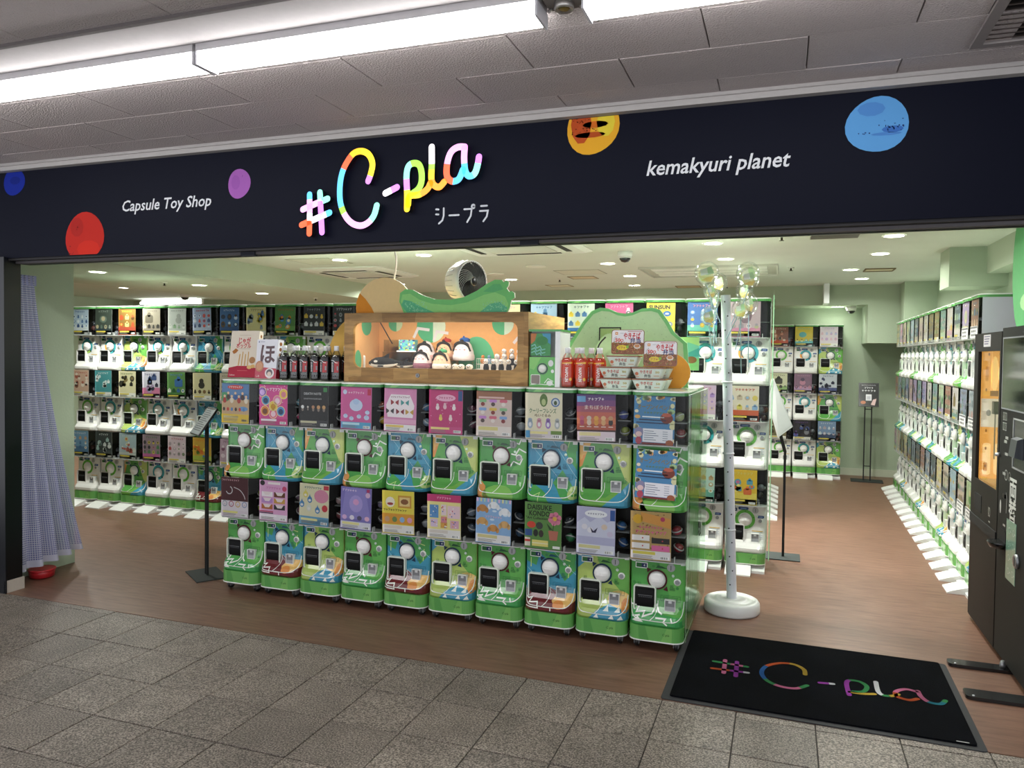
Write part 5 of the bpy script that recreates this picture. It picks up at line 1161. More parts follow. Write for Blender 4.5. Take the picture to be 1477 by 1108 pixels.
# ---- mini capsule machine
t = thing('mini_capsule_machine', 'miniature green and white capsule machine beside the display case', 'toy machine', (-1.222, 3.955, CT+.0005))
g = G(); g.box(-.088, .088, .05, .2, 0, .3, '#dfe3e2'); g.box(.062, .09, .0, .2, 0, .3, '#e9eceb'); g.box(-.088, .062, .012, .05, 0, .162, '#58a850'); obj('body', g, 'plastic', t)
g = G(); P = Pr(g, front_fn(.0115), 0, .0006); P.rect(-.086, .06, .002, .16, '#5cac52', 0); P.poly([(-.086, .16), (-.02, .16), (-.06, .09), (-.086, .1)], '#7cc060', 1)
for px in ([(-.0, .02), (.02, .045), (.05, .03)], [(-.08, .01), (-.04, .015), (.0, .012), (.055, .012)]): P.stroke(px, .004, '#e6f0e2', 2)
P.ring(-.012, .098, .024, .031, '#20443a', 2, 18); P.ell(.035, .128, .015, .018, '#d4d9d6', 2, 12); P.ell(.045, .085, .009, .01, '#e0e4e0', 2, 10); P.ell(.03, .02, .018, .014, '#dfe3df', 3, 12)
P.poly(rrect(-.078, -.024, .014, .066, .006, 3), '#e2eadf', 2); P.poly(rrect(-.075, -.027, .017, .063, .005, 3), '#7c7068', 3); obj('front_panel', g, 'gloss', t)
g = G(); g.lathe([(.0001, -.016), (.016, -.013), (.022, -.004), (.022, .004)], (-.012, .01, .098), 16, 'y', '#eceeea'); obj('knob', g, 'plastic', t)
g = G(); g.box(-.084, .03, .022, .024, .168, .29, '#4a9a5a'); P = Pr(g, front_fn(.022), 0, .0005, clip=(-.084, .03, .168, .29)); P.poly([(-.084, .29), (-.05, .29), (-.06, .25), (-.084, .23)], '#c8783c', 1); P.poly([(-.02, .29), (.03, .29), (.03, .23), (.0, .25)], '#4a9cc0', 1); P.poly(ell(-.02, .25, .035, .025), '#3c8a48', 2)
for k in range(3): P.stroke([(-.08, .22-k*.018), (-.06, .23-k*.018), (-.05, .21-k*.018), (-.03, .22-k*.018), (-.02, .2-k*.018), (.0, .205-k*.018)], .005, '#8fd0c8', 3)
obj('poster', g, 'paper', t)
g = G(); g.box(-.086, .062, .012, .05, .164, .294, '#fff'); obj('display_window', g, 'clear', t)
g = G(); g.box(-.09, .092, .008, .202, .3, .312, '#4a9850'); obj('lid', g, 'gloss', t)
t = thing('tissue_pack', 'white soft pack with blue print lying behind the mini machine', 'pack', (-1.05, 4.5, CT+.001))
g = G(); g.prism(rrect(-.11, .11, 0, .32, .03, 4), -.06, .06, 'y', '#e4e6ea'); obj('pack', g, 'gloss', t)
g = G(); P = Pr(g, front_fn(-.0605), 0, .0005); P.rect(-.09, .09, .26, .3, '#b9c6e0', 1); squiggle(P, 0, .28, .14, .02, '#5c74b4', rn, 2); obj('print', g, 'gloss', t)

# ---- wooden display case
X0, X1, Z0, Z1 = -2.475, -1.317, CT+.001, 1.732
CYF, CYB = 3.965, 4.69
CC = ((X0+X1)/2, CYF, Z0)
case = thing('display_case', 'wood-print display case with rounded window on the counter', 'display case', CC)
def ring_front(g, w2, h, hx, hz0, hz1, r, y0, y1, col):
    I = rrect(-hx, hx, hz0, hz1, r, 8); O = []
    cx, cz = 0, (hz0+hz1)/2
    for i, (x, z) in enumerate(I):
        q = i//9; O.append([(w2, 0), (w2, h), (-w2, h), (-w2, 0)][q])
    n = len(I)
    for y, rev in ((y0, 0), (y1, 1)):
        for i in range(n):
            j = (i+1) % n; f = [(I[i][0], y, I[i][1]), (O[i][0], y, O[i][1]), (O[j][0], y, O[j][1]), (I[j][0], y, I[j][1])]
            if O[i] == O[j]: f = [f[0], f[1], f[3]]
            g.face(f if not rev else f[::-1], col)
    g.add([(x, y, z) for y in (y0, y1) for x, z in I], [(i, n+i, n+(i+1) % n, (i+1) % n) for i in range(n)], col, 0, True)
    V = [(x, y, z) for y in (y0, y1) for x, z in ((-w2, 0), (w2, 0), (w2, h), (-w2, h))]
    g.add(V, [(0, 1, 5, 4), (1, 2, 6, 5), (2, 3, 7, 6), (3, 0, 4, 7)], col)
W2 = (X1-X0)/2; CH = Z1-Z0
g = G(); ring_front(g, W2, CH, .517, .085, .352, .045, 0, .022, '#fff'); obj('front_frame', g, 'wood', case)
g = G(); g.box(-W2, -W2+.02, .022, .725, 0, CH, '#fff'); obj('side_wall', g, 'wood', case)
g = G(); g.box(W2-.02, W2, .022, .725, 0, CH, '#fff'); obj('side_wall', g, 'wood', case)
g = G(); g.box(-W2+.02, W2-.02, .022, .725, CH-.02, CH, '#fff'); obj('top_board', g, 'wood', case)
g = G(); g.box(-W2+.02, W2-.02, .022, .38, 0, .08, '#e9dccb'); obj('floor_board', g, 'plastic', case)
g = G(); g.box(-W2+.02, W2-.02, .38, .395, 0, CH-.02, '#e2a868'); P = Pr(g, front_fn(.38), 0, .0006, clip=(-W2+.02, W2-.02, .08, CH-.02))
for x, z, r, c, c2 in ((-.44, .36, .05, '#58b080', '#c8e0b4'), (-.19, .34, .10, '#4fae7c', '#d8e8d0'), (.29, .36, .07, '#4fae7c', '#c8e4d0')): P.ell(x, z, r, r, c, 1, 24); P.poly(ell(x, z, r, r, 14, -PI/2.2, PI/2.2), c2, 2)
P.ell(.12, .12, .12, .16, '#5ab686', 1, 28)
for pth in ([(-.31, .27), (-.28, .33), (-.2, .32)], [(-.17, .25), (-.15, .31), (-.07, .3)], [(.36, .24), (.42, .31), (.5, .27), (.55, .36)], [(.4, .18), (.43, .22), (.5, .19)]): P.stroke(pth, .018, '#e2dde0', 3)
obj('back_panel', g, 'matte', case)
g = G(); g.box(-W2+.02, -W2+.022, .03, .38, .08, CH-.02, '#e2ae74'); P = Pr(g, right_fn(-W2+.0225), 0, .0005); P.ell(.12, .12, .04, .07, '#58b080', 1, 14); P.ell(.22, .34, .06, .06, '#58b080', 1, 14); obj('lining', g, 'matte', case)
g = G(); g.box(-.52, .52, .008, .011, .08, .357, '#fff'); obj('window_pane', g, 'clear', case)
g = G(); g.box(-W2+.06, W2-.06, .03, .05, CH-.03, CH-.021, '#fff8ee'); obj('light_strip', g, 'cove', case)
g = G(); g.lathe([(.011, -.006), (.013, -.003), (.013, 0)], (-.09, 0, .045), 14, 'y', '#8a8c90'); g.box(-.092, -.088, -.0068, -.005, .038, .052, '#202224'); obj('lock', g, 'metal', case)
L = bpy.data.lights.new('case_light', 'AREA'); L.shape = 'RECTANGLE'; L.size = .95; L.size_y = .05; L.energy = CASE_POWER; L.color = (1, .9, .78)
lo = bpy.data.objects.new('case_light', L); COL.objects.link(lo); lo.parent = case; lo.location = (0, .06, CH-.035); lo.rotation_euler = (.35, 0, 0)
CFZ = Z0+.0805                  # floor inside the case
# round-faced plush dolls
def doll(x, y, z, s, hat, body, skirt, label, ahead):
    t = thing('plush_doll', label, 'plush doll', (x, y, z), group='round plush dolls')
    g = G(); g.lathe([(.0001, 0), (.05*s, .002), (.058*s, .02*s), (.054*s, .05*s), (.042*s, .085*s), (.024*s, .11*s), (.0001, .118*s)], n=18, col=body); obj('body', g, 'fabric', t)
    g = G(); g.lathe([(.0585*s, .004*s), (.0605*s, .02*s), (.058*s, .034*s)], n=18, col=skirt); obj('skirt', g, 'fabric', t)
    g = G(); pts = [(-.05*s, .052*s), (-.036*s, .086*s), (-.012*s, .098*s), (.012*s, .098*s), (.036*s, .086*s), (.05*s, .052*s)]
    path = [(px, -math.sqrt(max(0, (.062*s)**2-px*px))*.55-.006*s, pz) for px, pz in smooth_path(pts, 3)]
    g.tube(path, [.005*s]*3+[.008*s]*(len(path)-6)+[.005*s]*3, 8, '#2a2625'); g.sphere((0, -.026*s, .108*s), (.012*s, .012*s, .009*s), 10, 6, '#2a2625'); obj('hair_band', g, 'fabric', t)
    g = G()
    for sx in (-1, 1): g.sphere((sx*.014*s, -.0495*s, .07*s), (.004*s, .002*s, .0015*s), 8, 5, '#3a302e'); g.sphere((sx*.024*s, -.047*s, .06*s), (.007*s, .002*s, .004*s), 8, 5, '#e8a0a4')
    g.sphere((0, -.0525*s, .06*s), (.004*s, .002*s, .003*s), 8, 5, '#d4605c'); obj('face', g, 'fabric', t)
    if hat:
        g = G(); g.sphere((.006*s, 0, .112*s), (.03*s, .03*s, .016*s), 12, 6, hat); g.sphere((0, 0, .13*s), .006*s, 8, 5, hat); obj('cap', g, 'fabric', t)
doll(-2.045, 4.15, CFZ, 1.0, None, '#eadcdc', '#8a5a6c', 'pale plush doll with plum skirt, front left of the plush group', 0)
doll(-1.92, 4.15, CFZ, .95, '#4a9a6c', '#ecc8a8', '#e6dcd4', 'peach plush doll with green cap, front right of the plush group', 0)
doll(-2.077, 4.26, CFZ+.05, 1.02, None, '#ece4e8', '#e0b8b8', 'white plush doll at the back left of the plush group', 0)
doll(-1.955, 4.28, CFZ+.06, 1.0, '#b8382c', '#eec49c', '#c89a80', 'peach plush doll with red cap, back middle of the plush group', 0)
doll(-1.83, 4.27, CFZ+.05, 1.12, '#2c64b4', '#f0eef2', '#e4dce0', 'large white plush doll with blue cap, back right of the plush group', 0)
for nm, xx, yy, ww, zz, lb in (('display_riser', -2.0, 4.265, .2, .05, 'clear riser under the rear plush dolls'), ('display_riser', -1.82, 4.275, .13, .049, 'clear riser under the blue-capped plush doll')):
    g = G(); g.box(-ww/2, ww/2, -.05, .05, 0, .002, '#fff'); g.box(-ww/2, ww/2, -.05, .05, zz-.003, zz-.001, '#fff'); g.box(-ww/2, -ww/2+.003, -.05, .05, .002, zz-.003, '#fff'); g.box(ww/2-.003, ww/2, -.05, .05, .002, zz-.003, '#fff'); tag(obj(nm, g, 'clear', None, (xx, yy, CFZ)), lb, 'stand')
# orcas
def orca(x, y, s, rz, label):
    t = thing('orca_plush', label, 'plush toy', (x, y, CFZ), rz, 'orca plush toys')
    prof = [(.0001, -.11), (.02, -.1), (.036, -.07), (.042, -.03), (.038, .02), (.026, .07), (.012, .1), (.005, .115)]
    g = G(); g.lathe([(r*s, h*s) for r, h in prof], (0, 0, .0435*s), 16, 'x', '#1b1b1d')
    for i, c in enumerate(g.f):
        z = sum(g.v[k][2] for k in c)/len(c)
        if z < .034*s: g.c[i] = lin('#e6e2dc')
    obj('body', g, 'fabric', t)
    g = G()
    for sy in (-1, 1): g.sphere((-.062*s, sy*.037*s, .052*s), (.015*s, .006*s, .009*s), 10, 6, '#eceae6')
    obj('eye_patch', g, 'fabric', t)
    g = G(); g.prism([(-.02*s, .075*s), (.03*s, .075*s), (.035*s, .112*s), (.015*s, .105*s)], -.005*s, .005*s, 'y', '#1b1b1d'); obj('dorsal_fin', g, 'fabric', t)
    for sy in (-1, 1):
        g = G(); g.prism([(-.05*s, 0), (-.015*s, 0), (.0, .05*s), (-.02*s, .06*s)], .012*s, .022*s, 'z', '#1b1b1d')
        for i, v in enumerate(g.v): g.v[i] = (v[0], sy*(.025*s+v[1]), v[2])
        obj('flipper', g, 'fabric', t)
    g = G(); g.prism([(.1*s, -.008*s), (.14*s, -.045*s), (.13*s, 0), (.14*s, .045*s), (.1*s, .008*s)], .034*s, .044*s, 'z', '#1b1b1d'); obj('tail_fluke', g, 'fabric', t)
orca(-2.26, 4.07, .8, .35, 'black and white orca plush nearest the case window'); orca(-2.352, 4.175, .64, .3, 'black and white orca plush behind the nearer orca'); orca(-2.185, 4.19, .55, .2, 'small orca plush lying beside the plush dolls')
# acrylic boxes, baskets and small toys
def clearbox(x, y, z, w, d, h, label):
    t = thing('acrylic_box', label, 'box', (x, y, z)); e = .002
    g = G(); g.box(-w/2, w/2, -d/2, d/2, 0, e, '#fff'); g.box(-w/2, -w/2+e, -d/2, d/2, e, h, '#fff'); g.box(w/2-e, w/2, -d/2, d/2, e, h, '#fff'); g.box(-w/2+e, w/2-e, -d/2, -d/2+e, e, h, '#fff'); g.box(-w/2+e, w/2-e, d/2-e, d/2, e, h, '#fff'); obj('box', g, 'clear', t); return t
clearbox(-2.27, 4.285, CFZ, .2, .09, .1, 'tall clear acrylic box at the back left of the case'); clearbox(-2.31, 4.29, CFZ+.1005, .12, .07, .075, 'small clear acrylic box on top of the tall one')
t = thing('bead_box', 'clear box with shimmering blue-green picture on white stand', 'box', (-2.195, 4.15+.1, CFZ+.1005))
g = G(); g.box(-.055, .055, -.02, .02, .008, .075, '#6fc4c8'); P = Pr(g, front_fn(-.02), 0, .0005, clip=(-.055, .055, .008, .075))
for i in range(60): P.ell(rn.uniform(-.055, .055), rn.uniform(.01, .074), rn.uniform(.004, .009), rn.uniform(.003, .008), rn.choice(('#5ad0d8', '#7c6cc8', '#9cd878', '#e4d468', '#dff0f0', '#4a8cd0', '#3a5ca8')), 1+i % 3, 8)
obj('picture', g, 'gloss', t); g = G(); g.box(-.065, .065, -.03, .03, 0, .008, '#eeeef0'); obj('stand', g, 'plastic', t)
def basket(x, y, w, h, label):
    t = thing('wire_basket', label, 'basket', (x, y, CFZ)); g = G()
    for z in (.004, h*.5, h): g.tube([(-w/2, -.03, z), (w/2, -.03, z), (w/2, .03, z), (-w/2, .03, z), (-w/2, -.03, z)], .0013, 5, '#e6e4e4')
    n = int(w/.012)
    for i in range(n+1):
        for yy in (-.03, .03): g.tube([(-w/2+w*i/n, yy, .004), (-w/2+w*i/n, yy, h)], .001, 4, '#e6e4e4')
    obj('wires', g, 'metal', t)
basket(-1.665, 4.25, .12, .065, 'small white wire basket right of the plush dolls'); basket(-2.135, 4.305, .058, .07, 'white wire basket behind the orcas')
for i in range(4):
    t = thing('seal_figure', 'small white seal figure in front of the plush dolls, %s from left' % ORD[i], 'figurine', (-1.845+i*.045, 4.06+.015*(i % 2), CFZ), random.uniform(-.5, .5), 'small seal figures')
    g = G(); g.sphere((0, 0, .017), (.022, .02, .017), 12, 7, '#e6ddd0'); obj('body', g, 'fabric', t); g = G(); g.sphere((-.008, -.018, .02), .003, 8, 5, '#221f1e'); g.sphere((.008, -.018, .02), .003, 8, 5, '#221f1e'); g.sphere((0, -.0205, .014), .0035, 8, 5, '#2a2624'); obj('face', g, 'gloss', t)
k = 0
for row, (yy, zz, n, x0) in enumerate(((4.06, 0, 5, -1.6), (4.12, .03, 5, -1.555), (4.17, .06, 4, -1.53))):
    if zz: g = G(); g.box(-.115, .105, -.024, .024, 0, zz-.0005, '#e9e2dc'); tag(obj('figure_step', g, 'plastic', None, (x0+.078, yy, CFZ)), 'white step under the %s row of penguin figures' % ('middle' if row == 1 else 'rear'), 'stand')
    for i in range(n):
        t = thing('penguin_figure', '%s row penguin figure at the right end of the case, %s from left' % (['front', 'middle', 'rear'][row], ORD[i]), 'figurine', (x0+i*.046, yy, CFZ+zz), random.uniform(-.3, .3), 'small penguin figures')
        c = ['#222024', '#e8e2de', '#e4dcd0'][(i+row) % 3 if row else 0]
        g = G(); g.lathe([(.0001, 0), (.014, .001), (.017, .012), (.014, .03), (.009, .038), (.0001, .04)], n=12, col=c); obj('body', g, 'fabric', t)
        g = G(); g.sphere((0, -.004, .05), .015, 12, 7, '#efeae6'); obj('head', g, 'fabric', t); g = G(); g.sphere((-.006, -.0175, .052), .0025, 7, 5, '#201e1e'); g.sphere((.006, -.0175, .052), .0025, 7, 5, '#201e1e'); g.sphere((0, -.019, .047), .003, 7, 5, '#d8953c'); obj('face', g, 'gloss', t)
        k += 1
t = thing('orange_toy', 'orange rounded toy machine at the right end inside the display case', 'toy', (-1.385, 4.26, CFZ))
g = G(); g.prism(rrect(-.045, .045, 0, .17, .035, 6), -.04, .04, 'y', '#e2702c'); obj('shell', g, 'gloss', t); g = G(); g.box(-.03, .03, -.046, -.0405, .1, .14, '#f0a468'); obj('panel', g, 'gloss', t)
for i, (x, c) in enumerate(((-1.72, '#d88a4c'), (-1.68, '#7ca4c8'), (-1.62, '#9c78b8'))):
    t = thing('small_toy', ['orange', 'blue', 'purple'][i]+' small toy on the back shelf of the display case', 'toy', (x, 4.31, CFZ+.0005)); g = G(); g.sphere((0, 0, .05), (.016, .014, .02), 10, 6, c); g.box(-.014, .014, -.012, .012, 0, .032, '#e8e4e2'); obj('body', g, 'fabric', t); g = G(); g.sphere((0, 0, .076), .011, 10, 6, c); obj('head', g, 'fabric', t)
for i, (x, h) in enumerate(((-2.4, .07), (-2.375, .05))):
    g = G(); g.lathe([(.007, 0), (.007, h), (.004, h+.006)], n=12, col='#e8e6e2'); tag(obj('white_stick', g, 'plastic', None, (x, 4.07+.1*i, CFZ)), ['taller', 'shorter'][i]+' white stick standing at the left end of the case', 'stick')
g = G(); g.tube([(-2.335, 4.12, Z1-.025), (-2.28, 4.2, CFZ+.15)], .0035, 6, '#241c18'); tag(obj('case_cord', g, 'plastic'), 'thin black cord slanting down inside the display case', 'cord')
# ---- cut-out scenery boards
def cut(name, label, pts, y, th, col, extra=None, edge='#e8e6dc', zfoot=None, mats='matte'):
    x0 = sum(p[0] for p in pts)/len(pts); z0 = min(p[1] for p in pts)
    t = thing(name, label, 'cut-out', (x0, y, z0)); g = G(); q = [(a-x0, b-z0) for a, b in pts]
    g.prism(q, 0, th, 'y', col, 0, edge); obj('board', g, mats, t)
    if extra: g = G(); extra(Pr(g, front_fn(0, -x0, -z0), 0, .0006)); obj('print', g, mats, t)
    return t
TOPC = Z1+.001
def ex1(P):
    P.poly([(-2.4335, TOPC+.001), (-2.433, 1.80), (-2.41, 1.855), (-2.37, 1.82), (-2.33, 1.77), (-2.31, TOPC+.001)], '#f09a2c', 1)
cx, cz, R0 = -2.245, 1.765, .19
pts = [(cx+R0*math.cos(a), max(TOPC, cz+R0*.95*math.sin(a))) for a in [PI*1.1*i/24-.05*PI for i in range(25)]]
pts = [p for i, p in enumerate(pts)]
cut('scenery_cutout', 'pale orange dome cut-out standing on the display case', pts, 4.03, .012, '#fcdca0', ex1)
gp = [(-2.10, TOPC), (-2.13, 1.80), (-2.125, 1.85), (-2.09, 1.872), (-2.04, 1.866), (-1.98, 1.835), (-1.9, 1.81), (-1.8, 1.806), (-1.72, 1.82), (-1.64, 1.855), (-1.58, 1.893), (-1.53, 1.915), (-1.49, 1.913), (-1.478, 1.9), (-1.462, 1.91), (-1.447, 1.9), (-1.45, 1.88), (-1.46, 1.866), (-1.445, 1.845), (-1.43, 1.85), (-1.414, 1.838), (-1.412, 1.812), (-1.432, 1.8), (-1.44, 1.76), (-1.455, TOPC)]
def ex2(P):
    P.poly([(-2.085, TOPC+.001), (-2.12, 1.8), (-2.11, 1.84), (-2.06, 1.845), (-2.0, 1.81), (-1.92, 1.785), (-1.8, 1.775), (-1.7, 1.79), (-1.6, 1.83), (-1.53, 1.845), (-1.47, 1.82), (-1.45, 1.78), (-1.46, TOPC+.001)], '#a4ec90', 1)
    P.poly([(-2.08, TOPC+.001), (-2.115, 1.78), (-2.1, 1.81), (-2.05, 1.80), (-1.98, 1.765), (-1.9, TOPC+.001)], '#66cc96', 2)
    P.poly([(-1.62, TOPC+.001), (-1.56, 1.78), (-1.5, 1.79), (-1.455, 1.76), (-1.46, TOPC+.001)], '#6ed0a0', 2)
    P.poly([(-1.6, 1.85), (-1.54, 1.89), (-1.5, 1.89), (-1.48, 1.86), (-1.54, 1.845)], '#70cc84', 2)
    r = random.Random(10)
    for i in range(120):
        x = r.choice((r.uniform(-2.1, -1.95), r.uniform(-1.6, -1.46))); P.ell(x, r.uniform(1.74, 1.795), .003, .003, '#a8ecc0', 3, 6)
cut('scenery_cutout', 'green leaf-like hill cut-out standing on the display case', gp, 4.005, .012, '#84dc84', ex2)
arc = [(-2.476, CT+.001), (-2.476, 1.722)]+[(-2.476-.235*math.sin(a), CT+.03+.37*math.cos(a)) for a in [PI/2*(i+1)/12 for i in range(12)]]+[(-2.711, CT+.001)]
def ex3(P):
    for k, c in enumerate(('#cfa24a', '#dcb462', '#c89840', '#d8ac58')): P.poly([(-2.48, CT+.02+.09*k), (-2.48, CT+.06+.09*k), (-2.6+.02*k, CT+.0+.09*k+.02), (-2.66+.03*k, CT+.01+.08*k)], c, 1)
cut('scenery_cutout', 'ochre quarter-round cut-out behind the dark cola bottles', arc, 4.125, .012, '#d8ac54', ex3)
fg = [(-1.21, CT+.001), (-1.205, 1.5), (-1.16, 1.58), (-1.09, 1.69), (-1.04, 1.75), (-.99, 1.77), (-.94, 1.765), (-.89, 1.742), (-.845, 1.735), (-.8, 1.742), (-.75, 1.763), (-.69, 1.767), (-.65, 1.755), (-.61, 1.7), (-.57, 1.63), (-.5, 1.57), (-.49, 1.45), (-.49, CT+.001)]
def ex4(P):
    c = (-.85, 1.52); P.poly([(c[0]+(x-c[0])*.935, c[1]+(z-c[1])*.925+.0) for x, z in fg], '#d2f2c0', 1)
    r = random.Random(12)
    for i in range(140): x, z = r.uniform(-1.1, -.6), r.uniform(1.45, 1.73); P.ell(x, z, .0025, .0025, '#cdeeba' if r.random() < .5 else '#b0d8a0', 2, 6)
    P.stroke([(-.99, 1.655), (-.99, 1.555), (-.87, 1.555), (-.87, 1.655), (-.99, 1.655)], .007, '#34382c', 3); P.poly([(-.985, 1.56), (-.875, 1.56), (-.875, 1.65), (-.985, 1.65)], '#bcd88c', 2)
cut('scenery_cutout', 'big pale green double-hump hill cut-out behind the noodle trays', fg, 4.27, .012, '#8adc8c', ex4)
dm = [(-.99+.0, CT+.001)]+[(-.91-.085*math.cos(a), 1.46+.16*math.sin(a)) for a in [PI*i/12 for i in range(13)]]+[(-.825, CT+.001)]
def ex5(P): P.stroke(smooth_path([(-.985, 1.5), (-.965, 1.56), (-.93, 1.6)], 4), .008, '#2c3028', 1); P.stroke(smooth_path([(-.885, 1.585), (-.86, 1.55), (-.85, 1.52)], 4), .008, '#2c3028', 1)
cut('scenery_cutout', 'small light green dome cut-out with dark strokes behind the soda bottles', dm, 4.16, .01, '#c8e8b0', ex5)
oc = [(-.60+.13*math.cos(a), max(CT+.001, 1.41+.11*math.sin(a))) for a in [2*PI*i/28 for i in range(28)]]
cut('scenery_cutout', 'orange round cut-out at the right end of the counter', oc, 4.19, .012, '#eca23c')
g = G(); g.box(-.062, .062, 0, .006, 0, .19, '#8fc0c4'); P = Pr(g, front_fn(0), 0, .0005, clip=(-.062, .062, 0, .19)); P.poly([(-.062, .19), (.062, .19), (.062, .14), (0, .16), (-.062, .13)], '#d0dca0', 1); P.poly([(-.062, .12), (.0, .1), (.062, .13), (.062, .08), (-.062, .07)], '#5aa4b8', 1); P.poly([(-.062, 0), (.062, 0), (.062, .07), (-.03, .05)], '#9ac08c', 1); P.ell(.02, .06, .03, .02, '#a8604a', 2)
tag(obj('picture_card', g, 'paper', None, (-.515, 4.45, CT+.095), (0, 0, 0)), 'teal illustrated card behind the orange cut-out at the counter end', 'card')
g = G(); g.box(-.03, .03, -.02, .03, 0, .0945, '#cfe6d4'); tag(obj('card_holder', g, 'clear', None, (-.515, 4.45, CT+.0005)), 'clear holder carrying the teal card at the counter end', 'holder')
# ---- air circulator fan
fan = thing('circulator_fan', 'white round air circulator fan with black grille on the display case', 'fan', (-1.84, 4.32, TOPC))
fa = math.radians(68); FS = .9
def frot(v): # local: axis along -Y, turned towards the right and a little down
    c, s = math.cos(fa), math.sin(fa); return (v[0]*c-v[1]*s, v[0]*s+v[1]*c, v[2])
def spin(g, c=(0, 0, .205)):
    for i, v in enumerate(g.v): w = frot(v); g.v[i] = (w[0]*FS+c[0], w[1]*FS+c[1], w[2]*FS+c[2])
    return g
g = G(); g.lathe([(.095, .11), (.118, .085), (.135, .03), (.142, -.03), (.142, -.062), (.136, -.066), (.13, -.06)], (0, 0, 0), 32, 'y', '#e2e2e6', caps=(0, 0)); g.lathe([(.0001, .125), (.05, .122), (.095, .11)], (0, 0, 0), 24, 'y', '#d4d4d8'); obj('housing', spin(g), 'plastic', fan)
for k in range(24):
    a = 2*PI*k/24; g = G(); g.tube([(r*1.01*math.cos(a), h, r*1.01*math.sin(a)) for r, h in ((.07, .121), (.1, .107), (.122, .08), (.137, .03), (.143, -.01))], .0022, 4, '#b4b4ba'); obj('rear_rib', spin(g), 'plastic', fan)
g = G(); g.lathe([(.132, -.055), (.0001, -.05)], (0, 0, 0), 32, 'y', '#0c0c0d'); obj('rotor', spin(g), 'dark', fan)
for k in range(40):
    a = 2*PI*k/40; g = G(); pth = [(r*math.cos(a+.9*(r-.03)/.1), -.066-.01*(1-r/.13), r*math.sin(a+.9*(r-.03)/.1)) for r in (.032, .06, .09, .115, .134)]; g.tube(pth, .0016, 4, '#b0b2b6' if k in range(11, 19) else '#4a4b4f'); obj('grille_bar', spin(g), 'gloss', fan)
g = G(); g.lathe([(.0001, -.082), (.028, -.081), (.031, -.077), (.031, -.07)], (0, 0, 0), 22, 'y', '#c4c6ca', cols=['#2a2a2c', '#c4c6ca', '#c4c6ca']); obj('hub', spin(g), 'metal', fan)
g = G(); g.box(-.05, .05, -.05, .07, 0, .012, '#dcdce0'); g.prism([(-.055, .01), (.045, .01), (.035, .12), (-.03, .12)], -.015+.05, .035+.05, 'y', '#e2e2e6'); obj('stand', g, 'plastic', fan)
# white cable hanging from the ceiling to the case
g = G(); g.tube(smooth_path([(-2.34, 4.3, ZC), (-2.335, 4.3, 2.2), (-2.31, 4.3, 2.08), (-2.325, 4.3, 1.95), (-2.34, 4.3, Z1+.002)], 5), .006, 8, '#eceeec'); tag(obj('power_cable', g, 'plastic'), 'white cable hanging from the ceiling behind the orange dome cut-out', 'cable')

# ================================================================== STANDS, MAT, CURTAIN, CABINETS
# ---- floor mat with the logo
mt = thing('door_mat', 'black entrance mat with rainbow hash C-pla logo', 'mat', (0.15, 3.77, 0), -.012)
MWX, MDY = .622, .445
g = G(); g.prism(rrect(-MWX, MWX, -MDY, MDY, .015, 3), .0002, .004, 'z', '#2c2d30'); obj('rubber_edge', g, 'matte', mt)
g = G(); g.prism(rrect(-MWX+.035, MWX-.03, -MDY+.03, MDY-.008, .012, 3), .004, .011, 'z', '#07090f'); obj('pile', g, 'pile', mt)
def mat_stroke(P, pts, segs, w=.021):
    pts = smooth_path(pts, 6); n = len(pts)
    for i, q in enumerate(strip(pts, w, 0)):
        f = i/n; c = segs[-1][1]
        for e, cc in segs:
            if f <= e: c = cc; break
        P.poly(q, c, 1)
    e = strip(pts, w, 5); P.poly(e[-2], segs[0][1], 1); P.poly(e[-1], segs[-1][1], 1)
PK2, OR2, BL2, YE2, GR2, PU2, WH2, TE2 = '#c06a8c', '#b0502c', '#2c5a94', '#b8983c', '#3c8450', '#8c3c94', '#c4c4c8', '#2c7484'
MX = lambda a: (a-.5)*1.24          # fraction of mat width -> x
def mp(a, b): return (MX(a), (b-.5)*.89)
for pts, segs in (([mp(.185, .58), mp(.19, .40)], [(.5, PK2), (1, PK2)]), ([mp(.23, .58), mp(.235, .38)], [(.5, PU2), (1, PU2)]), ([mp(.145, .54), mp(.27, .53)], [(.3, GR2), (.7, PK2), (1, GR2)]), ([mp(.145, .44), mp(.275, .45)], [(.35, OR2), (.7, PU2), (1, WH2)]),
    ([mp(.48, .54), mp(.475, .61), mp(.44, .66), mp(.39, .65), mp(.34, .58), mp(.325, .48), mp(.345, .39), mp(.39, .34), mp(.445, .34), mp(.485, .40)], [(.25, YE2), (.42, OR2), (.62, BL2), (.72, GR2), (.9, PK2), (1, GR2)]),
    ([mp(.53, .46), mp(.575, .47)], [(.5, PU2), (1, WH2)]),
    ([mp(.625, .36), mp(.622, .5), mp(.635, .55), mp(.67, .55), mp(.69, .5), mp(.675, .43), mp(.64, .41)], [(.3, PU2), (.6, GR2), (1, GR2)]), ([mp(.63, .40), mp(.67, .40), mp(.71, .42)], [(.5, YE2), (1, YE2)]),
    ([mp(.725, .58), mp(.725, .46), mp(.74, .42), mp(.77, .43), mp(.79, .46)], [(.4, WH2), (.6, GR2), (1, YE2)]), ([mp(.855, .53), mp(.82, .54), mp(.785, .49), mp(.785, .43), mp(.82, .41), mp(.85, .44)], [(.4, PK2), (.8, OR2), (1, OR2)]),
    ([mp(.86, .54), mp(.865, .47), mp(.885, .42), mp(.92, .42), mp(.94, .47)], [(.4, PK2), (.8, TE2), (1, GR2)])):
    g = G(); mat_stroke(Pr(g, top_fn(.011), 0, .0012), pts, segs); obj('logo_stroke', g, 'pile', mt)
g = G(); Pr(g, top_fn(.0111), 0, .0006).rect(.52, .565, -.412, -.406, '#b4b4b4'); obj('tag', g, 'matte', mt)
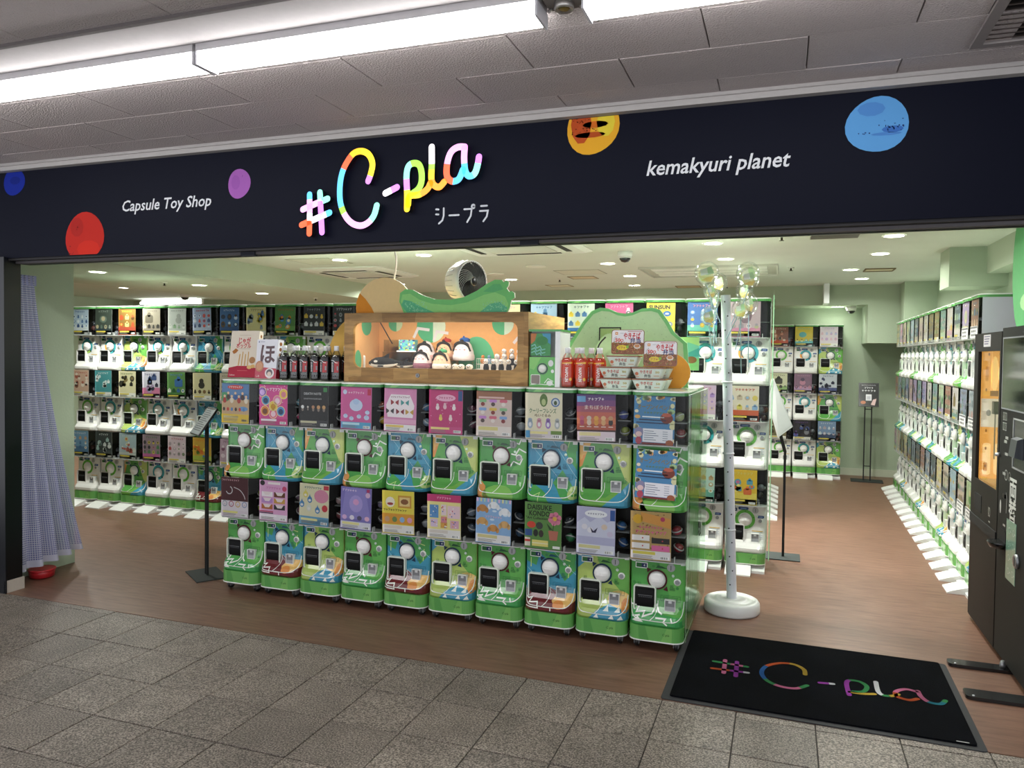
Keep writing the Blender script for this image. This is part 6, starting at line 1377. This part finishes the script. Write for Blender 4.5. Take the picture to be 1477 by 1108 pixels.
# ---- balloon pole
BPX, BPY = -.26, 4.655
bp_ = thing('balloon_pole', 'white plastic pole with round base holding clear balloons', 'display pole', (BPX, BPY, 0))
g = G(); g.lathe([(.158, .002), (.161, .012), (.159, .055), (.15, .068), (.135, .074), (.13, .07), (.1, .07), (.095, .076), (.06, .08), (.055, .075), (.03, .078)], n=40, col='#e6e8e6'); obj('base', g, 'plastic', bp_)
g = G(); g.tube([(0, 0, .07), (-.068, .0, 1.86)], [.029, .0275], 20, '#dfe1ea'); obj('pole', g, 'plastic', bp_)
for z in (.48, .93, 1.35):
    g = G(); g.lathe([(.0295, -.006), (.0335, -.003), (.0335, .003), (.0295, .006)], (-.037*z, 0, z), 20, col='#e8eaf0'); obj('joint_ring', g, 'plastic', bp_)
def holex(z): return -.037*z
for i in range(22):
    z = .16+i*.083; a = -PI/2+(.42 if i % 2 else -.12)
    g = G(); r = .0287; g.lathe([(.0001, -.0012), (.0042, -.0012), (.0042, .002)], (0, 0, 0), 10, 'y', '#23242a')
    for k, v in enumerate(g.v): th = a+PI/2; g.v[k] = (v[0]*math.cos(th)-(v[1]-r)*math.sin(th)+holex(z), v[0]*math.sin(th)+(v[1]-r)*math.cos(th), v[2]+z)
    obj('socket_hole', g, 'matte', bp_)
BALL = None
def balloon(px, pz, rad, anchor_z, side, dy, rz, label):
    """clear disc-like balloon on a stick pushed into the pole"""
    global BALL
    t = thing('stick_balloon', label, 'balloon', (px, BPY+dy, pz), rz, 'clear stick balloons')
    rad *= 1.15; k = rad/.06
    g = G(); g.sphere((0, 0, 0), (.06*k, .036*k, .06*k), 22, 12, '#fff'); g.lathe([(.006, -.062*k), (.009, -.056*k), (.02*k, -.05*k)], n=10, col='#fff'); obj('skin', g, 'film', t)
    g = G(); P = Pr(g, front_fn(0), 0, .0006)
    P.poly(ell(-.005*k, -.008*k, .036*k, .03*k, 14), '#e9e2a4', 0); P.poly([(-.03*k, .015*k), (.02*k, .035*k), (.035*k, .0), (.0, -.01*k)], '#b4d4a8', 1); P.poly([(-.03*k, -.036*k), (.02*k, -.042*k), (.035*k, -.015*k), (0, -.02*k)], '#e6c878', 1); P.poly([(-.028*k, -.012*k), (.006*k, -.004*k), (0.0, .026*k), (-.034*k, .018*k)], '#dcdcd8', 2); obj('card', g, 'paper', t)
    g = G(); ax = BPX-.037*anchor_z+side*.026-px; g.tube([(0, 0, -.058*k), (ax*.4, -dy*.4, -.058*k+(anchor_z-pz+.058*k)*.45), (ax, -dy, anchor_z-pz)], .003, 6, '#9fb8c4'); obj('stick', g, 'plastic', t)
balloon(-.432, 1.985, .062, 1.70, -1, -.06, .1, 'clear balloon with yellow card, topmost left of the pole')
balloon(-.372, 1.94, .052, 1.64, -1, .07, -.7, 'clear balloon behind, upper left of the pole')
balloon(-.41, 1.885, .046, 1.58, -1, -.02, .8, 'clear balloon second from top on the left of the pole')
balloon(-.392, 1.83, .042, 1.52, -1, .02, -1.1, 'narrow clear balloon close to the pole on the left')
balloon(-.415, 1.735, .05, 1.5, -1, -.06, .7, 'lowest clear balloon on the left of the pole')
balloon(-.208, 1.99, .062, 1.66, 1, .06, -.3, 'clear balloon topmost right of the pole')
balloon(-.195, 1.952, .055, 1.6, 1, -.07, .5, 'clear balloon with card just under the topmost right one')
balloon(-.222, 1.885, .055, 1.54, 1, .0, -.8, 'clear balloon in the middle right of the pole')
balloon(-.2, 1.815, .058, 1.44, 1, .08, .9, 'clear balloon lower right of the pole')
balloon(-.238, 1.77, .052, 1.4, 1, -.08, -.6, 'lowest clear balloon on the right of the pole')
# ---- sign stands
def sign_stand(x, y, rz, board_z, bw, bh, tilt, label, draw, gap=.055, base=(.28, .2), two=True, face='#1c1d20'):
    t = thing('sign_stand', label, 'sign stand', (x, y, 0), rz)
    g = G(); g.box(-base[0]/2, base[0]/2, -base[1]/2, base[1]/2, .0005, .007, '#2a2f2e'); obj('base_plate', g, 'matte', t)
    for s in ((-1, 1) if two else (0,)):
        g = G(); g.box(s*gap/2-.007, s*gap/2+.007, -.007, .007, .007, board_z, '#17181a'); obj('pole', g, 'matte', t)
    if two:
        for z in (.18, board_z-.18): g = G(); g.box(-gap/2+.007, gap/2-.007, -.004, .004, z, z+.01, '#17181a'); obj('crossbar', g, 'matte', t)
    o = obj('board', G().box(-bw/2, bw/2, -.006, .006, -bh/2, bh/2, '#141416'), 'plastic', t, (0, -.018, board_z), (tilt, 0, 0))
    g = G(); P = Pr(g, front_fn(-.0062), 0, .0005, clip=(-bw/2+.006, bw/2-.006, -bh/2+.006, bh/2-.006)); P.rect(-bw/2, bw/2, -bh/2, bh/2, face, 0); draw(P, bw, bh); obj('print', g, 'gloss', o)
    return t
r9 = random.Random(77)
def dfar(P, w, h):
    squiggle(P, 0, h*.4, w*.7, .012, '#c8c8cc', r9); squiggle(P, 0, h*.29, w*.45, .022, '#e8e8ec', r9); squiggle(P, 0, h*.17, w*.72, .024, '#e8e8ec', r9)
    P.rect(-.032, .032, -.075, .005, '#dcdce0', 2); P.rect(-.02, .02, -.062, -.02, '#b8b8c0', 3); P.ell(-w*.27, -h*.33, .03, .022, '#b0663c', 2, 10); P.poly([(w*.1, -h*.42), (w*.22, -h*.2), (w*.38, -h*.16), (w*.3, -h*.45)], '#d8b8b4', 2)
sign_stand(.985, 10.2, -.06, 1.055, .225, .30, -.35, 'thin black sign stand with dark notice near the back wall', dfar, .075, (.36, .26))
def dl(P, w, h):
    for i in range(12): P.rect(-w*.4, w*r9.uniform(.1, .4), h*.42-i*h*.07, h*.45-i*h*.07, '#8c9494', 2)
    P.rect(-w*.45, w*.45, h*.44, h*.47, '#5c6464', 2); P.stroke([(-w*.3, -h*.4), (w*.2, h*.1), (w*.1, h*.4)], .004, '#b4bcbc', 3)
sign_stand(-3.6, 4.09, -.6, 1.03, .22, .21, -.6, 'thin black sign stand left of the counter with tilted notice', dl, .035, (.3, .2), True, '#c9d4d2')
t = thing('angled_sign', 'black stand with tilted white notice beside the balloon pole aisle', 'sign stand', (.025, 6.05, 0))
g = G(); g.box(-.12, .12, -.11, .11, .0005, .007, '#2a3230'); obj('base_plate', g, 'matte', t)
g = G(); g.box(-.009, .009, -.009, .009, .007, .80, '#121314'); g.prism([(-.012, .79), (.012, .79), (-.052, 1.03), (-.078, 1.03)], -.008, .008, 'y', '#121314'); obj('pole', g, 'matte', t)
bd = [(-.09, 1.34), (.05, .99), (-.05, .905), (-.12, 1.16)]
g = G(); A = [(x, -.02-.05*(i in (1, 2)), z) for i, (x, z) in enumerate(bd)]; Bk = [(x-.006, y+.012, z-.002) for x, y, z in A]
g.add(A+Bk, [(3, 2, 1, 0), (4, 5, 6, 7), (0, 1, 5, 4), (1, 2, 6, 5), (2, 3, 7, 6), (3, 0, 4, 7)], '#e2e4e2'); obj('board', g, 'gloss', t)
def bq(a, b, o): 
    p = [Vector(v) for v in A]; q = p[0]*(1-a)*(1-b)+p[1]*a*(1-b)+p[2]*a*b+p[3]*(1-a)*b; return (q.x, q.y-.0008-o, q.z)
g = G(); P = Pr(g, bq, 0, .0006); P.poly([(.05, .05), (.95, .05), (.95, .95), (.05, .95)], '#e8eae8', 0); P.rect(.45, .6, .35, .42, '#3c4440', 1); P.rect(.42, .66, .5, .54, '#7c8480', 1); P.rect(.3, .34, .1, .9, '#cfd6d0', 1); obj('print', g, 'gloss', t)
g = G(); g.tube([(-.112, -.02, 1.12), (-.13, -.02, 1.2), (-.1, -.02, 1.34)], .006, 6, '#cfe0d0'); obj('clip', g, 'plastic', t)
# ---- mesh curtain drawn to the left
cu = thing('mesh_curtain', 'translucent blue mesh curtain gathered beside the black post', 'curtain', (-4.55, 3.6, 0))
g = G(); NU, NV = 60, 26; uv = []
for j in range(NV+1):
    v = j/NV; z = .085+v*(1.965-.085)
    s = (1-v)**1.25
    for i in range(NU+1):
        u = i/NU
        yt = 3.475+.13*u; yb = 3.47+.475*u
        y = yt+(yb-yt)*s; ph = u*2*PI*4.5
        x = -4.535-.02*u+(.012+.04*s)*math.sin(ph+.4*v)*(.5+.5*u)+.035*s*math.sin(u*PI)
        zz = z+(.035*(1-v)**6)*(u*1.6-.2)
        g.v.append((x+4.55, y-3.6, zz)); uv.append((u*.95, v*1.9))
for j in range(NV):
    for i in range(NU): a = j*(NU+1)+i; g.f.append((a, a+1, a+NU+2, a+NU+1)); g.c.append(lin('#ffffff')); g.m.append(0); g.s.append(True)
g.uv = uv; obj('mesh_cloth', g, 'curtain', cu)
g = G(); g.box(-.018, -.002, -.12, -.095, .12, 1.955, '#b9bac0'); obj('edge_rail', g, 'metal', cu)
for z in (1.1, 1.2, 1.9): g = G(); g.box(-.022, .004, -.122, -.09, z, z+.02, '#2a2a2e'); obj('latch', g, 'plastic', cu)
g = G(); g.tube([(-.01, -.108, 1.955), (-.01, -.108, 2.018)], .004, 6, '#7c7e82'); g.sphere((-.01, -.108, 1.985), .01, 8, 6, '#4a4c50'); obj('hanger', g, 'metal', cu)
g = G(); P = Pr(g, right_fn(.0), 0, .0006); g.box(-.022, .004, -.08, .02, 1.9, 1.965, '#8f90c0'); obj('header_band', g, 'gloss', cu)
t = thing('red_dish', 'low red round dish on the floor under the mesh curtain', 'dish', (-4.56, 3.66, 0))
g = G(); g.lathe([(.06, .002), (.072, .008), (.075, .03), (.078, .05)], n=28, col='#b3222a'); obj('dish', g, 'plastic', t); g = G(); g.lathe([(.0785, .049), (.083, .054), (.0785, .059)], n=28, col='#c42c34'); obj('rim', g, 'plastic', t)

# ---- black cabinets on the right, fronts looking to -X
BK = '#1d1b19'
ca = thing('prize_cabinet', 'tall dark brown cabinet with lit orange interior behind glass', 'cabinet', (1.045, 4.48, 0))
D1 = .575   # runs +Y from 4.48
g = G(); g.box(0, .5, 0, D1, .02, .80, BK); obj('lower_body', g, 'dark', ca)
g = G(); g.box(.3, .5, 0, D1, .80, 1.645, BK); g.box(0, .3, 0, .03, .8, 1.56, BK); g.box(0, .3, D1-.095, D1, .8, 1.56, BK); g.box(0, .3, 0, D1, 1.555, 1.645, BK); obj('upper_body', g, 'dark', ca)
g = G(); g.box(-.004, 0, .0, .03, .62, 1.645, '#22201d'); g.box(-.004, 0, D1-.09, D1, .62, 1.645, '#22201d'); g.box(-.004, 0, .03, D1-.09, 1.545, 1.645, '#22201d'); g.box(-.004, 0, .03, D1-.09, .62, .83, '#22201d'); obj('door_frame', g, 'dark', ca)
g = G(); g.box(.29, .3, .03, D1-.095, .82, 1.55, '#d99c4c'); P = Pr(g, left_fn(.29, .52), 0, .001, clip=(.04, .49, .83, 1.55))
P.rect(.04, .49, 1.12, 1.28, '#c9c2b0', 1); P.poly(ell(.24, 1.42, .05, .1), '#f0c070', 2); P.poly(ell(.40, 1.42, .07, .08), '#f2cf8a', 2); P.ring(.40, 1.42, .05, .058, '#b87a30', 3, 18)
for a, b in ((.08, 1.52), (.2, 1.52), (.36, 1.52), (.46, 1.36), (.1, 1.33), (.14, 1.1), (.36, 1.1), (.14, 1.0), (.36, 1.0), (.12, .93), (.4, .9)): P.ell(a, b, .012, .012, '#7a4a1c', 4, 10)
P.rect(.07, .13, 1.38, 1.46, '#b87a34', 3); P.poly(rrect(.06, .2, .84, 1.03, .03, 4), '#e8c184', 2); P.poly(rrect(.26, .46, .84, 1.03, .03, 4), '#e8c184', 2); P.poly(rrect(.08, .14, .86, .92, .01, 2), '#b98038', 3)
P.text('mameten', .3, 1.305, .03, '#7a5228', 4, w=.18, bold=.03); P.ring(.43, 1.18, .035, .048, '#5aa45c', 3, 18); P.ell(.12, 1.2, .03, .02, '#6c6c64', 3)
obj('backlit_board', g, 'cabinetlit', ca)
g = G(); g.box(.012, .29, D1-.105, D1-.095, .83, 1.55, '#d99c4c'); P = Pr(g, front_fn(D1-.105), 0, .0008, clip=(.012, .29, .83, 1.55))
P.rect(.0, .29, 1.12, 1.28, '#c0b8a4', 1); P.poly(ell(.075, 1.42, .02, .1), '#f4c878', 2); P.poly(ell(.12, 1.42, .028, .075), '#f4d596', 2); P.ring(.12, 1.42, .012, .018, '#b87a30', 3, 18); P.rect(.03, .045, 1.38, 1.46, '#b87a34', 3); P.rect(.058, .062, 1.3, 1.55, '#e8b870', 2)
for a, b in ((.045, 1.53), (.1, 1.53), (.14, 1.4), (.035, 1.33), (.04, 1.1), (.1, 1.1), (.04, 1.0), (.1, 1.0), (.04, .9), (.115, .88)): P.ell(a, b, .005, .009, '#7a4a1c', 4, 10)
P.poly(rrect(.025, .065, .85, 1.03, .015, 4), '#ecc88c', 2); P.poly(rrect(.08, .15, .85, 1.03, .02, 4), '#ecc88c', 2); P.poly(rrect(.03, .05, .87, .92, .006, 2), '#b98038', 3); P.ring(.125, 1.19, .016, .024, '#5aa45c', 3, 16); P.ell(.05, 1.2, .012, .018, '#6c6c64', 3); P.rect(.055, .095, 1.295, 1.325, '#7a5228', 3)
obj('backlit_side', g, 'cabinetlit', ca)
g = G(); g.box(.012, .29, .03, D1-.105, .815, .83, '#d9ac6c'); obj('lining', g, 'matte', ca)
g = G(); g.box(.008, .012, .03, D1-.095, .83, 1.55, '#fff'); obj('glass_door', g, 'glass', ca)
g = G(); g.box(.05, .075, .36, .4, 1.2, 1.27, '#2c2a28'); g.box(.06, .065, .375, .385, .95, 1.2, '#5c5a54'); obj('claw', g, 'plastic', ca)
g = G(); g.box(-.008, -.004, .18, .36, .0, .0, '#0a0a0a') if 0 else g.box(-.006, -.0041, .32, .47, .655, .75, '#060607'); obj('prize_slot', g, 'matte', ca)
g = G(); P = Pr(g, left_fn(-.0042, .0, 0), 0, .0006); P.rect(-.37, -.22, 1.57, 1.635, '#d8d4da', 1)
for i in range(4): P.rect(-.355, -.235-.01*i, 1.622-i*.013, 1.628-i*.013, '#8c88a0', 2)
P.ring(-.15, .695, .02, .024, '#c9c9c6', 1, 12); P.stroke([(-.165, .72), (-.135, .67)], .004, '#c9c9c6', 2); P.stroke([(-.135, .72), (-.165, .67)], .004, '#c9c9c6', 2); P.rect(-.16, -.13, .64, .648, '#c9c9c6', 1); obj('stickers', g, 'gloss', ca)
g = G(); g.box(-.01, .002, .0, D1-.01, .57, .62, '#151413'); obj('shadow_gap', g, 'matte', ca)
g = G(); g.box(-.005, 0, .0, D1-.005, .03, .57, '#26211d'); obj('lower_door', g, 'dark', ca)
# change machine nearer the camera
cb = thing('change_machine', 'black change machine cabinet with dark screen at the right edge', 'machine', (1.045, 3.86, 0))
D2 = .605
g = G(); g.box(0.004, .55, 0, D2, .03, 1.66, '#191a19'); obj('body', g, 'dark', cb)
g = G(); g.box(-.004, .004, 0, D2, .03, 1.66, '#1d1e1c')
g.box(-.007, -.0041, .0, .585, 1.605, 1.612, '#8f9296'); g.box(-.007, -.0041, .0, .585, 1.255, 1.262, '#8f9296'); g.box(-.007, -.0041, .578, .585, 1.262, 1.605, '#8f9296'); obj('front_plate', g, 'dark', cb)
g = G(); g.box(-.0065, -.0041, .0, .578, 1.262, 1.605, '#1c2422'); obj('screen', g, 'gloss', cb)
MT['screen'] = attr_mat('dark_screen_glass', .06, noise=0, coat=1); cb.children[-1].data.materials[0] = MT['screen']
g = G(); P = Pr(g, left_fn(-.0042, 0), 0, .0006)
for i in range(2):
    for j in range(2): P.rect(-.555+i*.04, -.522+i*.04, 1.2-j*.05, 1.24-j*.05, '#9a9c9a', 1); P.rect(-.55+i*.04, -.527+i*.04, 1.205-j*.05, 1.235-j*.05, '#3c3e3c', 2)
P.text('両', -.345, .88, .09, '#e6e6e4', 1, bold=.02); P.text('替', -.345, .775, .09, '#e6e6e4', 1, bold=.02); P.text('Money exchange', -.34, .70, .014, '#c4c4c2', 1, w=.13)
for x, z in ((-.50, 1.11), (-.52, 1.09), (-.50, 1.03), (-.53, .93)): P.rect(x, x+.05, z, z+.014, '#b9bab8', 1)
P.ring(-.47, .935, .022, .027, '#b9bab8', 1, 14); P.ring(-.41, .935, .018, .023, '#8f908e', 1, 14); P.ell(-.555, .765, .014, .035, '#d4d4d2', 1, 12); P.stroke([(-.46, .85), (-.445, .82), (-.45, .75)], .006, '#b9bab8', 1); P.rect(-.5, -.46, .68, .69, '#b9bab8', 1); obj('lettering', g, 'gloss', cb)
for a, b, c, d in ((.16, .36, .985, 1.225),):
    g = G(); g.box(-.006, -.0041, a, b, c, d, '#050506'); g.box(-.009, -.006, a, b, d-.008, d, '#b0b2b4'); g.box(-.009, -.006, a, b, c, c+.008, '#b0b2b4'); g.box(-.009, -.006, b-.008, b, c, d, '#b0b2b4'); obj('bill_window', g, 'gloss', cb)
g = G(); g.prism([(-.04, 1.05), (-.006, 1.04), (-.006, 1.14), (-.03, 1.13)], .2, .3, 'y', '#5c6064'); 
for i, v in enumerate(g.v): g.v[i] = v
obj('bill_acceptor', g, 'metal', cb)
g = G(); g.box(-.012, -.004, .46, .5, .82, .84, '#111'); obj('coin_slot', g, 'metal', cb)
g = G(); g.prism(rrect(.44, .56, .56, .66, .03, 4), -.006, -.0042, 'x', '#060606'); obj('coin_cup_recess', g, 'matte', cb)
g = G(); g.lathe([(.02, -.035), (.05, -.03), (.06, -.01), (.062, 0)], (-.01, .5, .6), 20, 'z', '#101112'); obj('coin_tray', g, 'gloss', cb)
g = G(); g.box(-.0062, -.0042, .27, .43, .44, .73, '#7fa894'); P = Pr(g, left_fn(-.0062, 0), 0, .0005)
for i in range(2):
    for j in range(4): P.ring(-.38+i*.07, .68-j*.065, .013, .016, '#b9d4c4', 1, 10); P.rect(-.362+i*.07, -.345+i*.07, .674-j*.065, .682-j*.065, '#a9cab8', 1)
obj('green_notice', g, 'gloss', cb)
g = G(); g.lathe([(.03, -.014), (.034, -.005), (.034, 0)], (-.004, .24, .565), 16, 'x', '#8d8f92'); g.box(-.02, -.012, .23, .25, .545, .585, '#5c5e62'); obj('lock', g, 'metal', cb)
g = G(); g.lathe([(.008, -.02), (.01, -.008), (.012, 0)], (-.004, .6, 1.02), 12, 'x', '#c9ccd0'); obj('key_knob', g, 'metal', cb)
for y0, y1 in ((.345, .395), (.0-.035, .035)):
    g = G(); pl = rrect(-.255, .05, y0-.012, y1+.012, .022, 4); g.prism(pl, .001, .016, 'z', '#17181a'); g.sphere((-.225, y0, .018), (.006, .006, .003), 8, 5, '#e0e2e4'); obj('stabiliser_foot', g, 'gloss', cb)
g = G(); g.lathe([(.012, .016), (.014, .03), (.008, .05)], (-.02, .37, 0), 12, col='#a4a6a8'); obj('levelling_bolt', g, 'metal', cb)
g = G(); g.lathe([(.0001, .002), (.045, .002), (.05, .02), (.04, .055), (.015, .07), (.0001, .072)], n=18, col='#b02034'); tag(obj('red_weight', g, 'gloss', None, (1.085, 3.77, 0)), 'small red rounded weight on the floor at the right frame edge', 'weight')
# green round board over the cabinets
t = thing('round_board', 'big green round cut-out board above the change machine', 'cut-out', (1.245, 4.55, 1.70))
pl = [(-.0+.62*math.cos(a), .32+.62*math.sin(a)) for a in [2*PI*i/40 for i in range(40)]]; pl = [(y, max(-.02, z)) for y, z in pl]
g = G(); g.prism(pl, 0, .012, 'x', '#62b070', 0, '#dfeedd'); obj('board', g, 'matte', t)
g = G(); P = Pr(g, left_fn(0, 0), 0, .0006); P.poly(ell(.1, .45, .4, .2, 20), '#7cc083', 1); P.poly(ell(-.33, .12, .12, .05, 12), '#a8d49c', 2); obj('print', g, 'matte', t)
g = G(); g.box(.012, .03, -.3, .3, -.035, .1, '#4c5450'); obj('support', g, 'matte', t)
t = thing('tilted_card', 'small tilted orange and black card on the change machine', 'card', (1.2, 4.36, 1.661), 0)
g = G(); g.prism([(-.02, .04), (.05, .0), (.09, .09), (.02, .12)], 0, .008, 'x', '#e0cf9c'); obj('card', g, 'paper', t); g = G(); P = Pr(g, left_fn(0), 0, .0006); P.poly([(-.03, .02), (-.05, .01), (-.085, .085), (-.05, .1)], '#17181a', 1); P.poly([(.01, .045), (-.025, .025), (-.03, .06)], '#d88c4c', 1); obj('print', g, 'paper', t); g = G(); g.box(-.01, .02, .01, .07, 0, .012, '#2a2a2a'); obj('holder', g, 'plastic', t)

# ================================================================== CEILING FITTINGS
def downlight(x, y, z, label, power=1.0, r=.075):
    t = thing('downlight', label, 'ceiling light', (x, y, z), group='round ceiling downlights')
    g = G(); g.lathe([(r*.86, -.004), (r, -.006), (r*1.06, -.001)], n=24, col='#f0f0ea'); g.f = [f for f in g.f if len(f) == 4]; g.c = g.c[:len(g.f)]; g.m = g.m[:len(g.f)]; g.s = g.s[:len(g.f)]; obj('trim_ring', g, 'matte', t)
    g = G(); g.face([(r*.88*math.cos(2*PI*i/24), -r*.88*math.sin(2*PI*i/24), -.003) for i in range(24)], '#fffdf4'); obj('lens', g, 'lamp', t)
    L = bpy.data.lights.new('downlight_lamp', 'AREA'); L.shape = 'DISK'; L.size = r*1.7; L.energy = DOWN_POWER*power; L.color = (.98, 1, .93); L.spread = math.radians(160)
    o = bpy.data.objects.new('downlight_lamp', L); COL.objects.link(o); o.parent = t; o.location = (0, 0, -.008)
DL = [((.72, 6.02), 'nearest right aisle'), ((.74, 7.02), 'second along the right aisle'), ((.605, 8.22), 'third along the right aisle'), ((.79, 9.17), 'fourth along the right aisle'),
      ((-.53, 6.07), 'front row above the balloon pole'), ((-.505, 7.07), 'second row above the balloon pole'), ((-1.6, 8.32), 'third row above the green hill cut-out'), ((-1.76, 9.44), 'rear row above the green hill cut-out'),
      ((-1.59, 7.15), 'beside the ceiling camera over the mini machine'), ((-3.03, 6.15), 'above the fan'), ((-3.97, 6.27), 'beside the ceiling hatch'), ((-3.02, 8.42), 'behind the fan, rear row'), ((-4.6, 8.65), 'behind the left air conditioner'), ((-2.2, 4.7), 'over the display case, hidden by the fascia'), ((-.9, 4.75), 'over the noodle trays, hidden by the fascia'), ((.55, 4.75), 'over the door mat aisle, hidden by the fascia')]
for (x, y), d in DL: downlight(x, y, ZC, 'round white downlight, %s' % d, .5 if x > .5 else 1.1)
for (x, y), d in (((-5.7, 5.12), 'nearest on the left soffit'), ((-5.75, 6.42), 'second on the left soffit'), ((-5.8, 7.5), 'third on the left soffit')): downlight(x, y, 2.18, 'round white downlight, %s' % d)
for (x, y), d in (((-8.76, 8.32), 'far left bay'), ((-7.9, 6.3), 'left bay, hidden behind the wall edge'), ((-8.0, 9.6), 'left bay near the back wall')): downlight(x, y, ZC, 'round white downlight, %s' % d)
downlight(.62, 10.3, 2.135, 'round white downlight under the rear soffit beside the camera', .1)
def dome(x, y, z, label, s=1):
    t = thing('dome_camera', label, 'security camera', (x, y, z), group='dome cameras')
    g = G(); g.lathe([(.062*s, 0), (.062*s, -.03*s), (.055*s, -.045*s)], n=22, col='#eceeea'); obj('housing', g, 'plastic', t)
    g = G(); g.lathe([(.05*s, -.04*s), (.045*s, -.065*s), (.03*s, -.085*s), (.0001, -.092*s)], n=20, col='#1a1c1e'); obj('dome', g, 'gloss', t)
    g = G(); g.lathe([(.056*s, -.043*s), (.052*s, -.055*s), (.048*s, -.056*s)], n=20, col='#e2e4e0'); obj('ring', g, 'plastic', t)
dome(-1.27, 6.37, ZC, 'white dome camera on the ceiling above the mini machine'); dome(.77, 10.25, 2.135, 'white dome camera under the rear soffit near the far sign'); dome(-8.6, 9.3, ZC, 'white dome camera far left over the back machines', 1.2)
def cassette(x, y, w, d, rz, label, slots=True):
    t = thing('air_conditioner', label, 'air conditioner', (x, y, ZC), rz, 'ceiling air conditioners')
    g = G(); A = rrect(-w/2, w/2, -d/2, d/2, .04, 4); B_ = rrect(-w/2+.05, w/2-.05, -d/2+.05, d/2-.05, .03, 4); n = len(A)
    g.add([(a, b, 0) for a, b in A]+[(a, b, -.012) for a, b in A]+[(a, b, -.028) for a, b in B_], [(i, (i+1) % n, n+(i+1) % n, n+i) for i in range(n)]+[(n+i, n+(i+1) % n, 2*n+(i+1) % n, 2*n+i) for i in range(n)], '#e6e8e0'); g.face([(a, b, -.028) for a, b in B_], '#e6e8e0'); obj('panel', g, 'plastic', t)
    g = G(); g.box(-w*.26, w*.26, -d*.26, d*.26, -.034, -.0285, '#c9cabf'); obj('intake_grille', g, 'matte', t)
    for sx, sy, a, b in ((0, -1, w*.27, .024), (0, 1, w*.27, .024), (-1, 0, .024, d*.27), (1, 0, .024, d*.27)):
        g = G(); cx, cy = sx*w*.355, sy*d*.355; g.box(cx-a, cx+a, cy-b, cy+b, -.031, -.0285, '#161816'); obj('outlet_slot', g, 'matte', t)
cassette(-4.33, 7.27, .95, .95, 0, 'square ceiling air conditioner on the left, slots dark'); cassette(-2.03, 5.78, 1.05, .9, 0, 'square ceiling air conditioner just behind the fascia, above the fan')
def flat(name, x, y, w, d, label, cat, fr='#b8ac8c', inn='#d8d4c0', dep=.006):
    t = thing(name, label, cat, (x, y, ZC)); g = G()
    for a, b, c, e in ((-w/2, w/2, -d/2, -d/2+.012), (-w/2, w/2, d/2-.012, d/2), (-w/2, -w/2+.012, -d/2+.012, d/2-.012), (w/2-.012, w/2, -d/2+.012, d/2-.012)): g.box(a, b, c, e, -dep, 0, fr)
    obj('frame', g, 'matte', t); g = G(); g.box(-w/2+.012, w/2-.012, -d/2+.012, d/2-.012, -.003, -.0005, inn); obj('panel', g, 'matte', t); return t
flat('ceiling_hatch', -4.23, 6.33, .47, .45, 'square ceiling hatch left of the air conditioner', 'hatch', '#9aa48c', '#cdd0bd', .003); flat('ceiling_hatch', -2.03, 7.83, .48, .42, 'square ceiling hatch in the middle of the shop ceiling', 'hatch', '#9aa08c', '#cdd0bd', .003)
flat('ceiling_vent', -2.14, 8.37, .3, .27, 'beige ceiling vent behind the middle hatch', 'vent', '#8c8468', '#d4c4a0'); flat('ceiling_vent', -2.68, 9.3, .3, .28, 'beige ceiling vent near the rear soffit, left one', 'vent', '#9c9478', '#dcd8bc'); flat('ceiling_vent', -1.14, 9.77, .3, .26, 'brown ceiling vent near the rear soffit, right one', 'vent', '#8c7c5c', '#c8b890'); flat('ceiling_vent', .865, 8.27, .27, .24, 'brown framed ceiling vent over the right aisle', 'vent', '#7c6c4c', '#d4cca8', .01)
t = flat('linear_air_conditioner', -.72, 7.98, 1.3, .9, 'wide slot-type air conditioner panel above the balloons', 'air conditioner', '#c4c6b8', '#b4b6a6', .02)
for i in range(3): g = G(); g.box(-.55, .55, -.3+i*.25, -.14+i*.25, -.012, -.0035, '#dcdfd2'); obj('louvre', g, 'matte', t)
for x, y, lb in ((-2.32, 7.2, 'round ceiling speaker nearer the fascia'), (-2.98, 7.78, 'round ceiling speaker behind the fan')):
    g = G(); g.lathe([(.105, 0), (.105, -.006), (.095, -.009), (.0001, -.01)], n=26, col='#e2e4d8'); tag(obj('ceiling_speaker', g, 'matte', None, (x, y, ZC)), lb, 'speaker')
def sprinkler(x, y, z, lb):
    t = thing('sprinkler_head', lb, 'sprinkler', (x, y, z), group='sprinkler heads'); g = G(); g.lathe([(.03, 0), (.028, -.006), (.012, -.008)], n=14, col='#e0e2d6'); obj('plate', g, 'matte', t); g = G(); g.lathe([(.008, -.008), (.008, -.028), (.018, -.03), (.018, -.033)], n=10, col='#5a5448'); obj('head', g, 'metal', t)
sprinkler(-.03, 5.85, ZC, 'sprinkler head right behind the fascia over the aisle'); sprinkler(.05, 7.9, ZC, 'sprinkler head right of the slot air conditioner'); sprinkler(-2.45, 8.5, ZC, 'sprinkler head left of the beige vent'); sprinkler(-1.75, 9.3, ZC, 'sprinkler head before the rear soffit'); sprinkler(-5.9, 6.1, 2.18, 'sprinkler head on the left soffit'); sprinkler(-5.6, 8.3, 2.18, 'sprinkler head on the left soffit, farther back')
t = thing('cove_light', 'glowing fluorescent tube high on the far left back wall', 'light', (-9.85, 10.3, 2.3))
g = G(); g.box(-.65, .65, .03, .08, -.02, .06, '#e6e8e4'); obj('housing', g, 'matte', t); g = G(); g.tube([(-.63, 0, 0), (.63, 0, 0)], .022, 12, '#ffffff'); obj('tube', g, 'cove', t)
t = thing('hanging_sign', 'white sign plate projecting edge-on from the rear soffit', 'sign', (.46, 9.9, 2.137))
g = G(); g.box(-.03, .03, -.25, .05, 0, .232, '#eceeee'); obj('plate', g, 'gloss', t)
